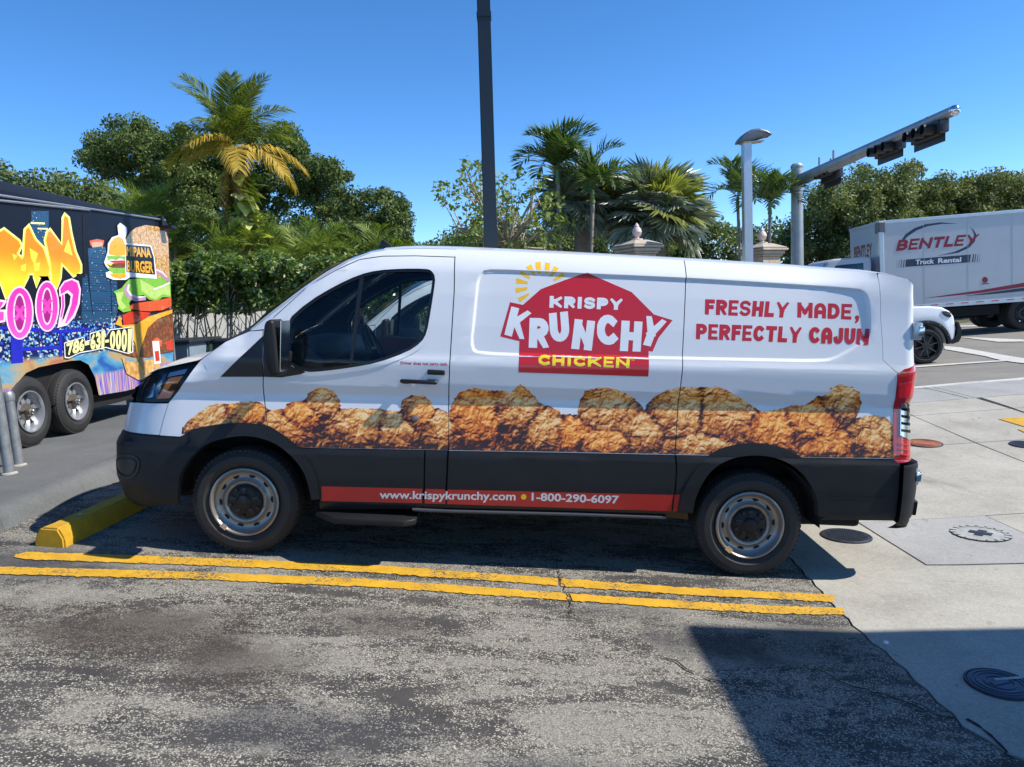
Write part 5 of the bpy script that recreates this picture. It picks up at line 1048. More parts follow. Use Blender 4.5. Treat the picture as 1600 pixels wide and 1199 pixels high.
# ------------------------------------------------------------ posts, wheel stop, manholes
def post(px, py, h, lean, lab):
    P = CAM + rays(px, py) * ((WZ - CAM[2]) / rays(px, py)[2]); r = empty('steel_post', tuple(P)); r.rotation_euler = (0, lean, 0)
    tube('post_tube', [(0, 0, -0.02), (0, 0, h)], 0.042, GALV, r, 16); lathe('post_cap', [(0.046, h - 0.05), (0.052, h), (0.04, h + 0.03), (0.0, h + 0.045)], GALV, r, 20, 'Z'); lathe('weld_collar', [(0.047, 0.02), (0.062, 0.01), (0.064, 0.0)], CONC, r, 16, 'Z'); tag(r, lab, 'post', 'galvanised posts on the walk'); return r
p1_ = post(15, 741, 1.15, -0.035, 'taller galvanised steel post nearest the left edge on the walk'); p2_ = post(30, 728, 0.64, -0.04, 'shorter galvanised steel post with a hinge bracket next to the tall one')
box_obj('hinge_bracket', (-0.12, -0.03, -0.03, 0.03, 0.50, 0.54), GALV, p2_, 0.008); box_obj('hinge_bracket', (-0.12, -0.03, -0.03, 0.03, 0.57, 0.61), GALV, p2_, 0.008)
stop = empty('wheel_stop', (-3.0, 5.55, float(G(-3.0, 5.5)))); stop.rotation_euler = (0, math.atan(0.0936), math.radians(-3.5))
bm = bmesh.new(); prs = [(-0.105, 0), (-0.10, 0.065), (-0.06, 0.13), (0.06, 0.13), (0.10, 0.065), (0.105, 0)]
ny = 14
rows = [[bm.verts.new((x + rng.normal(0, 0.0018), -0.87 + 1.74 * j / (ny - 1), z + rng.normal(0, 0.0018))) for x, z in prs] for j in range(ny)]
for a, b in zip(rows[:-1], rows[1:]):
    for i in range(5): bm.faces.new((a[i], a[i + 1], b[i + 1], b[i]))
bm.faces.new(rows[0]); bm.faces.new(rows[-1][::-1]); bmesh.ops.recalc_face_normals(bm, faces=bm.faces)
bmesh.ops.bevel(bm, geom=[e_ for e_ in bm.edges if e_.calc_face_angle(0) > 0.3], offset=0.012, segments=2, affect='EDGES'); bm_obj('concrete_block', bm, YSTOP, stop, True, 45)
for yy in (-0.55, 0.55): lathe('anchor_pin', [(0.016, 0.128), (0.016, 0.134), (0.0, 0.135)], GALV, stop, 12, 'Z').location = (0, yy, 0)
tag(stop, 'yellow painted concrete wheel stop in front of the van by the kerb', 'wheel stop')
IRON = basic('dark_cast_iron', (0.045, 0.05, 0.06), 0.55, metal=0.5, var=0.3, vs=20); RUSTY = basic('rust_orange_iron', (0.30, 0.10, 0.045), 0.8, var=0.3, vs=14); PALEI = basic('pale_weathered_iron', (0.33, 0.33, 0.31), 0.6, var=0.25, vs=14); BLUEI = basic('blue_grey_iron', (0.06, 0.075, 0.11), 0.5, metal=0.4, var=0.2)
def manhole(px, py, r, mat, lab, style):
    P = gpx(px, py); P[2] = float(G(P[0], P[1])) + 0.006; gxs = float((G(P[0] + 0.1, P[1]) - G(P[0] - 0.1, P[1])) / 0.2); gys = float((G(P[0], P[1] + 0.1) - G(P[0], P[1] - 0.1)) / 0.2)
    e_ = empty('manhole_cover', tuple(P)); e_.rotation_euler = (math.atan(gys), -math.atan(gxs), 0.3)
    lathe('frame', [(r * 1.1, -0.02), (r * 1.1, 0.006), (r * 1.07, 0.009), (r * 1.02, 0.009), (r * 1.01, -0.01)], IRON if style != 'white' else DARK, e_, 48, 'Z'); lathe('lid', [(r, -0.02), (r, 0.006), (r * 0.985, 0.008), (r * 0.0, 0.008)], mat, e_, 48, 'Z'); ld = e_.children[-1]
    if style == 'white':
        for k in range(18):
            a = 2 * math.pi * k / 18; bm = bmesh.new(); box(bm, r * 0.86, r * 1.09, -0.022 * r / 0.2, 0.022 * r / 0.2, 0.0095, 0.0125, 0, Matrix.Rotation(a, 4, 'Z')); bm_obj('rim_tooth', bm, PALEI, e_)
        for a in (0.0, 1.57): bm = bmesh.new(); box(bm, -r * 0.42, r * 0.42, -r * 0.16, r * 0.16, 0.0095 + a * 0.001, 0.0125 + a * 0.001, 0, Matrix.Rotation(a + 0.5, 4, 'Z')); bm_obj('lid_mark', bm, IRON, ld)
    elif style == 'grid':
        bm = bmesh.new(); st_ = r / 9
        for i in range(-8, 9):
            for j in range(-8, 9):
                if math.hypot(i, j) * st_ < r * 0.9: box(bm, (i - 0.28) * st_, (i + 0.28) * st_, (j - 0.28) * st_, (j + 0.28) * st_, 0.008, 0.0115)
        o_ = bm_obj('lid_studs', bm, mat, ld); o_['kind'] = 'stuff'
    else:
        for q in (0.9, 0.75, 0.5): lathe('lid_ring', [(r * q, 0.008), (r * q, 0.0115), (r * (q - 0.06), 0.0115), (r * (q - 0.06), 0.008)], mat, ld, 40, 'Z')
        if style == 'rings+': bm = bmesh.new(); box(bm, -r * 0.35, r * 0.35, -r * 0.12, r * 0.12, 0.0085, 0.012); bm_obj('lid_mark', bm, BLUEI, ld); bm = bmesh.new(); box(bm, -r * 0.05, r * 0.98, r * 0.1, r * 0.25, 0.0118, 0.0128, 0, Matrix.Rotation(-0.2, 4, 'Z')); bm_obj('lid_plate', bm, PALEI, ld)
    tag(e_, lab, 'manhole cover'); return e_
manhole(1532, 836, 0.185, PALEI, 'pale manhole cover with a toothed rim in the newer grey slab', 'white'); manhole(1322, 839, 0.17, IRON, 'dark studded manhole cover half in the shadow of the van tail', 'grid'); manhole(1562, 1071, 0.135, BLUEI, 'ringed dark blue manhole cover in the big shadow at the lower right', 'rings+'); manhole(1445, 694, 0.17, RUSTY, 'rusty orange manhole cover just right of the tail light', 'rings'); manhole(1602, 696, 0.14, BLUEI, 'small blue grey manhole cover cut by the right picture edge', 'grid')
P = gpx(1384, 1006); o = lathe('bottle_cap', [(0.014, 0.0), (0.014, 0.006), (0.011, 0.008), (0.0, 0.008)], WHT, None, 16, 'Z'); o.location = (P[0], P[1], float(G(P[0], P[1])) + 0.004); tag(o, 'tiny white bottle cap lying on the shaded concrete', 'bottle cap')
LEAFD = basic('dry_leaf', (0.25, 0.15, 0.04), 0.8)
for k, (px, py) in enumerate(((1298, 1052), (1348, 1075), (1252, 1000), (1530, 655), (1490, 745), (1370, 745))):
    P = gpx(px, py); a = rng.uniform(0, 6); sz_ = 0.014; V = [(P[0] + sz_ * x * math.cos(a) - sz_ * y * math.sin(a) * 0.5, P[1] + sz_ * x * math.sin(a) + sz_ * y * math.cos(a) * 0.5, float(G(P[0], P[1])) + 0.010 + z) for x, y, z in ((-1.3, 0, 0.001), (0, -0.7, 0.005), (1.3, 0, 0.002), (0, 0.7, 0.006))]
    tag(mesh_obj('fallen_leaf', V, [(0, 1, 2, 3)], LEAFD), ['dry yellow leaf in the big shadow, nearer the sunlit edge', 'dry leaf in the big shadow beside the long crack', 'dry leaf in the shadow close to the yellow line end', 'dry leaf on the concrete below the yellow road marking', 'dry leaf on the concrete right of the rear bumper', 'dry leaf under the tail of the van'][k], 'leaf', 'fallen leaves')

# ------------------------------------------------------------ poles and signals
BPOLE = basic('black_pole_paint', (0.012, 0.012, 0.014), 0.35, coat=0.3); lb = at(770.0, 480.0, 9.2); lt = at(746.0 + 9.5, 0.0, 9.2)
pole = empty('tall_light_pole', (lb[0], 9.2, float(G(lb[0], 9.2)))); dirp = (lt - lb) / (lt - lb)[2]; H = 9.0; pb = np.array([0, 0, 0.0])
def sqtube(name, a, b, w0, w1, mat, parent, bev=0.012):
    bm = bmesh.new(); a, b = np.array(a), np.array(b); ra = [bm.verts.new(tuple(a + np.array([x * w0, y * w0, 0]))) for x, y in ((-.5, -.5), (.5, -.5), (.5, .5), (-.5, .5))]; rb_ = [bm.verts.new(tuple(b + np.array([x * w1, y * w1, 0]))) for x, y in ((-.5, -.5), (.5, -.5), (.5, .5), (-.5, .5))]
    bm.faces.new(ra[::-1]); bm.faces.new(rb_)
    for i in range(4): bm.faces.new((ra[i], ra[(i + 1) % 4], rb_[(i + 1) % 4], rb_[i]))
    bmesh.ops.recalc_face_normals(bm, faces=bm.faces)
    if bev: bmesh.ops.bevel(bm, geom=bm.edges[:], offset=bev, segments=2, affect='EDGES')
    return bm_obj(name, bm, mat, parent, True, 40)
base_off = np.array([lb[0] - pole.location[0], 0, lb[2] - pole.location[2]]); p_at = lambda z: base_off + dirp * (z - base_off[2])
sqtube('shaft', p_at(0.0), p_at(H), 0.165, 0.15, BPOLE, pole); zj = (at(755.0, 26.0, 9.2) - np.array(pole.location))[2]
sqtube('joint_band', p_at(zj - 0.03), p_at(zj + 0.03), 0.172, 0.172, BPOLE, pole, 0.004); sqtube('base_plate', p_at(0.0), p_at(0.06), 0.36, 0.36, BPOLE, pole, 0.01)
q = p_at(H); box_obj('lamp_head', (q[0] - 0.6, q[0] + 0.6, q[1] - 0.2, q[1] + 0.2, q[2], q[2] + 0.14), BPOLE, pole, 0.03); tag(pole, 'tall black square light pole rising behind the van roof', 'light pole')
def vpole(px0, py0, px1, py1, Y): a = at(float(px0), float(py0), Y); b = at(float(px1), float(py1), Y); return a, b
a, b = vpole(1168.5, 412, 1166, 216, 14.0); gz = float(G(a[0], 14.0)); lamp = empty('street_lamp', (a[0], 14.0, gz)); d_ = (b - a) / (b - a)[2]; LO = np.array([a[0], 14.0, gz]); f_ = lambda z: (a + d_ * (z - a[2])) - LO
sqtube('shaft', f_(gz), f_(b[2]), 0.165, 0.155, ALU, lamp, 0.01); hp = f_(b[2]); hd = []
prof = [(-0.18, -0.07), (-0.15, 0.0), (-0.06, 0.09), (0.06, 0.145), (0.20, 0.155), (0.33, 0.115), (0.41, 0.06), (0.42, 0.04), (0.33, 0.02), (0.05, -0.05)]
prism('lamp_head', [(hp[0] + x, hp[2] + z - 0.02) for x, z in prof], hp[1] - 0.17, hp[1] + 0.17, basic('grey_lamp_casing', (0.16, 0.16, 0.17), 0.4, metal=0.4), lamp, 0.03, 'XZ', 3); prism('lamp_glass', [(hp[0] - 0.10, hp[2] - 0.085), (hp[0] + 0.30, hp[2] - 0.07), (hp[0] + 0.30, hp[2] - 0.08), (hp[0] - 0.10, hp[2] - 0.105)], hp[1] - 0.12, hp[1] + 0.12, basic('lamp_diffuser', (0.55, 0.5, 0.4), 0.3), lamp); tag(lamp, 'grey square street lamp with a curved head behind the van', 'street lamp')
# mast arm
a, b = vpole(1246, 418, 1245, 262, 21.0); gz = float(G(a[0], 21.0)); mast = empty('traffic_signal_mast', (a[0], 21.0, gz)); MO = np.array([a[0], 21.0, gz]); GP = basic('grey_galvanised_mast', (0.36, 0.37, 0.37), 0.5, metal=0.55, var=0.15, vs=4)
tube('shaft', [(0, 0, 0), (b[0] - a[0], 0, b[2] + 0.0 - gz)], [0.19, 0.15], GP, mast, 20); lathe('shaft_cap', [(0.165, 0), (0.165, 0.05), (0.12, 0.1), (0, 0.12)], GP, mast, 20, 'Z').location = (b[0] - a[0], 0, b[2] - gz)
q0 = at(1252.0, 281.0, 20.9) - MO; tipY = 13.8; q1 = at(1491.0, 173.0, tipY) - MO; tube('arm', [q0 + (q1 - q0) * k / 8 for k in range(9)], [0.165 - 0.07 * k / 8 for k in range(9)], GP, mast, 20)
sp = lathe('arm_cap', [(0.092, -0.02), (0.098, 0.01), (0.085, 0.06), (0.05, 0.09), (0, 0.1)], CHROME, mast, 20, 'Z'); sp.location = tuple(q1); sp.rotation_euler = Vector(tuple(q1 - q0)).to_track_quat('Z', 'Y').to_euler()
SIG = basic('black_signal_housing', (0.012, 0.012, 0.012), 0.5)
def signal(px, py, Y, ln, hgt, lab):
    c = at(float(px), float(py), Y) - MO; sg = empty('signal_head', tuple(c)); sg.parent = mast; dirv = Vector(tuple(q1 - q0)).normalized(); sg.rotation_euler = (0, 0, math.atan2(dirv.y, dirv.x))
    o_ = box_obj('housing', (-ln / 2, ln / 2, -0.07, 0.07, -hgt / 2, hgt / 2), SIG, sg, 0.02); box_obj('backplate', (-ln / 2 - 0.09, ln / 2 + 0.02, 0.05, 0.065, -hgt / 2 - 0.12, hgt / 2 + 0.02), SIG, sg, 0.004)
    for k in range(3):
        l_ = lathe('visor', [(0.10, 0.0), (0.10, -0.22), (0.092, -0.22), (0.092, 0)], SIG, sg, 20); l_.location = ((k - 1) * ln / 3.1, -0.06, 0)
    tube('clamp', [(0, 0, hgt / 2), (0, 0, hgt / 2 + 0.16)], 0.03, GP, sg, 8); box_obj('end_cap', (ln / 2, ln / 2 + 0.16, -0.06, 0.06, -hgt / 2 + 0.02, hgt / 2 - 0.02), basic('grey_cap', (0.05, 0.05, 0.055), 0.4), sg, 0.03)
signal(1449, 208, 14.6, 0.95, 0.28, ''); signal(1388, 233, 16.2, 0.95, 0.26, ''); signal(1298, 271, 19.4, 0.9, 0.42, '')
for k in (0.30, 0.42): q = q0 + (q1 - q0) * (k - 0.13); tube('antenna', [q + np.array([0, 0, 0.13]), q + np.array([0, 0, 0.36])], 0.03, GP, mast, 8)
tag(mast, 'grey traffic signal mast with a long arm and black signal heads', 'traffic signal')

# ------------------------------------------------------------ rental truck
trk = empty('box_truck', (0, 0, 0)); TKY = 22.0; kl = at(1380.0, 345.0, TKY); TS = 0.030
TRO = np.array([kl[0], TKY, 0.0]); TRO[2] = float(G(kl[0] + 2, TKY)); trk.location = tuple(TRO); KA = -0.10; trk.rotation_euler = (0, -TS, KA)
def kpx(px, py, Y=TKY):
    d = rays(px, py); nn = np.array([-math.sin(KA), math.cos(KA), 0]); K0 = TRO + nn * (Y - TKY); t = ((K0 - CAM) @ nn) / (d @ nn); P = CAM + d * np.asarray(t)[..., None] - TRO; u_ = P[..., 0] * math.cos(KA) + P[..., 1] * math.sin(KA); c, s_ = math.cos(TS), math.sin(TS)
    return np.stack([u_ * c + P[..., 2] * s_, np.full(np.shape(u_), Y - TKY), -u_ * s_ + P[..., 2] * c], -1)
zt_ = float(kpx(1380, 345)[2]); zbm = float(kpx(1430, 478)[2]); TRW = basic('white_box_panel', (0.50, 0.51, 0.525), 0.4, coat=0.2, var=0.05, vs=1.2)
box_obj('cargo_box', (0.0, 7.4, 0.0, 2.45, zbm, zt_ - 0.06), TRW, trk, 0.01); cb = trk.children[-1]
box_obj('top_rail', (-0.02, 7.42, -0.02, 2.47, zt_ - 0.10, zt_), ALU, trk, 0.01); box_obj('bottom_rail', (-0.02, 7.42, -0.02, 2.47, zbm - 0.10, zbm + 0.02), ALU, trk, 0.006); br_ = trk.children[-1]
box_obj('corner_post', (-0.03, 0.10, -0.03, 0.10, zbm, zt_ - 0.02), ALU, trk, 0.02); box_obj('corner_cap', (-0.035, 0.16, -0.035, 0.3, zt_ - 0.35, zt_ - 0.03), basic('dark_grey_corner', (0.14, 0.14, 0.15), 0.5), trk, 0.03)
for k in range(16):
    o = box_obj('reflector_tape', (0.55 + k * 0.42, 0.75 + k * 0.42, -0.026, -0.0205, zbm - 0.03, zbm - 0.005), RED, br_)
for k in range(1, 6): box_obj('panel_seam', (k * 1.22, k * 1.22 + 0.012, -0.003, 0.001, zbm + 0.02, zt_ - 0.1), basic('seam_grey', (0.45, 0.46, 0.47), 0.5), cb)
klay = [0.0008]
def kpoly(name, pts, mat):
    klay[0] += 0.00035; P = kpx([p[0] for p in pts], [p[1] for p in pts]); loops = [[(p[0], p[2]) for p in P]]; q, tri = tess(loops)
    Fc = [(a_, b_, c_) if (q[b_][0] - q[a_][0]) * (q[c_][1] - q[a_][1]) - (q[c_][0] - q[a_][0]) * (q[b_][1] - q[a_][1]) > 0 else (a_, c_, b_) for a_, b_, c_ in tri]; return mesh_obj(name, [(p[0], -klay[0], p[1]) for p in q], Fc, mat, cb)
zk = lambda L: [(1320 + x / 5.711, 320 + y / 5.711) for x, y in L]
NAVY = basic('navy_decal', (0.03, 0.04, 0.07), 0.4); KRED = basic('dark_red_decal', (0.28, 0.012, 0.03), 0.4)
kpoly('logo_swoosh', zk([(510, 310), (540, 265), (620, 210), (720, 175), (850, 158), (1020, 170), (870, 172), (740, 192), (640, 230), (560, 285), (530, 318)]), NAVY); kpoly('logo_swoosh', zk([(1115, 203), (1150, 225), (1175, 270), (1160, 330), (1110, 385), (1010, 430), (820, 458), (980, 420), (1080, 375), (1140, 320), (1155, 270), (1140, 230)]), NAVY)
kpoly('logo_band', zk([(545, 490), (1125, 445), (1115, 515), (538, 556)]), NAVY)
for x in (462, 482, 502, 522): kpoly('logo_bar', zk([(x + 4, 492), (x + 4 + (x - 450) / 9, 491), (x - 4 + (x - 450) / 9, 560), (x - 4, 562)]), NAVY)
for x in (1140, 1160, 1182, 1202): kpoly('logo_bar', zk([(x + 4, 442), (x + 4 + (1215 - x) / 8, 441), (x - 4 + (1215 - x) / 8, 512), (x - 6, 514)]), NAVY)
def ktext(name, body, quad, mat, bold=0.03, shear=0.0, block=None):
    klay[0] += 0.00035; qa = np.array(zk(quad)); exo = 0
    if block:
        asp = np.linalg.norm(qa[1] - qa[0]) / np.linalg.norm(qa[0] - qa[3]); ql = block_text2d(body, asp, block, 0.1); uv = np.array([p for a_, _ in ql for p in a_]); Fc = [tuple(range(4 * i, 4 * i + 4))[::-1] for i in range(len(ql))]; exo = np.repeat([li * 0.0001 for _, li in ql], 4)
    else: uv, Fc, _ = text2d(body, bold)
    p = quad_map(uv, qa); P = kpx(p[:, 0], p[:, 1]); P[:, 1] = -klay[0] - exo; return mesh_obj(name, P, Fc, mat, cb)
ktext('logo_lettering', 'BENTLEY', [(480, 315), (1205, 258), (1170, 358), (456, 415)], KRED, block=0.27); ktext('logo_lettering', 'Truck', [(632, 492), (800, 482), (796, 526), (628, 536)], WHT, 0.035); ktext('logo_lettering', 'Rental', [(833, 480), (1040, 468), (1036, 512), (830, 524)], WHT, 0.035)
kpoly('round_sticker', zk(ell(1250, 672, 26, 27, 20)), KRED); kpoly('sticker_text', zk([(1222, 703), (1285, 700), (1285, 708), (1222, 712)]), NAVY)
kpoly('side_stripe', zk([(690, 838), (1200, 765), (1640, 690), (1640, 728), (1200, 790), (900, 820)]), KRED); kpoly('side_stripe', zk([(1060, 815), (1640, 735), (1640, 768), (1300, 800)]), NAVY)
# front wall lettering of the box
P = [(-0.037, y, z) for y, z in ((0.55, zt_ - 0.95), (2.0, zt_ - 0.95), (2.0, zt_ - 0.62), (0.55, zt_ - 0.62))]
uv, Fc, _ = text2d('BENTLEY', 0.04); mesh_obj('logo_lettering', [(-0.004, 2.1 - 1.5 * u_, zt_ - 1.0 + 0.4 * v_) for u_, v_ in uv], Fc, KRED, cb)
# cab, chassis, wheels
cabp = [(-2.35, 0.55), (-2.38, 1.35), (-2.15, 1.62), (-1.85, 1.70), (-1.45, 2.42), (-1.30, 2.50), (-0.25, 2.50), (-0.18, 2.40), (-0.18, 0.6)]
sc_ = (float(kpx(1330, 403, TKY + 0.3)[2])) / 2.5; cabp = [(x, z * sc_) for x, z in cabp]
prism('cab', cabp, 0.18, 2.27, TRW, trk, 0.06, 'XZ', 3); cab = trk.children[-1]
prism('cab_window', [(-1.50, 1.75 * sc_), (-1.22, 2.30 * sc_), (-0.42, 2.32 * sc_), (-0.40, 1.72 * sc_)], 0.172, 0.20, DGLASS, cab, 0.01); prism('windscreen', [(-1.88, 1.70 * sc_), (-1.52, 2.40 * sc_), (-1.48, 2.38 * sc_), (-1.82, 1.69 * sc_)], 0.30, 2.15, DGLASS, cab); box_obj('cab_mirror', (-1.66, -1.58, -0.05, 0.10, 1.7 * sc_, 2.2 * sc_), BLACK, cab, 0.02)
box_obj('chassis', (-1.9, 7.2, 0.75, 1.7, zbm - 0.42, zbm - 0.12), DARK, trk); box_obj('under_ride_box', (0.3, 3.35, 0.10, 0.6, zbm - 0.42, zbm - 0.14), DARK, trk, 0.01); tube('drive_shaft', [(-0.5, 1.2, 0.46), (3.6, 1.2, 0.46)], 0.055, BLACK, trk, 8); box_obj('crossmember', (0.8, 1.0, 0.2, 2.2, 0.42, zbm - 0.3), BLACK, trk, 0.02)
for xx in (-1.35, 4.05):
    for yy, fl in ((0.05, False), (2.4, True)): wheel(trk, 'wheel', xx, yy, 0.48, 0.48, 0.30, 0.29, 'steel', fl, face=BLACK, treads=30)
for yy, fl in ((0.40, False), (2.05, True)): wheel(trk, 'wheel', 4.05, yy, 0.48, 0.48, 0.28, 0.29, 'steel', fl, face=BLACK, treads=30)
box_obj('mud_flap', (5.4, 5.42, 0.05, 0.75, 0.2, zbm - 0.1), DARK, trk); box_obj('rear_bumper', (7.2, 7.4, 0.2, 2.25, 0.45, 0.6), BLACK, trk, 0.02); tag(trk, 'white rental box truck with dark red lettering on the road', 'truck')

# ------------------------------------------------------------ white SUV
SUY = 16.0; cw = at(1447.0, 540.5, SUY); suv = empty('white_suv', (cw[0], SUY, cw[2] - 0.39)); SO = np.array(suv.location); suv.rotation_euler = (0, -0.03, 0)
def spx(px, py, Y=SUY): P = at(np.asarray(px, float), np.asarray(py, float), Y) - SO; return P
SW = basic('suv_white_paint', (0.80, 0.80, 0.80), 0.3, coat=0.7, var=0.02)
zs = lambda L: [(1400 + x / 7.995, 460 + y / 7.995) for x, y in L]
fr_px = zs([(770, 290), (765, 370), (775, 450), (765, 520), (700, 575), (660, 545), (670, 480)])
fp = spx([p[0] for p in fr_px], [p[1] for p in fr_px]); hoodp = spx(*zip(*zs([(200, 148), (440, 150), (600, 165), (690, 215), (745, 280)]))); 
zc = 0.39; R_ = 0.39
xf = float(fp[0][0]); arch_f = [(0.47 * math.cos(t_), zc + 0.47 * math.sin(t_)) for t_ in np.linspace(0.0, math.pi + 0.3, 18)]
prof = [(float(p[0]), float(p[2])) for p in hoodp][::-1]; xh = prof[-1][0]; zh = prof[-1][1]
body = [(xf - 0.10, zc + 0.0), (xf - 0.03, zc + 0.12), (xf, zc + 0.32)] + prof + [(-0.85, zh + 0.02), (-1.0, zh + 0.06), (-3.55, zh + 0.08), (-3.66, zh - 0.1), (-3.68, zc + 0.1), (-3.60, zc - 0.08), (-3.28, zc - 0.08)] + [(-2.79 + 0.49 * math.cos(t_), zc + 0.49 * math.sin(t_)) for t_ in np.linspace(math.pi + 0.2, -0.2, 16)] + [(-2.27, zc - 0.12), (-0.52, zc - 0.12)] + arch_f[::-1]
prism('body', body, 0.0, 1.88, SW, suv, 0.05, 'XZ', 3)
cabin = [(-0.72, zh), (-1.35, zh + 0.55), (-1.6, zh + 0.62), (-3.15, zh + 0.60), (-3.45, zh + 0.5), (-3.58, zh + 0.05)]
prism('cabin', cabin, 0.10, 1.78, SW, suv, 0.06, 'XZ', 3); cbn = suv.children[-1]
for L in ([(-0.98, zh + 0.09), (-1.42, zh + 0.48), (-1.95, zh + 0.50), (-1.95, zh + 0.09)], [(-2.05, zh + 0.09), (-2.05, zh + 0.50), (-2.75, zh + 0.49), (-2.80, zh + 0.09)], [(-2.90, zh + 0.1), (-2.86, zh + 0.48), (-3.2, zh + 0.46), (-3.42, zh + 0.12)]): prism('side_window', L, 0.088, 0.11, DGLASS, cbn)
prism('windscreen', [(-0.76, zh + 0.06), (-1.33, zh + 0.545), (-1.30, zh + 0.56), (-0.72, zh + 0.07)], 0.2, 1.68, DGLASS, cbn); tube('roof_rack', [(-1.7, 0.25, zh + 0.66), (-3.1, 0.25, zh + 0.66)], 0.02, BLACK, cbn, 8)
prism('hood_scoop', [(-0.35, zh - 0.02), (-0.30, zh + 0.035), (-0.85, zh + 0.06), (-0.85, zh)], 0.55, 1.33, BLACK, suv, 0.01)
fl = [(0.465 * math.cos(t_), zc + 0.465 * math.sin(t_)) for t_ in np.linspace(0.0, math.pi + 0.2, 20)]; fo = [(0.55 * math.cos(t_), zc + 0.55 * math.sin(t_)) for t_ in np.linspace(math.pi + 0.17, 0.03, 20)]
prism('fender_flare', fl + fo, -0.045, 0.05, PLASTIC, suv, 0.012); f2 = suv.children[-1]; k = f2.copy(); COL.objects.link(k); k.parent = suv; k.location = (-2.79, 0, 0)
for i in range(5): t_ = 0.4 + i * 0.55; lathe('flare_bolt', [(0.012, -0.05), (0.008, -0.056), (0, -0.057)], STEEL, f2, 8).location = (0.51 * math.cos(t_), 0.0, zc + 0.51 * math.sin(t_))
hlp = spx(*zip(*zs([(585, 218), (640, 215), (690, 235), (712, 275), (690, 303), (640, 288), (605, 260)]))); prism('headlight', [(float(p[0]), float(p[2])) for p in hlp], -0.012, 0.25, DGLASS, suv, 0.01); hl2 = suv.children[-1]
amp = spx(*zip(*zs([(588, 222), (640, 222), (655, 262), (635, 282), (605, 255)]))); prism('indicator_lens', [(float(p[0]), float(p[2])) for p in amp], -0.018, 0.0, AMB, hl2); rfp = spx(*zip(*zs([(660, 240), (690, 250), (705, 280), (680, 290), (660, 270)]))); prism('reflector', [(float(p[0]), float(p[2])) for p in rfp], -0.017, 0.0, CHROME, hl2)
bp = spx(*zip(*zs([(775, 350), (800, 372), (825, 440), (820, 555), (790, 605), (715, 630), (680, 605), (690, 580), (735, 565), (768, 510), (778, 430)]))); prism('front_guard', [(float(p[0]), float(p[2])) for p in bp], -0.01, 1.89, PLASTIC, suv, 0.0)
for xx in (0.0, -2.79):
    for yy, fl_ in ((0.0, False), (1.88, True)): wheel(suv, 'wheel', xx, yy + (-0.03 if not fl_ else 0.03), zc, R_, 0.26, 0.27, 'alloy', fl_, face=basic('black_alloy', (0.10, 0.10, 0.105), 0.2, metal=0.8), treads=30)
box_obj('underbody', (-3.4, 0.35, 0.25, 1.62, zc - 0.14, zc + 0.35), DARK, suv); tag(suv, 'white sport utility vehicle with black wheels just past the van tail', 'suv')

# ------------------------------------------------------------ gate pillars, wall, bins, canopy
STONE = concrete_mat('tan_stone', (0.38, 0.28, 0.18), (0.48, 0.37, 0.25), (0.55, 0.45, 0.33), 3.0, 0.15); STONED = concrete_mat('stone_moulding', (0.34, 0.28, 0.21), (0.43, 0.36, 0.28), (0.5, 0.43, 0.34), 3.0, 0.2)
FIN = basic('pink_white_finial', (0.62, 0.48, 0.44), 0.6, var=0.15)
def pillar(px, pyc, Y, lab):
    c = at(float(px), float(pyc), Y); gz = float(G(c[0], Y)); r = empty('gate_pillar', (c[0], Y, gz)); h = c[2] - gz; r.rotation_euler = (0, 0, 0.5); r.scale = (0.74, 0.74, 1.0)
    n = 9; bh = h / n
    for i in range(n):
        for j in range(2):
            s0 = -0.33 if (i + j) % 2 else -0.33; off = 0.12 if i % 2 else -0.10
            x0, x1 = ((-0.34, off - 0.004) if j == 0 else (off + 0.004, 0.34)); box_obj('stone_block', (x0, x1, -0.34, 0.34, i * bh + 0.004, (i + 1) * bh - 0.004), STONE, r, 0.008)
    for z0, z1, w_ in ((0.0, 0.04, 0.39), (0.045, 0.11, 0.43), (0.115, 0.16, 0.50), (0.165, 0.19, 0.47)): box_obj('cap_moulding', (-w_, w_, -w_, w_, h + z0, h + z1), STONED, r, 0.015)
    bm = bmesh.new(); q_ = bmesh.ops.create_cone(bm, cap_ends=True, segments=4, radius1=0.62, radius2=0.28, depth=0.08, matrix=Matrix.Translation((0, 0, h + 0.232)) @ Matrix.Rotation(math.pi / 4, 4, 'Z')); bm_obj('cap_slope', bm, STONED, r)
    lathe('finial', [(0.15, h + 0.272), (0.15, h + 0.30), (0.06, h + 0.31), (0.05, h + 0.34), (0.10, h + 0.37), (0.13, h + 0.43), (0.11, h + 0.49), (0.06, h + 0.53), (0.065, h + 0.545), (0.02, h + 0.60), (0, h + 0.61)], FIN, r, 20, 'Z'); tag(r, lab, 'pillar', 'stone gate pillars')
pillar(996, 398, 14.6, 'tan stone gate pillar left of the street lamp with a pink finial'); pillar(1191, 402, 15.6, 'tan stone gate pillar right of the street lamp, partly hidden by it')
WALLM = concrete_mat('white_painted_wall', (0.66, 0.66, 0.65), (0.74, 0.74, 0.73), (0.78, 0.78, 0.77), 0.8, 0.1)
wa = at(225.0, 490.0, 14.6); wb = at(560.0, 476.0, 16.2); wln = math.hypot(wb[0] - wa[0], wb[1] - wa[1]); wl = empty('garden_wall', (wa[0], wa[1], 0.3)); wl.rotation_euler = (0, 0, math.atan2(wb[1] - wa[1], wb[0] - wa[0])); wh = wa[2] - 0.3
box_obj('wall_body', (0, wln, 0, 0.15, 0, wh), WALLM, wl); box_obj('wall_coping', (0, wln, -0.03, 0.18, wh, wh + 0.05), WALLM, wl, 0.01); tag(wl, 'white painted garden wall behind the bare hedge stems', 'wall')
tag(sheet('hedge_bed', -12, 1, 12.6, 24, 14, 14, 0, GRASS, zf=lambda x, y: 0.36), kind='structure')
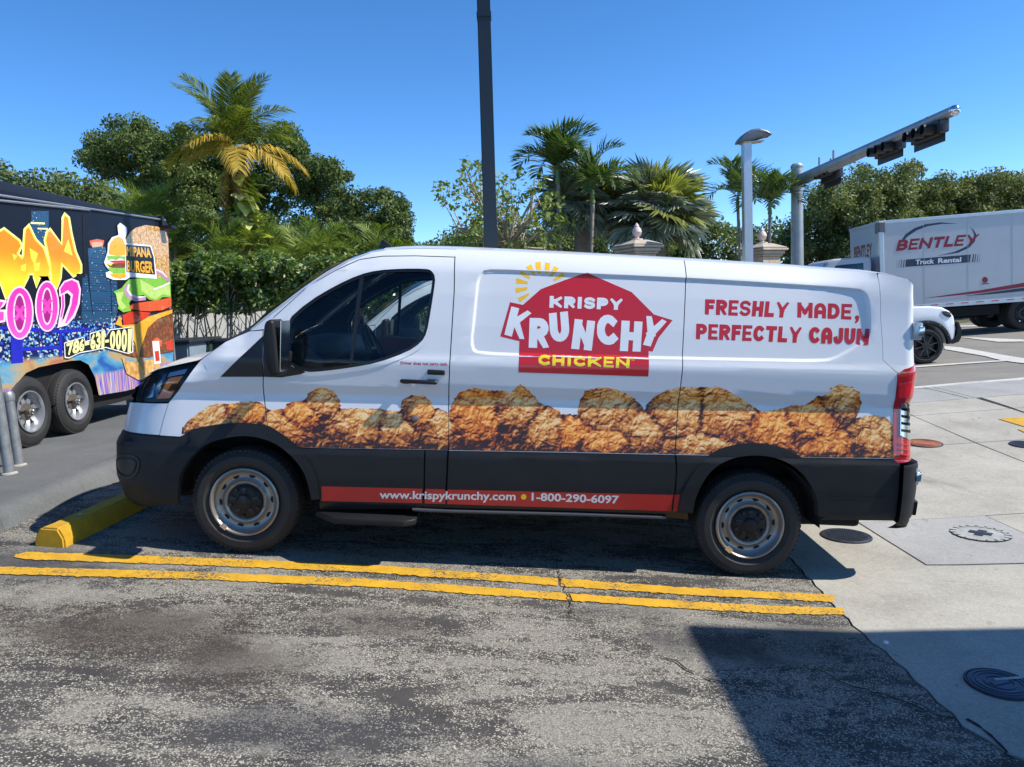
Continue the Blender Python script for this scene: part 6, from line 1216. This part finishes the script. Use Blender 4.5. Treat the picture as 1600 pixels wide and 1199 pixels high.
def bin_(px, py, Y, col, lid, lab, w_=0.6):
    c = at(float(px), float(py), Y); gz = 0.42 if c[0] < -3.6 else float(G(c[0], Y)); h = c[2] - gz; r = empty('wheelie_bin', (c[0], Y, gz)); bm = bmesh.new()
    box(bm, -w_ / 2, w_ / 2, -w_ / 2, w_ / 2, 0.06, h)
    for v in bm.verts:
        if v.co.z < 0.1: v.co.x *= 0.78; v.co.y *= 0.78
    bmesh.ops.bevel(bm, geom=bm.edges[:], offset=0.025, segments=2, affect='EDGES'); bm_obj('bin_body', bm, basic('bin_' + lab[:5], col, 0.5), r, True, 40)
    box_obj('bin_lid', (-w_ / 2 - 0.04, w_ / 2 + 0.06, -w_ / 2 - 0.05, w_ / 2 + 0.03, h, h + 0.07), basic('lid_' + lab[:5], lid, 0.45), r, 0.03); tube('bin_handle', [(-w_ / 2, w_ / 2 + 0.05, h - 0.02), (w_ / 2, w_ / 2 + 0.05, h - 0.02)], 0.018, BLACK, r, 8)
    for sx in (-1, 1): o_ = lathe('bin_wheel', [(0.0, -0.02), (0.09, -0.02), (0.09, 0.02), (0, 0.02)], RUBBER, r, 20); o_.location = (sx * w_ * 0.3, w_ / 2 - 0.06, 0.09)
    r.rotation_euler = (0, 0, rng.uniform(-0.2, 0.2)); tag(r, lab, 'bin', 'bins by the garden wall')
bin_(281, 537, 12.2, (0.22, 0.28, 0.33), (0.02, 0.025, 0.035), 'blue grey bin with a black lid next to the trailer', 0.62); bin_(306, 534, 12.9, (0.03, 0.05, 0.045), (0.015, 0.02, 0.02), 'dark green bin right of the blue grey one', 0.6); bin_(350, 535, 13.2, (0.02, 0.025, 0.03), (0.015, 0.02, 0.03), 'black bin behind the van bonnet near the hedge', 0.6)
# filling-station canopy to the right of the picture, whose roof throws the big shadow
CH = 4.6; cxn = 0.88 + 0.95 * (CH + 0.15); cyn = 3.90 - 0.15 * (CH + 0.15)
can = empty('station_canopy', (cxn + 6, cyn - 5, -0.25)); tag(can, 'flat white station canopy outside the picture throwing the big shadow', 'canopy'); CW = basic('canopy_white', (0.7, 0.7, 0.7), 0.5)
box_obj('canopy_roof', (-6, 8, -5, 5, CH, CH + 0.25), CW, can); box_obj('canopy_fascia', (-6.02, 8.02, -5.02, 5.02, CH + 0.1, CH + 0.22), RED, can)
for x_, y_ in ((-1, -3.5), (6, -3.5), (6, 3.5)): box_obj('canopy_column', (x_ - 0.2, x_ + 0.2, y_ - 0.2, y_ + 0.2, 0, CH), CW, can, 0.03)
# ------------------------------------------------------------ vegetation
def leaf_mat(name, a, b_, c_, trans=0.25, rough=0.55, spec=0.25):
    m, t, b = nt(name); at_ = nod(t, 'ShaderNodeAttribute', attribute_name='lv'); sp = t.nodes.new('ShaderNodeSeparateColor'); t.links.new(at_.outputs['Color'], sp.inputs[0])
    c = ramp(t, sp.outputs[0], [(0.05, a), (0.5, b_), (0.95, c_)]); t.links.new(c, b.inputs['Base Color']); b.inputs['Roughness'].default_value = rough; b.inputs['Specular IOR Level'].default_value = spec
    out = t.nodes['Material Output']; tr = t.nodes.new('ShaderNodeBsdfTranslucent'); mx = t.nodes.new('ShaderNodeMixShader'); mx.inputs[0].default_value = trans
    t.links.new(mixc(t, 1.0, c, (1.3, 1.4, 0.6), 'MULTIPLY'), tr.inputs[0]); t.links.new(b.outputs[0], mx.inputs[1]); t.links.new(tr.outputs[0], mx.inputs[2]); t.links.new(mx.outputs[0], out.inputs[0]); return m
BARK = basic('grey_brown_bark', (0.13, 0.105, 0.08), 0.9, var=0.35, vs=14, bmp=0.6, bs=40); TWIG = basic('pale_twig', (0.36, 0.29, 0.20), 0.85, var=0.3, vs=10); PALMB = basic('palm_trunk_grey', (0.24, 0.21, 0.175), 0.85, var=0.25, vs=9, bmp=0.4, bs=30)
OAK = leaf_mat('oak_leaves', (0.044, 0.072, 0.022), (0.091, 0.133, 0.037), (0.212, 0.252, 0.070)); OAKR = leaf_mat('olive_oak_leaves', (0.060, 0.081, 0.029), (0.131, 0.161, 0.052), (0.322, 0.332, 0.124)); FAR = leaf_mat('far_leaves', (0.060, 0.091, 0.032), (0.121, 0.161, 0.056), (0.241, 0.282, 0.101))
HEDGE = leaf_mat('hedge_leaves', (0.039, 0.071, 0.015), (0.091, 0.149, 0.028), (0.310, 0.387, 0.096), 0.3, 0.3, 0.6); LIGHTL = leaf_mat('sparse_tree_leaves', (0.095, 0.149, 0.034), (0.203, 0.270, 0.068), (0.405, 0.405, 0.149), 0.35); VINE = leaf_mat('yellow_green_vine_leaf', (0.162, 0.243, 0.041), (0.405, 0.459, 0.081), (0.783, 0.743, 0.270), 0.35)
COCO = leaf_mat('coconut_frond', (0.060, 0.102, 0.018), (0.156, 0.204, 0.036), (0.312, 0.312, 0.060), 0.35); COCOY = leaf_mat('yellowed_frond', (0.240, 0.180, 0.036), (0.504, 0.336, 0.048), (0.660, 0.480, 0.108), 0.35); COCOB = leaf_mat('dry_brown_frond', (0.192, 0.108, 0.036), (0.360, 0.216, 0.072), (0.480, 0.324, 0.132), 0.3)
ARE = leaf_mat('areca_frond', (0.069, 0.117, 0.023), (0.157, 0.225, 0.049), (0.392, 0.410, 0.097), 0.3); ADO = leaf_mat('christmas_palm_frond', (0.036, 0.072, 0.017), (0.087, 0.145, 0.035), (0.217, 0.275, 0.072), 0.25, 0.3, 0.6); BIS = leaf_mat('silver_fan_leaf', (0.102, 0.131, 0.094), (0.232, 0.268, 0.189), (0.435, 0.464, 0.319), 0.2, 0.35, 0.6); BISY = leaf_mat('yellow_green_fan_leaf', (0.145, 0.174, 0.043), (0.348, 0.362, 0.087), (0.551, 0.522, 0.174), 0.3)
def quads_obj(name, P, A, B, val, mat, parent, n=4):
    """leaf blades: centre P, half axes A (length) and B (width)"""
    N = len(P); V = np.empty((N, 4, 3)); V[:, 0] = P - A; V[:, 1] = P + B; V[:, 2] = P + A; V[:, 3] = P - B
    me = bpy.data.meshes.new(name); me.vertices.add(N * 4); me.vertices.foreach_set('co', V.astype(np.float32).ravel()); me.loops.add(N * 4); me.loops.foreach_set('vertex_index', np.arange(N * 4, dtype=np.int32)); me.polygons.add(N); me.polygons.foreach_set('loop_start', np.arange(0, N * 4, 4, dtype=np.int32)); me.update(calc_edges=True)
    ca = me.color_attributes.new('lv', 'FLOAT_COLOR', 'POINT'); arr = np.ones((N * 4, 4), np.float32); arr[:, 0] = np.repeat(np.clip(val, 0, 1), 4); ca.data.foreach_set('color', arr.ravel()); me.materials.append(mat); me.validate()
    return link(bpy.data.objects.new(name, me), parent)
def unit(a): return a / (np.linalg.norm(a, axis=-1, keepdims=True) + 1e-9)
def foliage(name, C, Rd, per, size, mat, parent, up=0.35, var=0.3):
    """C: clump centres (n,3), Rd radii"""
    n = len(C); d = unit(rng.normal(size=(n, per, 3))); r = rng.random((n, per, 1)) ** 0.42; d[..., 2] *= 0.82
    P = (C[:, None] + d * r * Rd[:, None, None]).reshape(-1, 3); N_ = len(P); nm = unit(rng.normal(size=(N_, 3)) * 0.9 + d.reshape(-1, 3) * 0.7 + np.array([0, 0, up])); t = unit(np.cross(nm, rng.normal(size=(N_, 3)))); b = np.cross(nm, t); s_ = size * rng.uniform(0.6, 1.3, (N_, 1))
    cv = np.repeat(rng.random(n), per); val = 0.5 + (cv - 0.5) * var * 1.4 + rng.normal(0, 0.17, N_); return quads_obj(name, P, t * s_, b * s_ * 0.52, val, mat, parent)
def in_poly(x, y, poly):
    ins = np.zeros(x.shape, bool); n = len(poly)
    for i in range(n):
        (x0, y0), (x1, y1) = poly[i], poly[(i + 1) % n]; c = ((y0 > y) != (y1 > y)) & (x < (x1 - x0) * (y - y0) / (y1 - y0 + 1e-9) + x0); ins ^= c
    return ins
def crown_points(poly, Y, depth, n, rpx):
    po = np.array(poly, float); lo, hi = po.min(0), po.max(0); out = []; cx = po[:, 0].mean(); hw = (hi[0] - lo[0]) / 2
    while len(out) < n:
        x = rng.uniform(lo[0], hi[0]); y = rng.uniform(lo[1], hi[1])
        if not in_poly(np.array([x]), np.array([y]), poly)[0]: continue
        k = math.sqrt(max(0.05, 1 - ((x - cx) / (hw * 1.05)) ** 2)); out.append(at(x, y, Y + rng.uniform(-1, 1) * depth * k))
    return np.array(out)
def tree(name, poly, Y, depth, n, rad, per, size, mat, base_px, lab, group, cat='tree', bark=BARK, trunk_r=0.28, limbs=9):
    C = crown_points(poly, Y, depth, n, 0); bx = at(float(base_px), 480.0, Y)[0]; gz = float(G(bx, Y)) if bx > -3.5 else 0.36; r = empty(name, (bx, Y, gz)); O = np.array([bx, Y, gz]); C = C - O; low = C[:, 2].min(); mid = C.mean(0)
    fork = np.array([mid[0] * 0.35, mid[1] * 0.3, max(0.8, low + 0.25 * (mid[2] - low))]); V, Fc = tube_data([(0, 0, -0.2), (0.05, 0, fork[2] * 0.5), fork], [trunk_r * 1.25, trunk_r, trunk_r * 0.8], 9); V = list(V); Fc = list(Fc)
    idx = rng.choice(len(C), min(limbs, len(C)), replace=False)
    for i in idx:
        e_ = C[i]; m_ = fork + (e_ - fork) * 0.5 + rng.normal(0, 0.25, 3); a_, f_2 = tube_data([fork - (0, 0, 0.1), m_, e_], [trunk_r * 0.5, trunk_r * 0.3, trunk_r * 0.1], 6, False); k = len(V); V += a_; Fc += [tuple(q + k for q in f) for f in f_2]
        for _ in range(2):
            j = np.argsort(np.linalg.norm(C - m_, axis=1))[rng.integers(1, min(9, len(C)))]; a_, f_2 = tube_data([m_, (m_ + C[j]) / 2 + rng.normal(0, 0.15, 3), C[j]], [trunk_r * 0.22, trunk_r * 0.14, trunk_r * 0.05], 5, False); k = len(V); V += a_; Fc += [tuple(q + k for q in f) for f in f_2]
    mesh_obj('trunk', V, Fc, bark, r, True); Rd = rad * rng.uniform(0.6, 1.25, len(C)); foliage('crown', C, Rd, per, size, mat, r); tag(r, lab, cat, group); return r
def shrink(poly, px):
    p = [np.array(q, float) for q in poly]; return [tuple(q) for q in offset_loop(p, px)]
OA = [(110, 243), (128, 213), (150, 202), (178, 180), (205, 177), (236, 190), (272, 192), (305, 195), (330, 230), (345, 290), (330, 345), (262, 350), (235, 310), (185, 288), (150, 275), (112, 262)]
tree('oak_tree', shrink(OA, 9), 27, 2.2, 170, 0.42, 230, 0.062, OAK, 240, 'dark spreading oak left of the yellowing coconut palm', 'oaks behind the hedge')
OB = [(300, 205), (340, 170), (420, 192), (462, 192), (478, 225), (486, 262), (500, 320), (480, 400), (330, 400), (300, 300)]
tree('oak_tree', shrink(OB, 9), 29, 2.5, 210, 0.46, 230, 0.068, OAK, 400, 'dark oak directly behind the coconut palm crown', 'oaks behind the hedge')
OC = [(470, 235), (505, 240), (535, 262), (562, 268), (585, 300), (612, 290), (640, 305), (655, 325), (652, 352), (675, 378), (668, 420), (470, 420), (462, 300)]
tree('oak_tree', shrink(OC, 8), 27, 2.2, 210, 0.42, 230, 0.062, OAK, 560, 'dark oak sloping down towards the van roof right of the palm', 'oaks behind the hedge')
tree('oak_tree', [(-40, 268), (20, 262), (45, 268), (60, 280), (115, 282), (190, 290), (260, 330), (270, 360), (-40, 330)], 36, 2.5, 70, 0.8, 170, 0.11, FAR, 60, 'low distant oak above the trailer roof at the left edge', 'oaks behind the hedge')
MID = [[(688, 388), (715, 362), (745, 366), (790, 360), (800, 410), (688, 410)], [(800, 375), (840, 362), (880, 372), (900, 360), (910, 410), (800, 410)], [(905, 375), (935, 362), (952, 343), (970, 356), (1000, 368), (1010, 415), (905, 410)], [(1080, 372), (1108, 346), (1130, 352), (1160, 345), (1180, 360), (1235, 345), (1240, 420), (1080, 415)], [(1000, 385), (1040, 378), (1085, 372), (1085, 415), (1000, 415)]]
for i, L in enumerate(MID): tree('broadleaf_tree', L, 42, 2.5, 46, 0.85, 150, 0.12, FAR, sum(p[0] for p in L) / len(L), ['far green tree behind the black pole just above the van roof', 'far green tree below the silver fan palms', 'far green tree left of the first gate pillar', 'far green tree between the lamp and the signal mast', 'far green tree right of the first gate pillar'][i], 'far trees', trunk_r=0.2)
R1 = [(1262, 300), (1290, 278), (1325, 268), (1352, 252), (1395, 268), (1430, 248), (1442, 264), (1432, 300), (1440, 350), (1400, 440), (1280, 440), (1225, 425), (1215, 370), (1235, 330)]
tree('oak_tree', shrink(R1, 7), 29, 2.4, 300, 0.48, 240, 0.062, OAKR, 1310, 'olive green oak right behind the traffic signal mast', 'oaks beyond the road')
for L, b_, lab in (([(1425, 285), (1460, 282), (1492, 274), (1530, 285), (1540, 440), (1410, 440)], 1470, 'olive green oak above the front half of the rental truck'), ([(1495, 288), (1545, 274), (1582, 270), (1615, 282), (1620, 440), (1490, 440)], 1550, 'olive green oak above the truck near the right edge'), ([(1590, 290), (1640, 270), (1700, 280), (1720, 440), (1590, 440)], 1650, 'olive green oak cut by the right picture edge'), ([(1360, 330), (1400, 300), (1450, 320), (1460, 440), (1340, 440)], 1400, 'low olive green oak behind the front of the truck box')): tree('oak_tree', shrink(L, 3), 33, 2.4, 180, 0.55, 230, 0.07, OAKR, b_, lab, 'oaks beyond the road')
for L, b_, lab in (([(150, 335), (200, 318), (260, 325), (330, 340), (340, 500), (150, 500)], 250, 'dense shrubby tree behind the right end of the trailer'), ([(320, 350), (380, 335), (450, 345), (500, 360), (505, 500), (320, 500)], 410, 'dense shrubby tree low behind the coconut trunk'), ([(490, 365), (560, 360), (640, 375), (700, 392), (705, 500), (490, 500)], 600, 'dense shrubby tree low behind the van cab roof')): tree('broadleaf_tree', L, 22.5, 0.9, 150, 0.42, 190, 0.06, OAK, b_, lab, 'shrubby trees behind the arecas', trunk_r=0.15)
# sparse tree in front of the pole
SP = [(676, 290), (700, 262), (745, 252), (800, 262), (850, 285), (880, 330), (900, 370), (900, 395), (700, 395), (725, 345), (690, 318)]
tree('young_tree', SP, 15.5, 1.0, 120, 0.20, 16, 0.06, LIGHTL, 800, 'thin sparse tree with pale branches behind the van roof', None, bark=TWIG, trunk_r=0.07, limbs=34)
# hedge
hx = np.linspace(150, 760, 52); hed = empty('ficus_hedge', (at(440.0, 480.0, 14.0)[0], 14.0, 0.36)); HO = np.array(hed.location); HC = []
for x in hx:
    for _ in range(12):
        y = 416 + 7 * math.sin(x * 0.11) * math.sin(x * 0.043 + 1) + rng.uniform(-16, 6) * (rng.random() < 0.45) + 66 * rng.random() ** 1.35; HC.append(at(x + rng.uniform(-6, 6), y, 14.0 + rng.uniform(-0.55, 0.55)))
foliage('foliage', np.array(HC) - HO, 0.20 * rng.uniform(0.7, 1.2, len(HC)), 64, 0.055, HEDGE, hed, 0.5, 0.5)
for x in np.arange(205, 720, 8.5):
    a = at(x + rng.uniform(-4, 4), 540.0, 14.0 + rng.uniform(-0.3, 0.3)) - HO; a[2] = 0; b = at(x + rng.uniform(-14, 14), rng.uniform(430, 470), 14.0 + rng.uniform(-0.4, 0.4)) - HO; m_ = (a + b) / 2 + rng.normal(0, 0.07, 3)
    V, Fc = tube_data([a, m_, b], [0.022, 0.017, 0.010], 5); V = list(V)
    for _ in range(5):
        k = len(V); s0 = a + (b - a) * rng.uniform(0.3, 0.8); e_ = s0 + np.array([rng.uniform(-0.35, 0.35), rng.uniform(-0.2, 0.2), rng.uniform(0.2, 0.6)]); a_, f2_ = tube_data([s0, e_], [0.010, 0.005], 4); V += a_; Fc = Fc + [tuple(q + k for q in f) for f in f2_]
    mesh_obj('stem', V, Fc, TWIG, hed, True)
tag(hed, 'leafy green hedge with bare twiggy stems in front of the white wall', 'hedge')
# palms -----------------------------------------------------------------------
def frond_mesh(name, L, droop, nl, leaf, lw, hang, mat, vtwist=0.5, seed=0):
    r = np.random.default_rng(seed); ts = np.linspace(0, 1, 13); ang = np.array([droop[0] + (droop[1] - droop[0]) * t ** 1.3 for t in ts]); pts = [np.zeros(3)]
    for i in range(12): pts.append(pts[-1] + L / 12 * np.array([math.cos(ang[i]), 0, math.sin(ang[i])]))
    pts = np.array(pts); V, Fc = tube_data(pts, [0.028 * L / 3 * (1 - 0.85 * t) for t in ts], 5); V = list(V); val = [0.6] * len(V)
    for i in range(nl):
        t = 0.12 + 0.88 * (i + 0.5) / nl; k = min(11, int(t * 12)); f = t * 12 - k; p = pts[k] * (1 - f) + pts[k + 1] * f; tg = unit(pts[k + 1] - pts[k]); nrm = np.array([-tg[2], 0, tg[0]]); ll = leaf * (0.55 + 0.9 * math.sin(math.pi * min(1, t * 0.92 + 0.08))) * r.uniform(0.85, 1.1)
        for sd in (-1, 1):
            d0 = unit(np.array([0, sd, 0]) * 0.85 + tg * (0.45 + 0.5 * t) + nrm * (vtwist * r.uniform(0.2, 1.0)) + r.normal(0, 0.07, 3)); d1 = unit(d0 + np.array([0, 0, -hang * r.uniform(0.7, 1.3)])); w_ = unit(np.cross(d0, nrm) + r.normal(0, 0.15, 3)) * lw
            a = p; b = p + d0 * ll * 0.5; c = b + d1 * ll * 0.5; k0 = len(V); V += [a - w_ * 0.4, a + w_ * 0.4, b + w_, b - w_, c]; Fc += [(k0, k0 + 1, k0 + 2, k0 + 3), (k0 + 3, k0 + 2, k0 + 4)]; v_ = np.clip(0.5 + r.normal(0, 0.2), 0, 1); val += [v_] * 5
    me = bpy.data.meshes.new(name); me.from_pydata([tuple(map(float, v)) for v in V], [], Fc); ca = me.color_attributes.new('lv', 'FLOAT_COLOR', 'POINT'); arr = np.ones((len(V), 4), np.float32); arr[:, 0] = val; ca.data.foreach_set('color', arr.ravel()); me.materials.append(mat); me.update(); return me
def add_frond(par, me, loc, az, pitch, sc=1.0, roll=0.0, name='frond'):
    o = bpy.data.objects.new(name, me); COL.objects.link(o); o.parent = par; o.location = tuple(loc); o.rotation_euler = (roll, -pitch, az); o.scale = (sc, sc, sc); return o
def fan_mesh(name, R, mat, nseg=34, fold=0.35, pet=0.9, seed=0, span=2.6):
    r = np.random.default_rng(seed); V, Fc = tube_data([(0, 0, 0), (pet * 0.5, 0, 0.05), (pet, 0, 0)], [0.03, 0.025, 0.02], 5); V = list(V); val = [0.6] * len(V); c = np.array([pet, 0, 0.0])
    for i in range(nseg):
        a0 = -span + 2 * span * i / nseg; a1 = -span + 2 * span * (i + 1) / nseg; am = (a0 + a1) / 2; rr = R * r.uniform(0.9, 1.05) * (0.75 + 0.25 * math.cos(am * 0.55)); k = len(V); f1 = 0.62 * rr; dp = -0.10 * r.uniform(0.5, 2)
        P_ = lambda a, q, z: c + np.array([math.cos(a) * q, math.sin(a) * q, z]); V += [c, P_(a0, f1, -0.025 + 0.25 * fold * f1 * abs(math.sin(a0 / 2))), P_(am, f1, 0.03 + 0.25 * fold * f1 * abs(math.sin(am / 2))), P_(a1, f1, -0.025 + 0.25 * fold * f1 * abs(math.sin(a1 / 2))), P_(am + r.normal(0, 0.03), rr, dp + 0.25 * fold * rr * abs(math.sin(am / 2)))]; Fc += [(k, k + 1, k + 2), (k, k + 2, k + 3), (k + 1, k + 4, k + 2), (k + 2, k + 4, k + 3)]; val += [np.clip(0.5 + r.normal(0, 0.2), 0, 1)] * 5
    me = bpy.data.meshes.new(name); me.from_pydata([tuple(map(float, v)) for v in V], [], Fc); ca = me.color_attributes.new('lv', 'FLOAT_COLOR', 'POINT'); arr = np.ones((len(V), 4), np.float32); arr[:, 0] = val; ca.data.foreach_set('color', arr.ravel()); me.materials.append(mat); me.update(); return me
R_d = math.radians
# coconut palm
cc = at(365.0, 228.0, 18.6); cpz = 0.36; coco = empty('coconut_palm', (cc[0], 18.6, cpz)); CO = np.array(coco.location); top = cc - CO
tube('trunk', [(0.1, 0, 0), (0.0, 0, top[2] * 0.4), (0.03, 0, top[2] * 0.8), top], [0.20, 0.15, 0.13, 0.11], PALMB, coco, 12)
fm_up = frond_mesh('frond_upright', 2.5, (0.1, -0.7), 58, 0.62, 0.020, 0.5, COCO, 0.5, 1); fm_out = frond_mesh('frond_arched', 2.3, (0.15, -1.15), 56, 0.60, 0.020, 0.95, COCO, 0.3, 2); fm_y = frond_mesh('frond_yellow', 2.2, (0.0, -1.2), 54, 0.60, 0.021, 1.1, COCOY, 0.1, 3); fm_b = frond_mesh('frond_dry', 2.0, (-0.2, -1.2), 48, 0.55, 0.021, 1.3, COCOB, 0.0, 4)
for k in range(12): add_frond(coco, fm_up, top + (0, 0, 0.05), k * 2.4 + rng.uniform(-.3, .3), R_d(rng.uniform(48, 80)), rng.uniform(0.60, 0.76))
for k in range(8): add_frond(coco, fm_out, top, k * 2.4 + 1 + rng.uniform(-.3, .3), R_d(rng.uniform(22, 48)), rng.uniform(0.66, 0.80))
for az, p, s_ in ((0.1, 8, 0.85), (0.5, -5, 0.8), (3.1, 18, 0.82), (3.6, 0, 0.7), (-0.4, 0, 0.8), (4.4, 20, 0.75), (5.1, 0, 0.8)): add_frond(coco, fm_y, top - (0, 0, 0.08), az, R_d(p), s_)
for az, p, s_ in ((3.5, -48, 0.95), (3.9, -64, 1.0), (2.6, -50, 0.7), (0.9, -45, 0.6)): add_frond(coco, fm_b, top - (0, 0, 0.15), az, R_d(p), s_)
NUT = basic('coconut_husk', (0.20, 0.16, 0.05), 0.6)
for k in range(6):
    a = k * 1.05; bm = bmesh.new(); bmesh.ops.create_uvsphere(bm, u_segments=12, v_segments=8, radius=0.11, matrix=Matrix.Translation((top[0] + 0.19 * math.cos(a), top[1] + 0.19 * math.sin(a), top[2] - 0.25 - 0.05 * (k % 2))) @ Matrix.Diagonal((1, 1, 1.25, 1))); bm_obj('coconut', bm, NUT, coco, True)
tag(coco, 'tall coconut palm with yellowing lower fronds above the hedge', 'palm')
# pothos vine climbing its trunk: heart-shaped leaves
vn = empty('climbing_vine', (cc[0], 18.6, cpz)); heart = [(0, 0, 0), (-0.10, 0.10, 0.01), (-0.06, 0.22, -0.02), (0.10, 0.24, -0.03), (0.30, 0.13, -0.04), (0.48, 0, -0.10), (0.30, -0.13, -0.04), (0.10, -0.24, -0.03), (-0.06, -0.22, -0.02), (-0.10, -0.10, 0.01)]
vms = []
for v_ in (0.2, 0.5, 0.75, 0.95):
    me = bpy.data.meshes.new('vine_leaf'); me.from_pydata([(0.12, 0, -0.03)] + heart, [], [(0, i + 1, (i + 1) % 10 + 1) for i in range(10)]); ca = me.color_attributes.new('lv', 'FLOAT_COLOR', 'POINT'); arr = np.ones((11, 4), np.float32); arr[:, 0] = v_; ca.data.foreach_set('color', arr.ravel()); me.materials.append(VINE); vms.append(me)
tube('vine_stem', [(0.1 + 0.16 * math.cos(k * 0.9), 0.16 * math.sin(k * 0.9), 1.4 + k * (top[2] - 1.6) / 16) for k in range(17)], 0.025, TWIG, vn, 6)
for k in range(150):
    z = 1.9 + (top[2] - 2.5) * (k / 150); az = rng.uniform(0, 2 * math.pi); rr = 0.16 + 0.42 * rng.random() * (1 - 0.6 * (z / top[2])); add_frond(vn, vms[rng.integers(0, 4)], (0.05 + rr * math.cos(az), rr * math.sin(az), z), az, R_d(rng.uniform(-65, 10)), rng.uniform(0.5, 0.95), rng.uniform(-.4, .4), 'vine_leaf')
tag(vn, 'yellow green large leaved vine climbing the coconut palm trunk', 'vine')
# areca clumps behind the hedge
ar = [frond_mesh('areca_frond', 1.9, (0.3, -1.1), 36, 0.46, 0.018, 0.35, ARE, 0.6, s) for s in (11, 12)]; ard = frond_mesh('areca_dry', 1.6, (0.0, -1.2), 30, 0.4, 0.018, 0.9, COCOB, 0.2, 13)
for i, (px, py) in enumerate(((205, 372), (262, 360), (300, 395), (345, 385), (395, 392), (432, 382), (470, 392), (505, 385), (540, 400), (240, 330), (590, 405), (640, 420))):
    Y = 18.0 + (i % 3) * 0.7; c = at(float(px), float(py) + 28, Y); ap = empty('areca_palm', (c[0], Y, 0.36)); o_ = c - np.array(ap.location)
    for k in range(4): q = o_ + np.array([0.18 * math.cos(k * 1.6), 0.18 * math.sin(k * 1.6), -0.1 * k]); tube('cane', [(q[0] * 0.3, q[1] * 0.3, 0), q], [0.05, 0.035], TWIG, ap, 7)
    for k in range(13): add_frond(ap, ar[k % 2], o_ + rng.normal(0, 0.10, 3), k * 2.4 + rng.uniform(-.4, .4), R_d(rng.uniform(15, 78)), rng.uniform(0.55, 0.80))
    for k in range(3): add_frond(ap, ard, o_ + rng.normal(0, 0.1, 3), rng.uniform(0, 6.28), R_d(rng.uniform(-50, -10)), rng.uniform(0.6, 0.8))
    tag(ap, ['feathery areca palm just above the trailer roof', 'feathery areca palm at the right end of the trailer roof', 'feathery areca palm between trailer and coconut trunk', 'feathery areca palm under the coconut trunk on its left', 'feathery areca palm under the coconut trunk on its right', 'feathery areca palm first to the right of the coconut trunk', 'feathery areca palm second to the right of the coconut trunk', 'feathery areca palm above the van windscreen', 'feathery areca palm nearest the van roof antenna', 'taller areca palm behind the trailer roof', 'feathery areca palm behind the van roof left of the black pole', 'low areca palm hidden behind the van cab roof'][i], 'palm', 'areca palms behind the hedge')
# silver fan palms
def fan_palm(px, py, Y, R, n, lab, yel=0.2, spread=1.0):
    c = at(float(px), float(py), Y); gz = float(G(c[0], Y)); r = empty('fan_palm', (c[0], Y, gz)); o_ = c - np.array(r.location); tube('trunk', [(0, 0, 0), o_], [0.22, 0.18], PALMB, r, 12); fs = [fan_mesh('fan_leaf', R, BIS, 32, 0.4, R * 0.95, s) for s in (1, 2, 3)]; fy = fan_mesh('fan_leaf_yellow', R, BISY, 32, 0.4, R * 0.95, 5)
    for k in range(n):
        u_ = (k + 0.5) / n; pit = math.asin(np.clip(1 - 1.72 * u_, -0.85, 1)); az = k * 2.399; me = fy if (rng.random() < yel and math.cos(az) > -0.2) else fs[k % 3]; add_frond(r, me, o_, az, pit, rng.uniform(0.85, 1.08) * spread, rng.uniform(-.5, .5), 'fan_leaf')
    tag(r, lab, 'palm', 'silver fan palms')
fan_palm(908, 318, 17.5, 0.66, 46, 'silver fan palm on the left, tangled with slim feather palms', 0.12); fan_palm(1026, 335, 17.0, 0.74, 56, 'round silver fan palm right behind the first gate pillar', 0.35)
ad = [frond_mesh('feather_frond', 1.25, (0.4, -1.5), 34, 0.40, 0.022, 0.35, ADO, 0.8, s) for s in (21, 22)]
def slim_palm(px, py, bx, Y, n, sc, lab, tr=0.05):
    c = at(float(px), float(py), Y); b = at(float(bx), 400.0, Y); gz = float(G(b[0], Y)); r = empty('slim_palm', (b[0], Y, gz)); o_ = c - np.array(r.location); tube('trunk', [(0, 0, 0), o_ * np.array([0.5, 1, 0.6]), o_], [tr * 1.3, tr, tr * 0.9], PALMB, r, 10); tube('crownshaft', [o_, o_ + (0, 0, 0.32)], [tr * 1.25, tr * 0.7], basic('crownshaft_green', (0.12, 0.19, 0.06), 0.4), r, 10)
    for k in range(n): add_frond(r, ad[k % 2], o_ + (0, 0, 0.3), k * 2.4 + rng.uniform(-.3, .3), R_d(rng.uniform(10, 75)), sc * rng.uniform(0.85, 1.1))
    tag(r, lab, 'palm', 'slim feather palms')
slim_palm(872, 288, 872, 16.5, 13, 0.95, 'tallest slim feather palm standing before the left fan palm'); slim_palm(926, 318, 912, 16.2, 12, 0.9, 'leaning slim feather palm right of the tallest one'); slim_palm(1153, 325, 1160, 22, 9, 1.1, 'slim feather palm half behind the street lamp'); slim_palm(1203, 335, 1200, 21, 12, 1.0, 'slim feather palm between street lamp and signal mast')
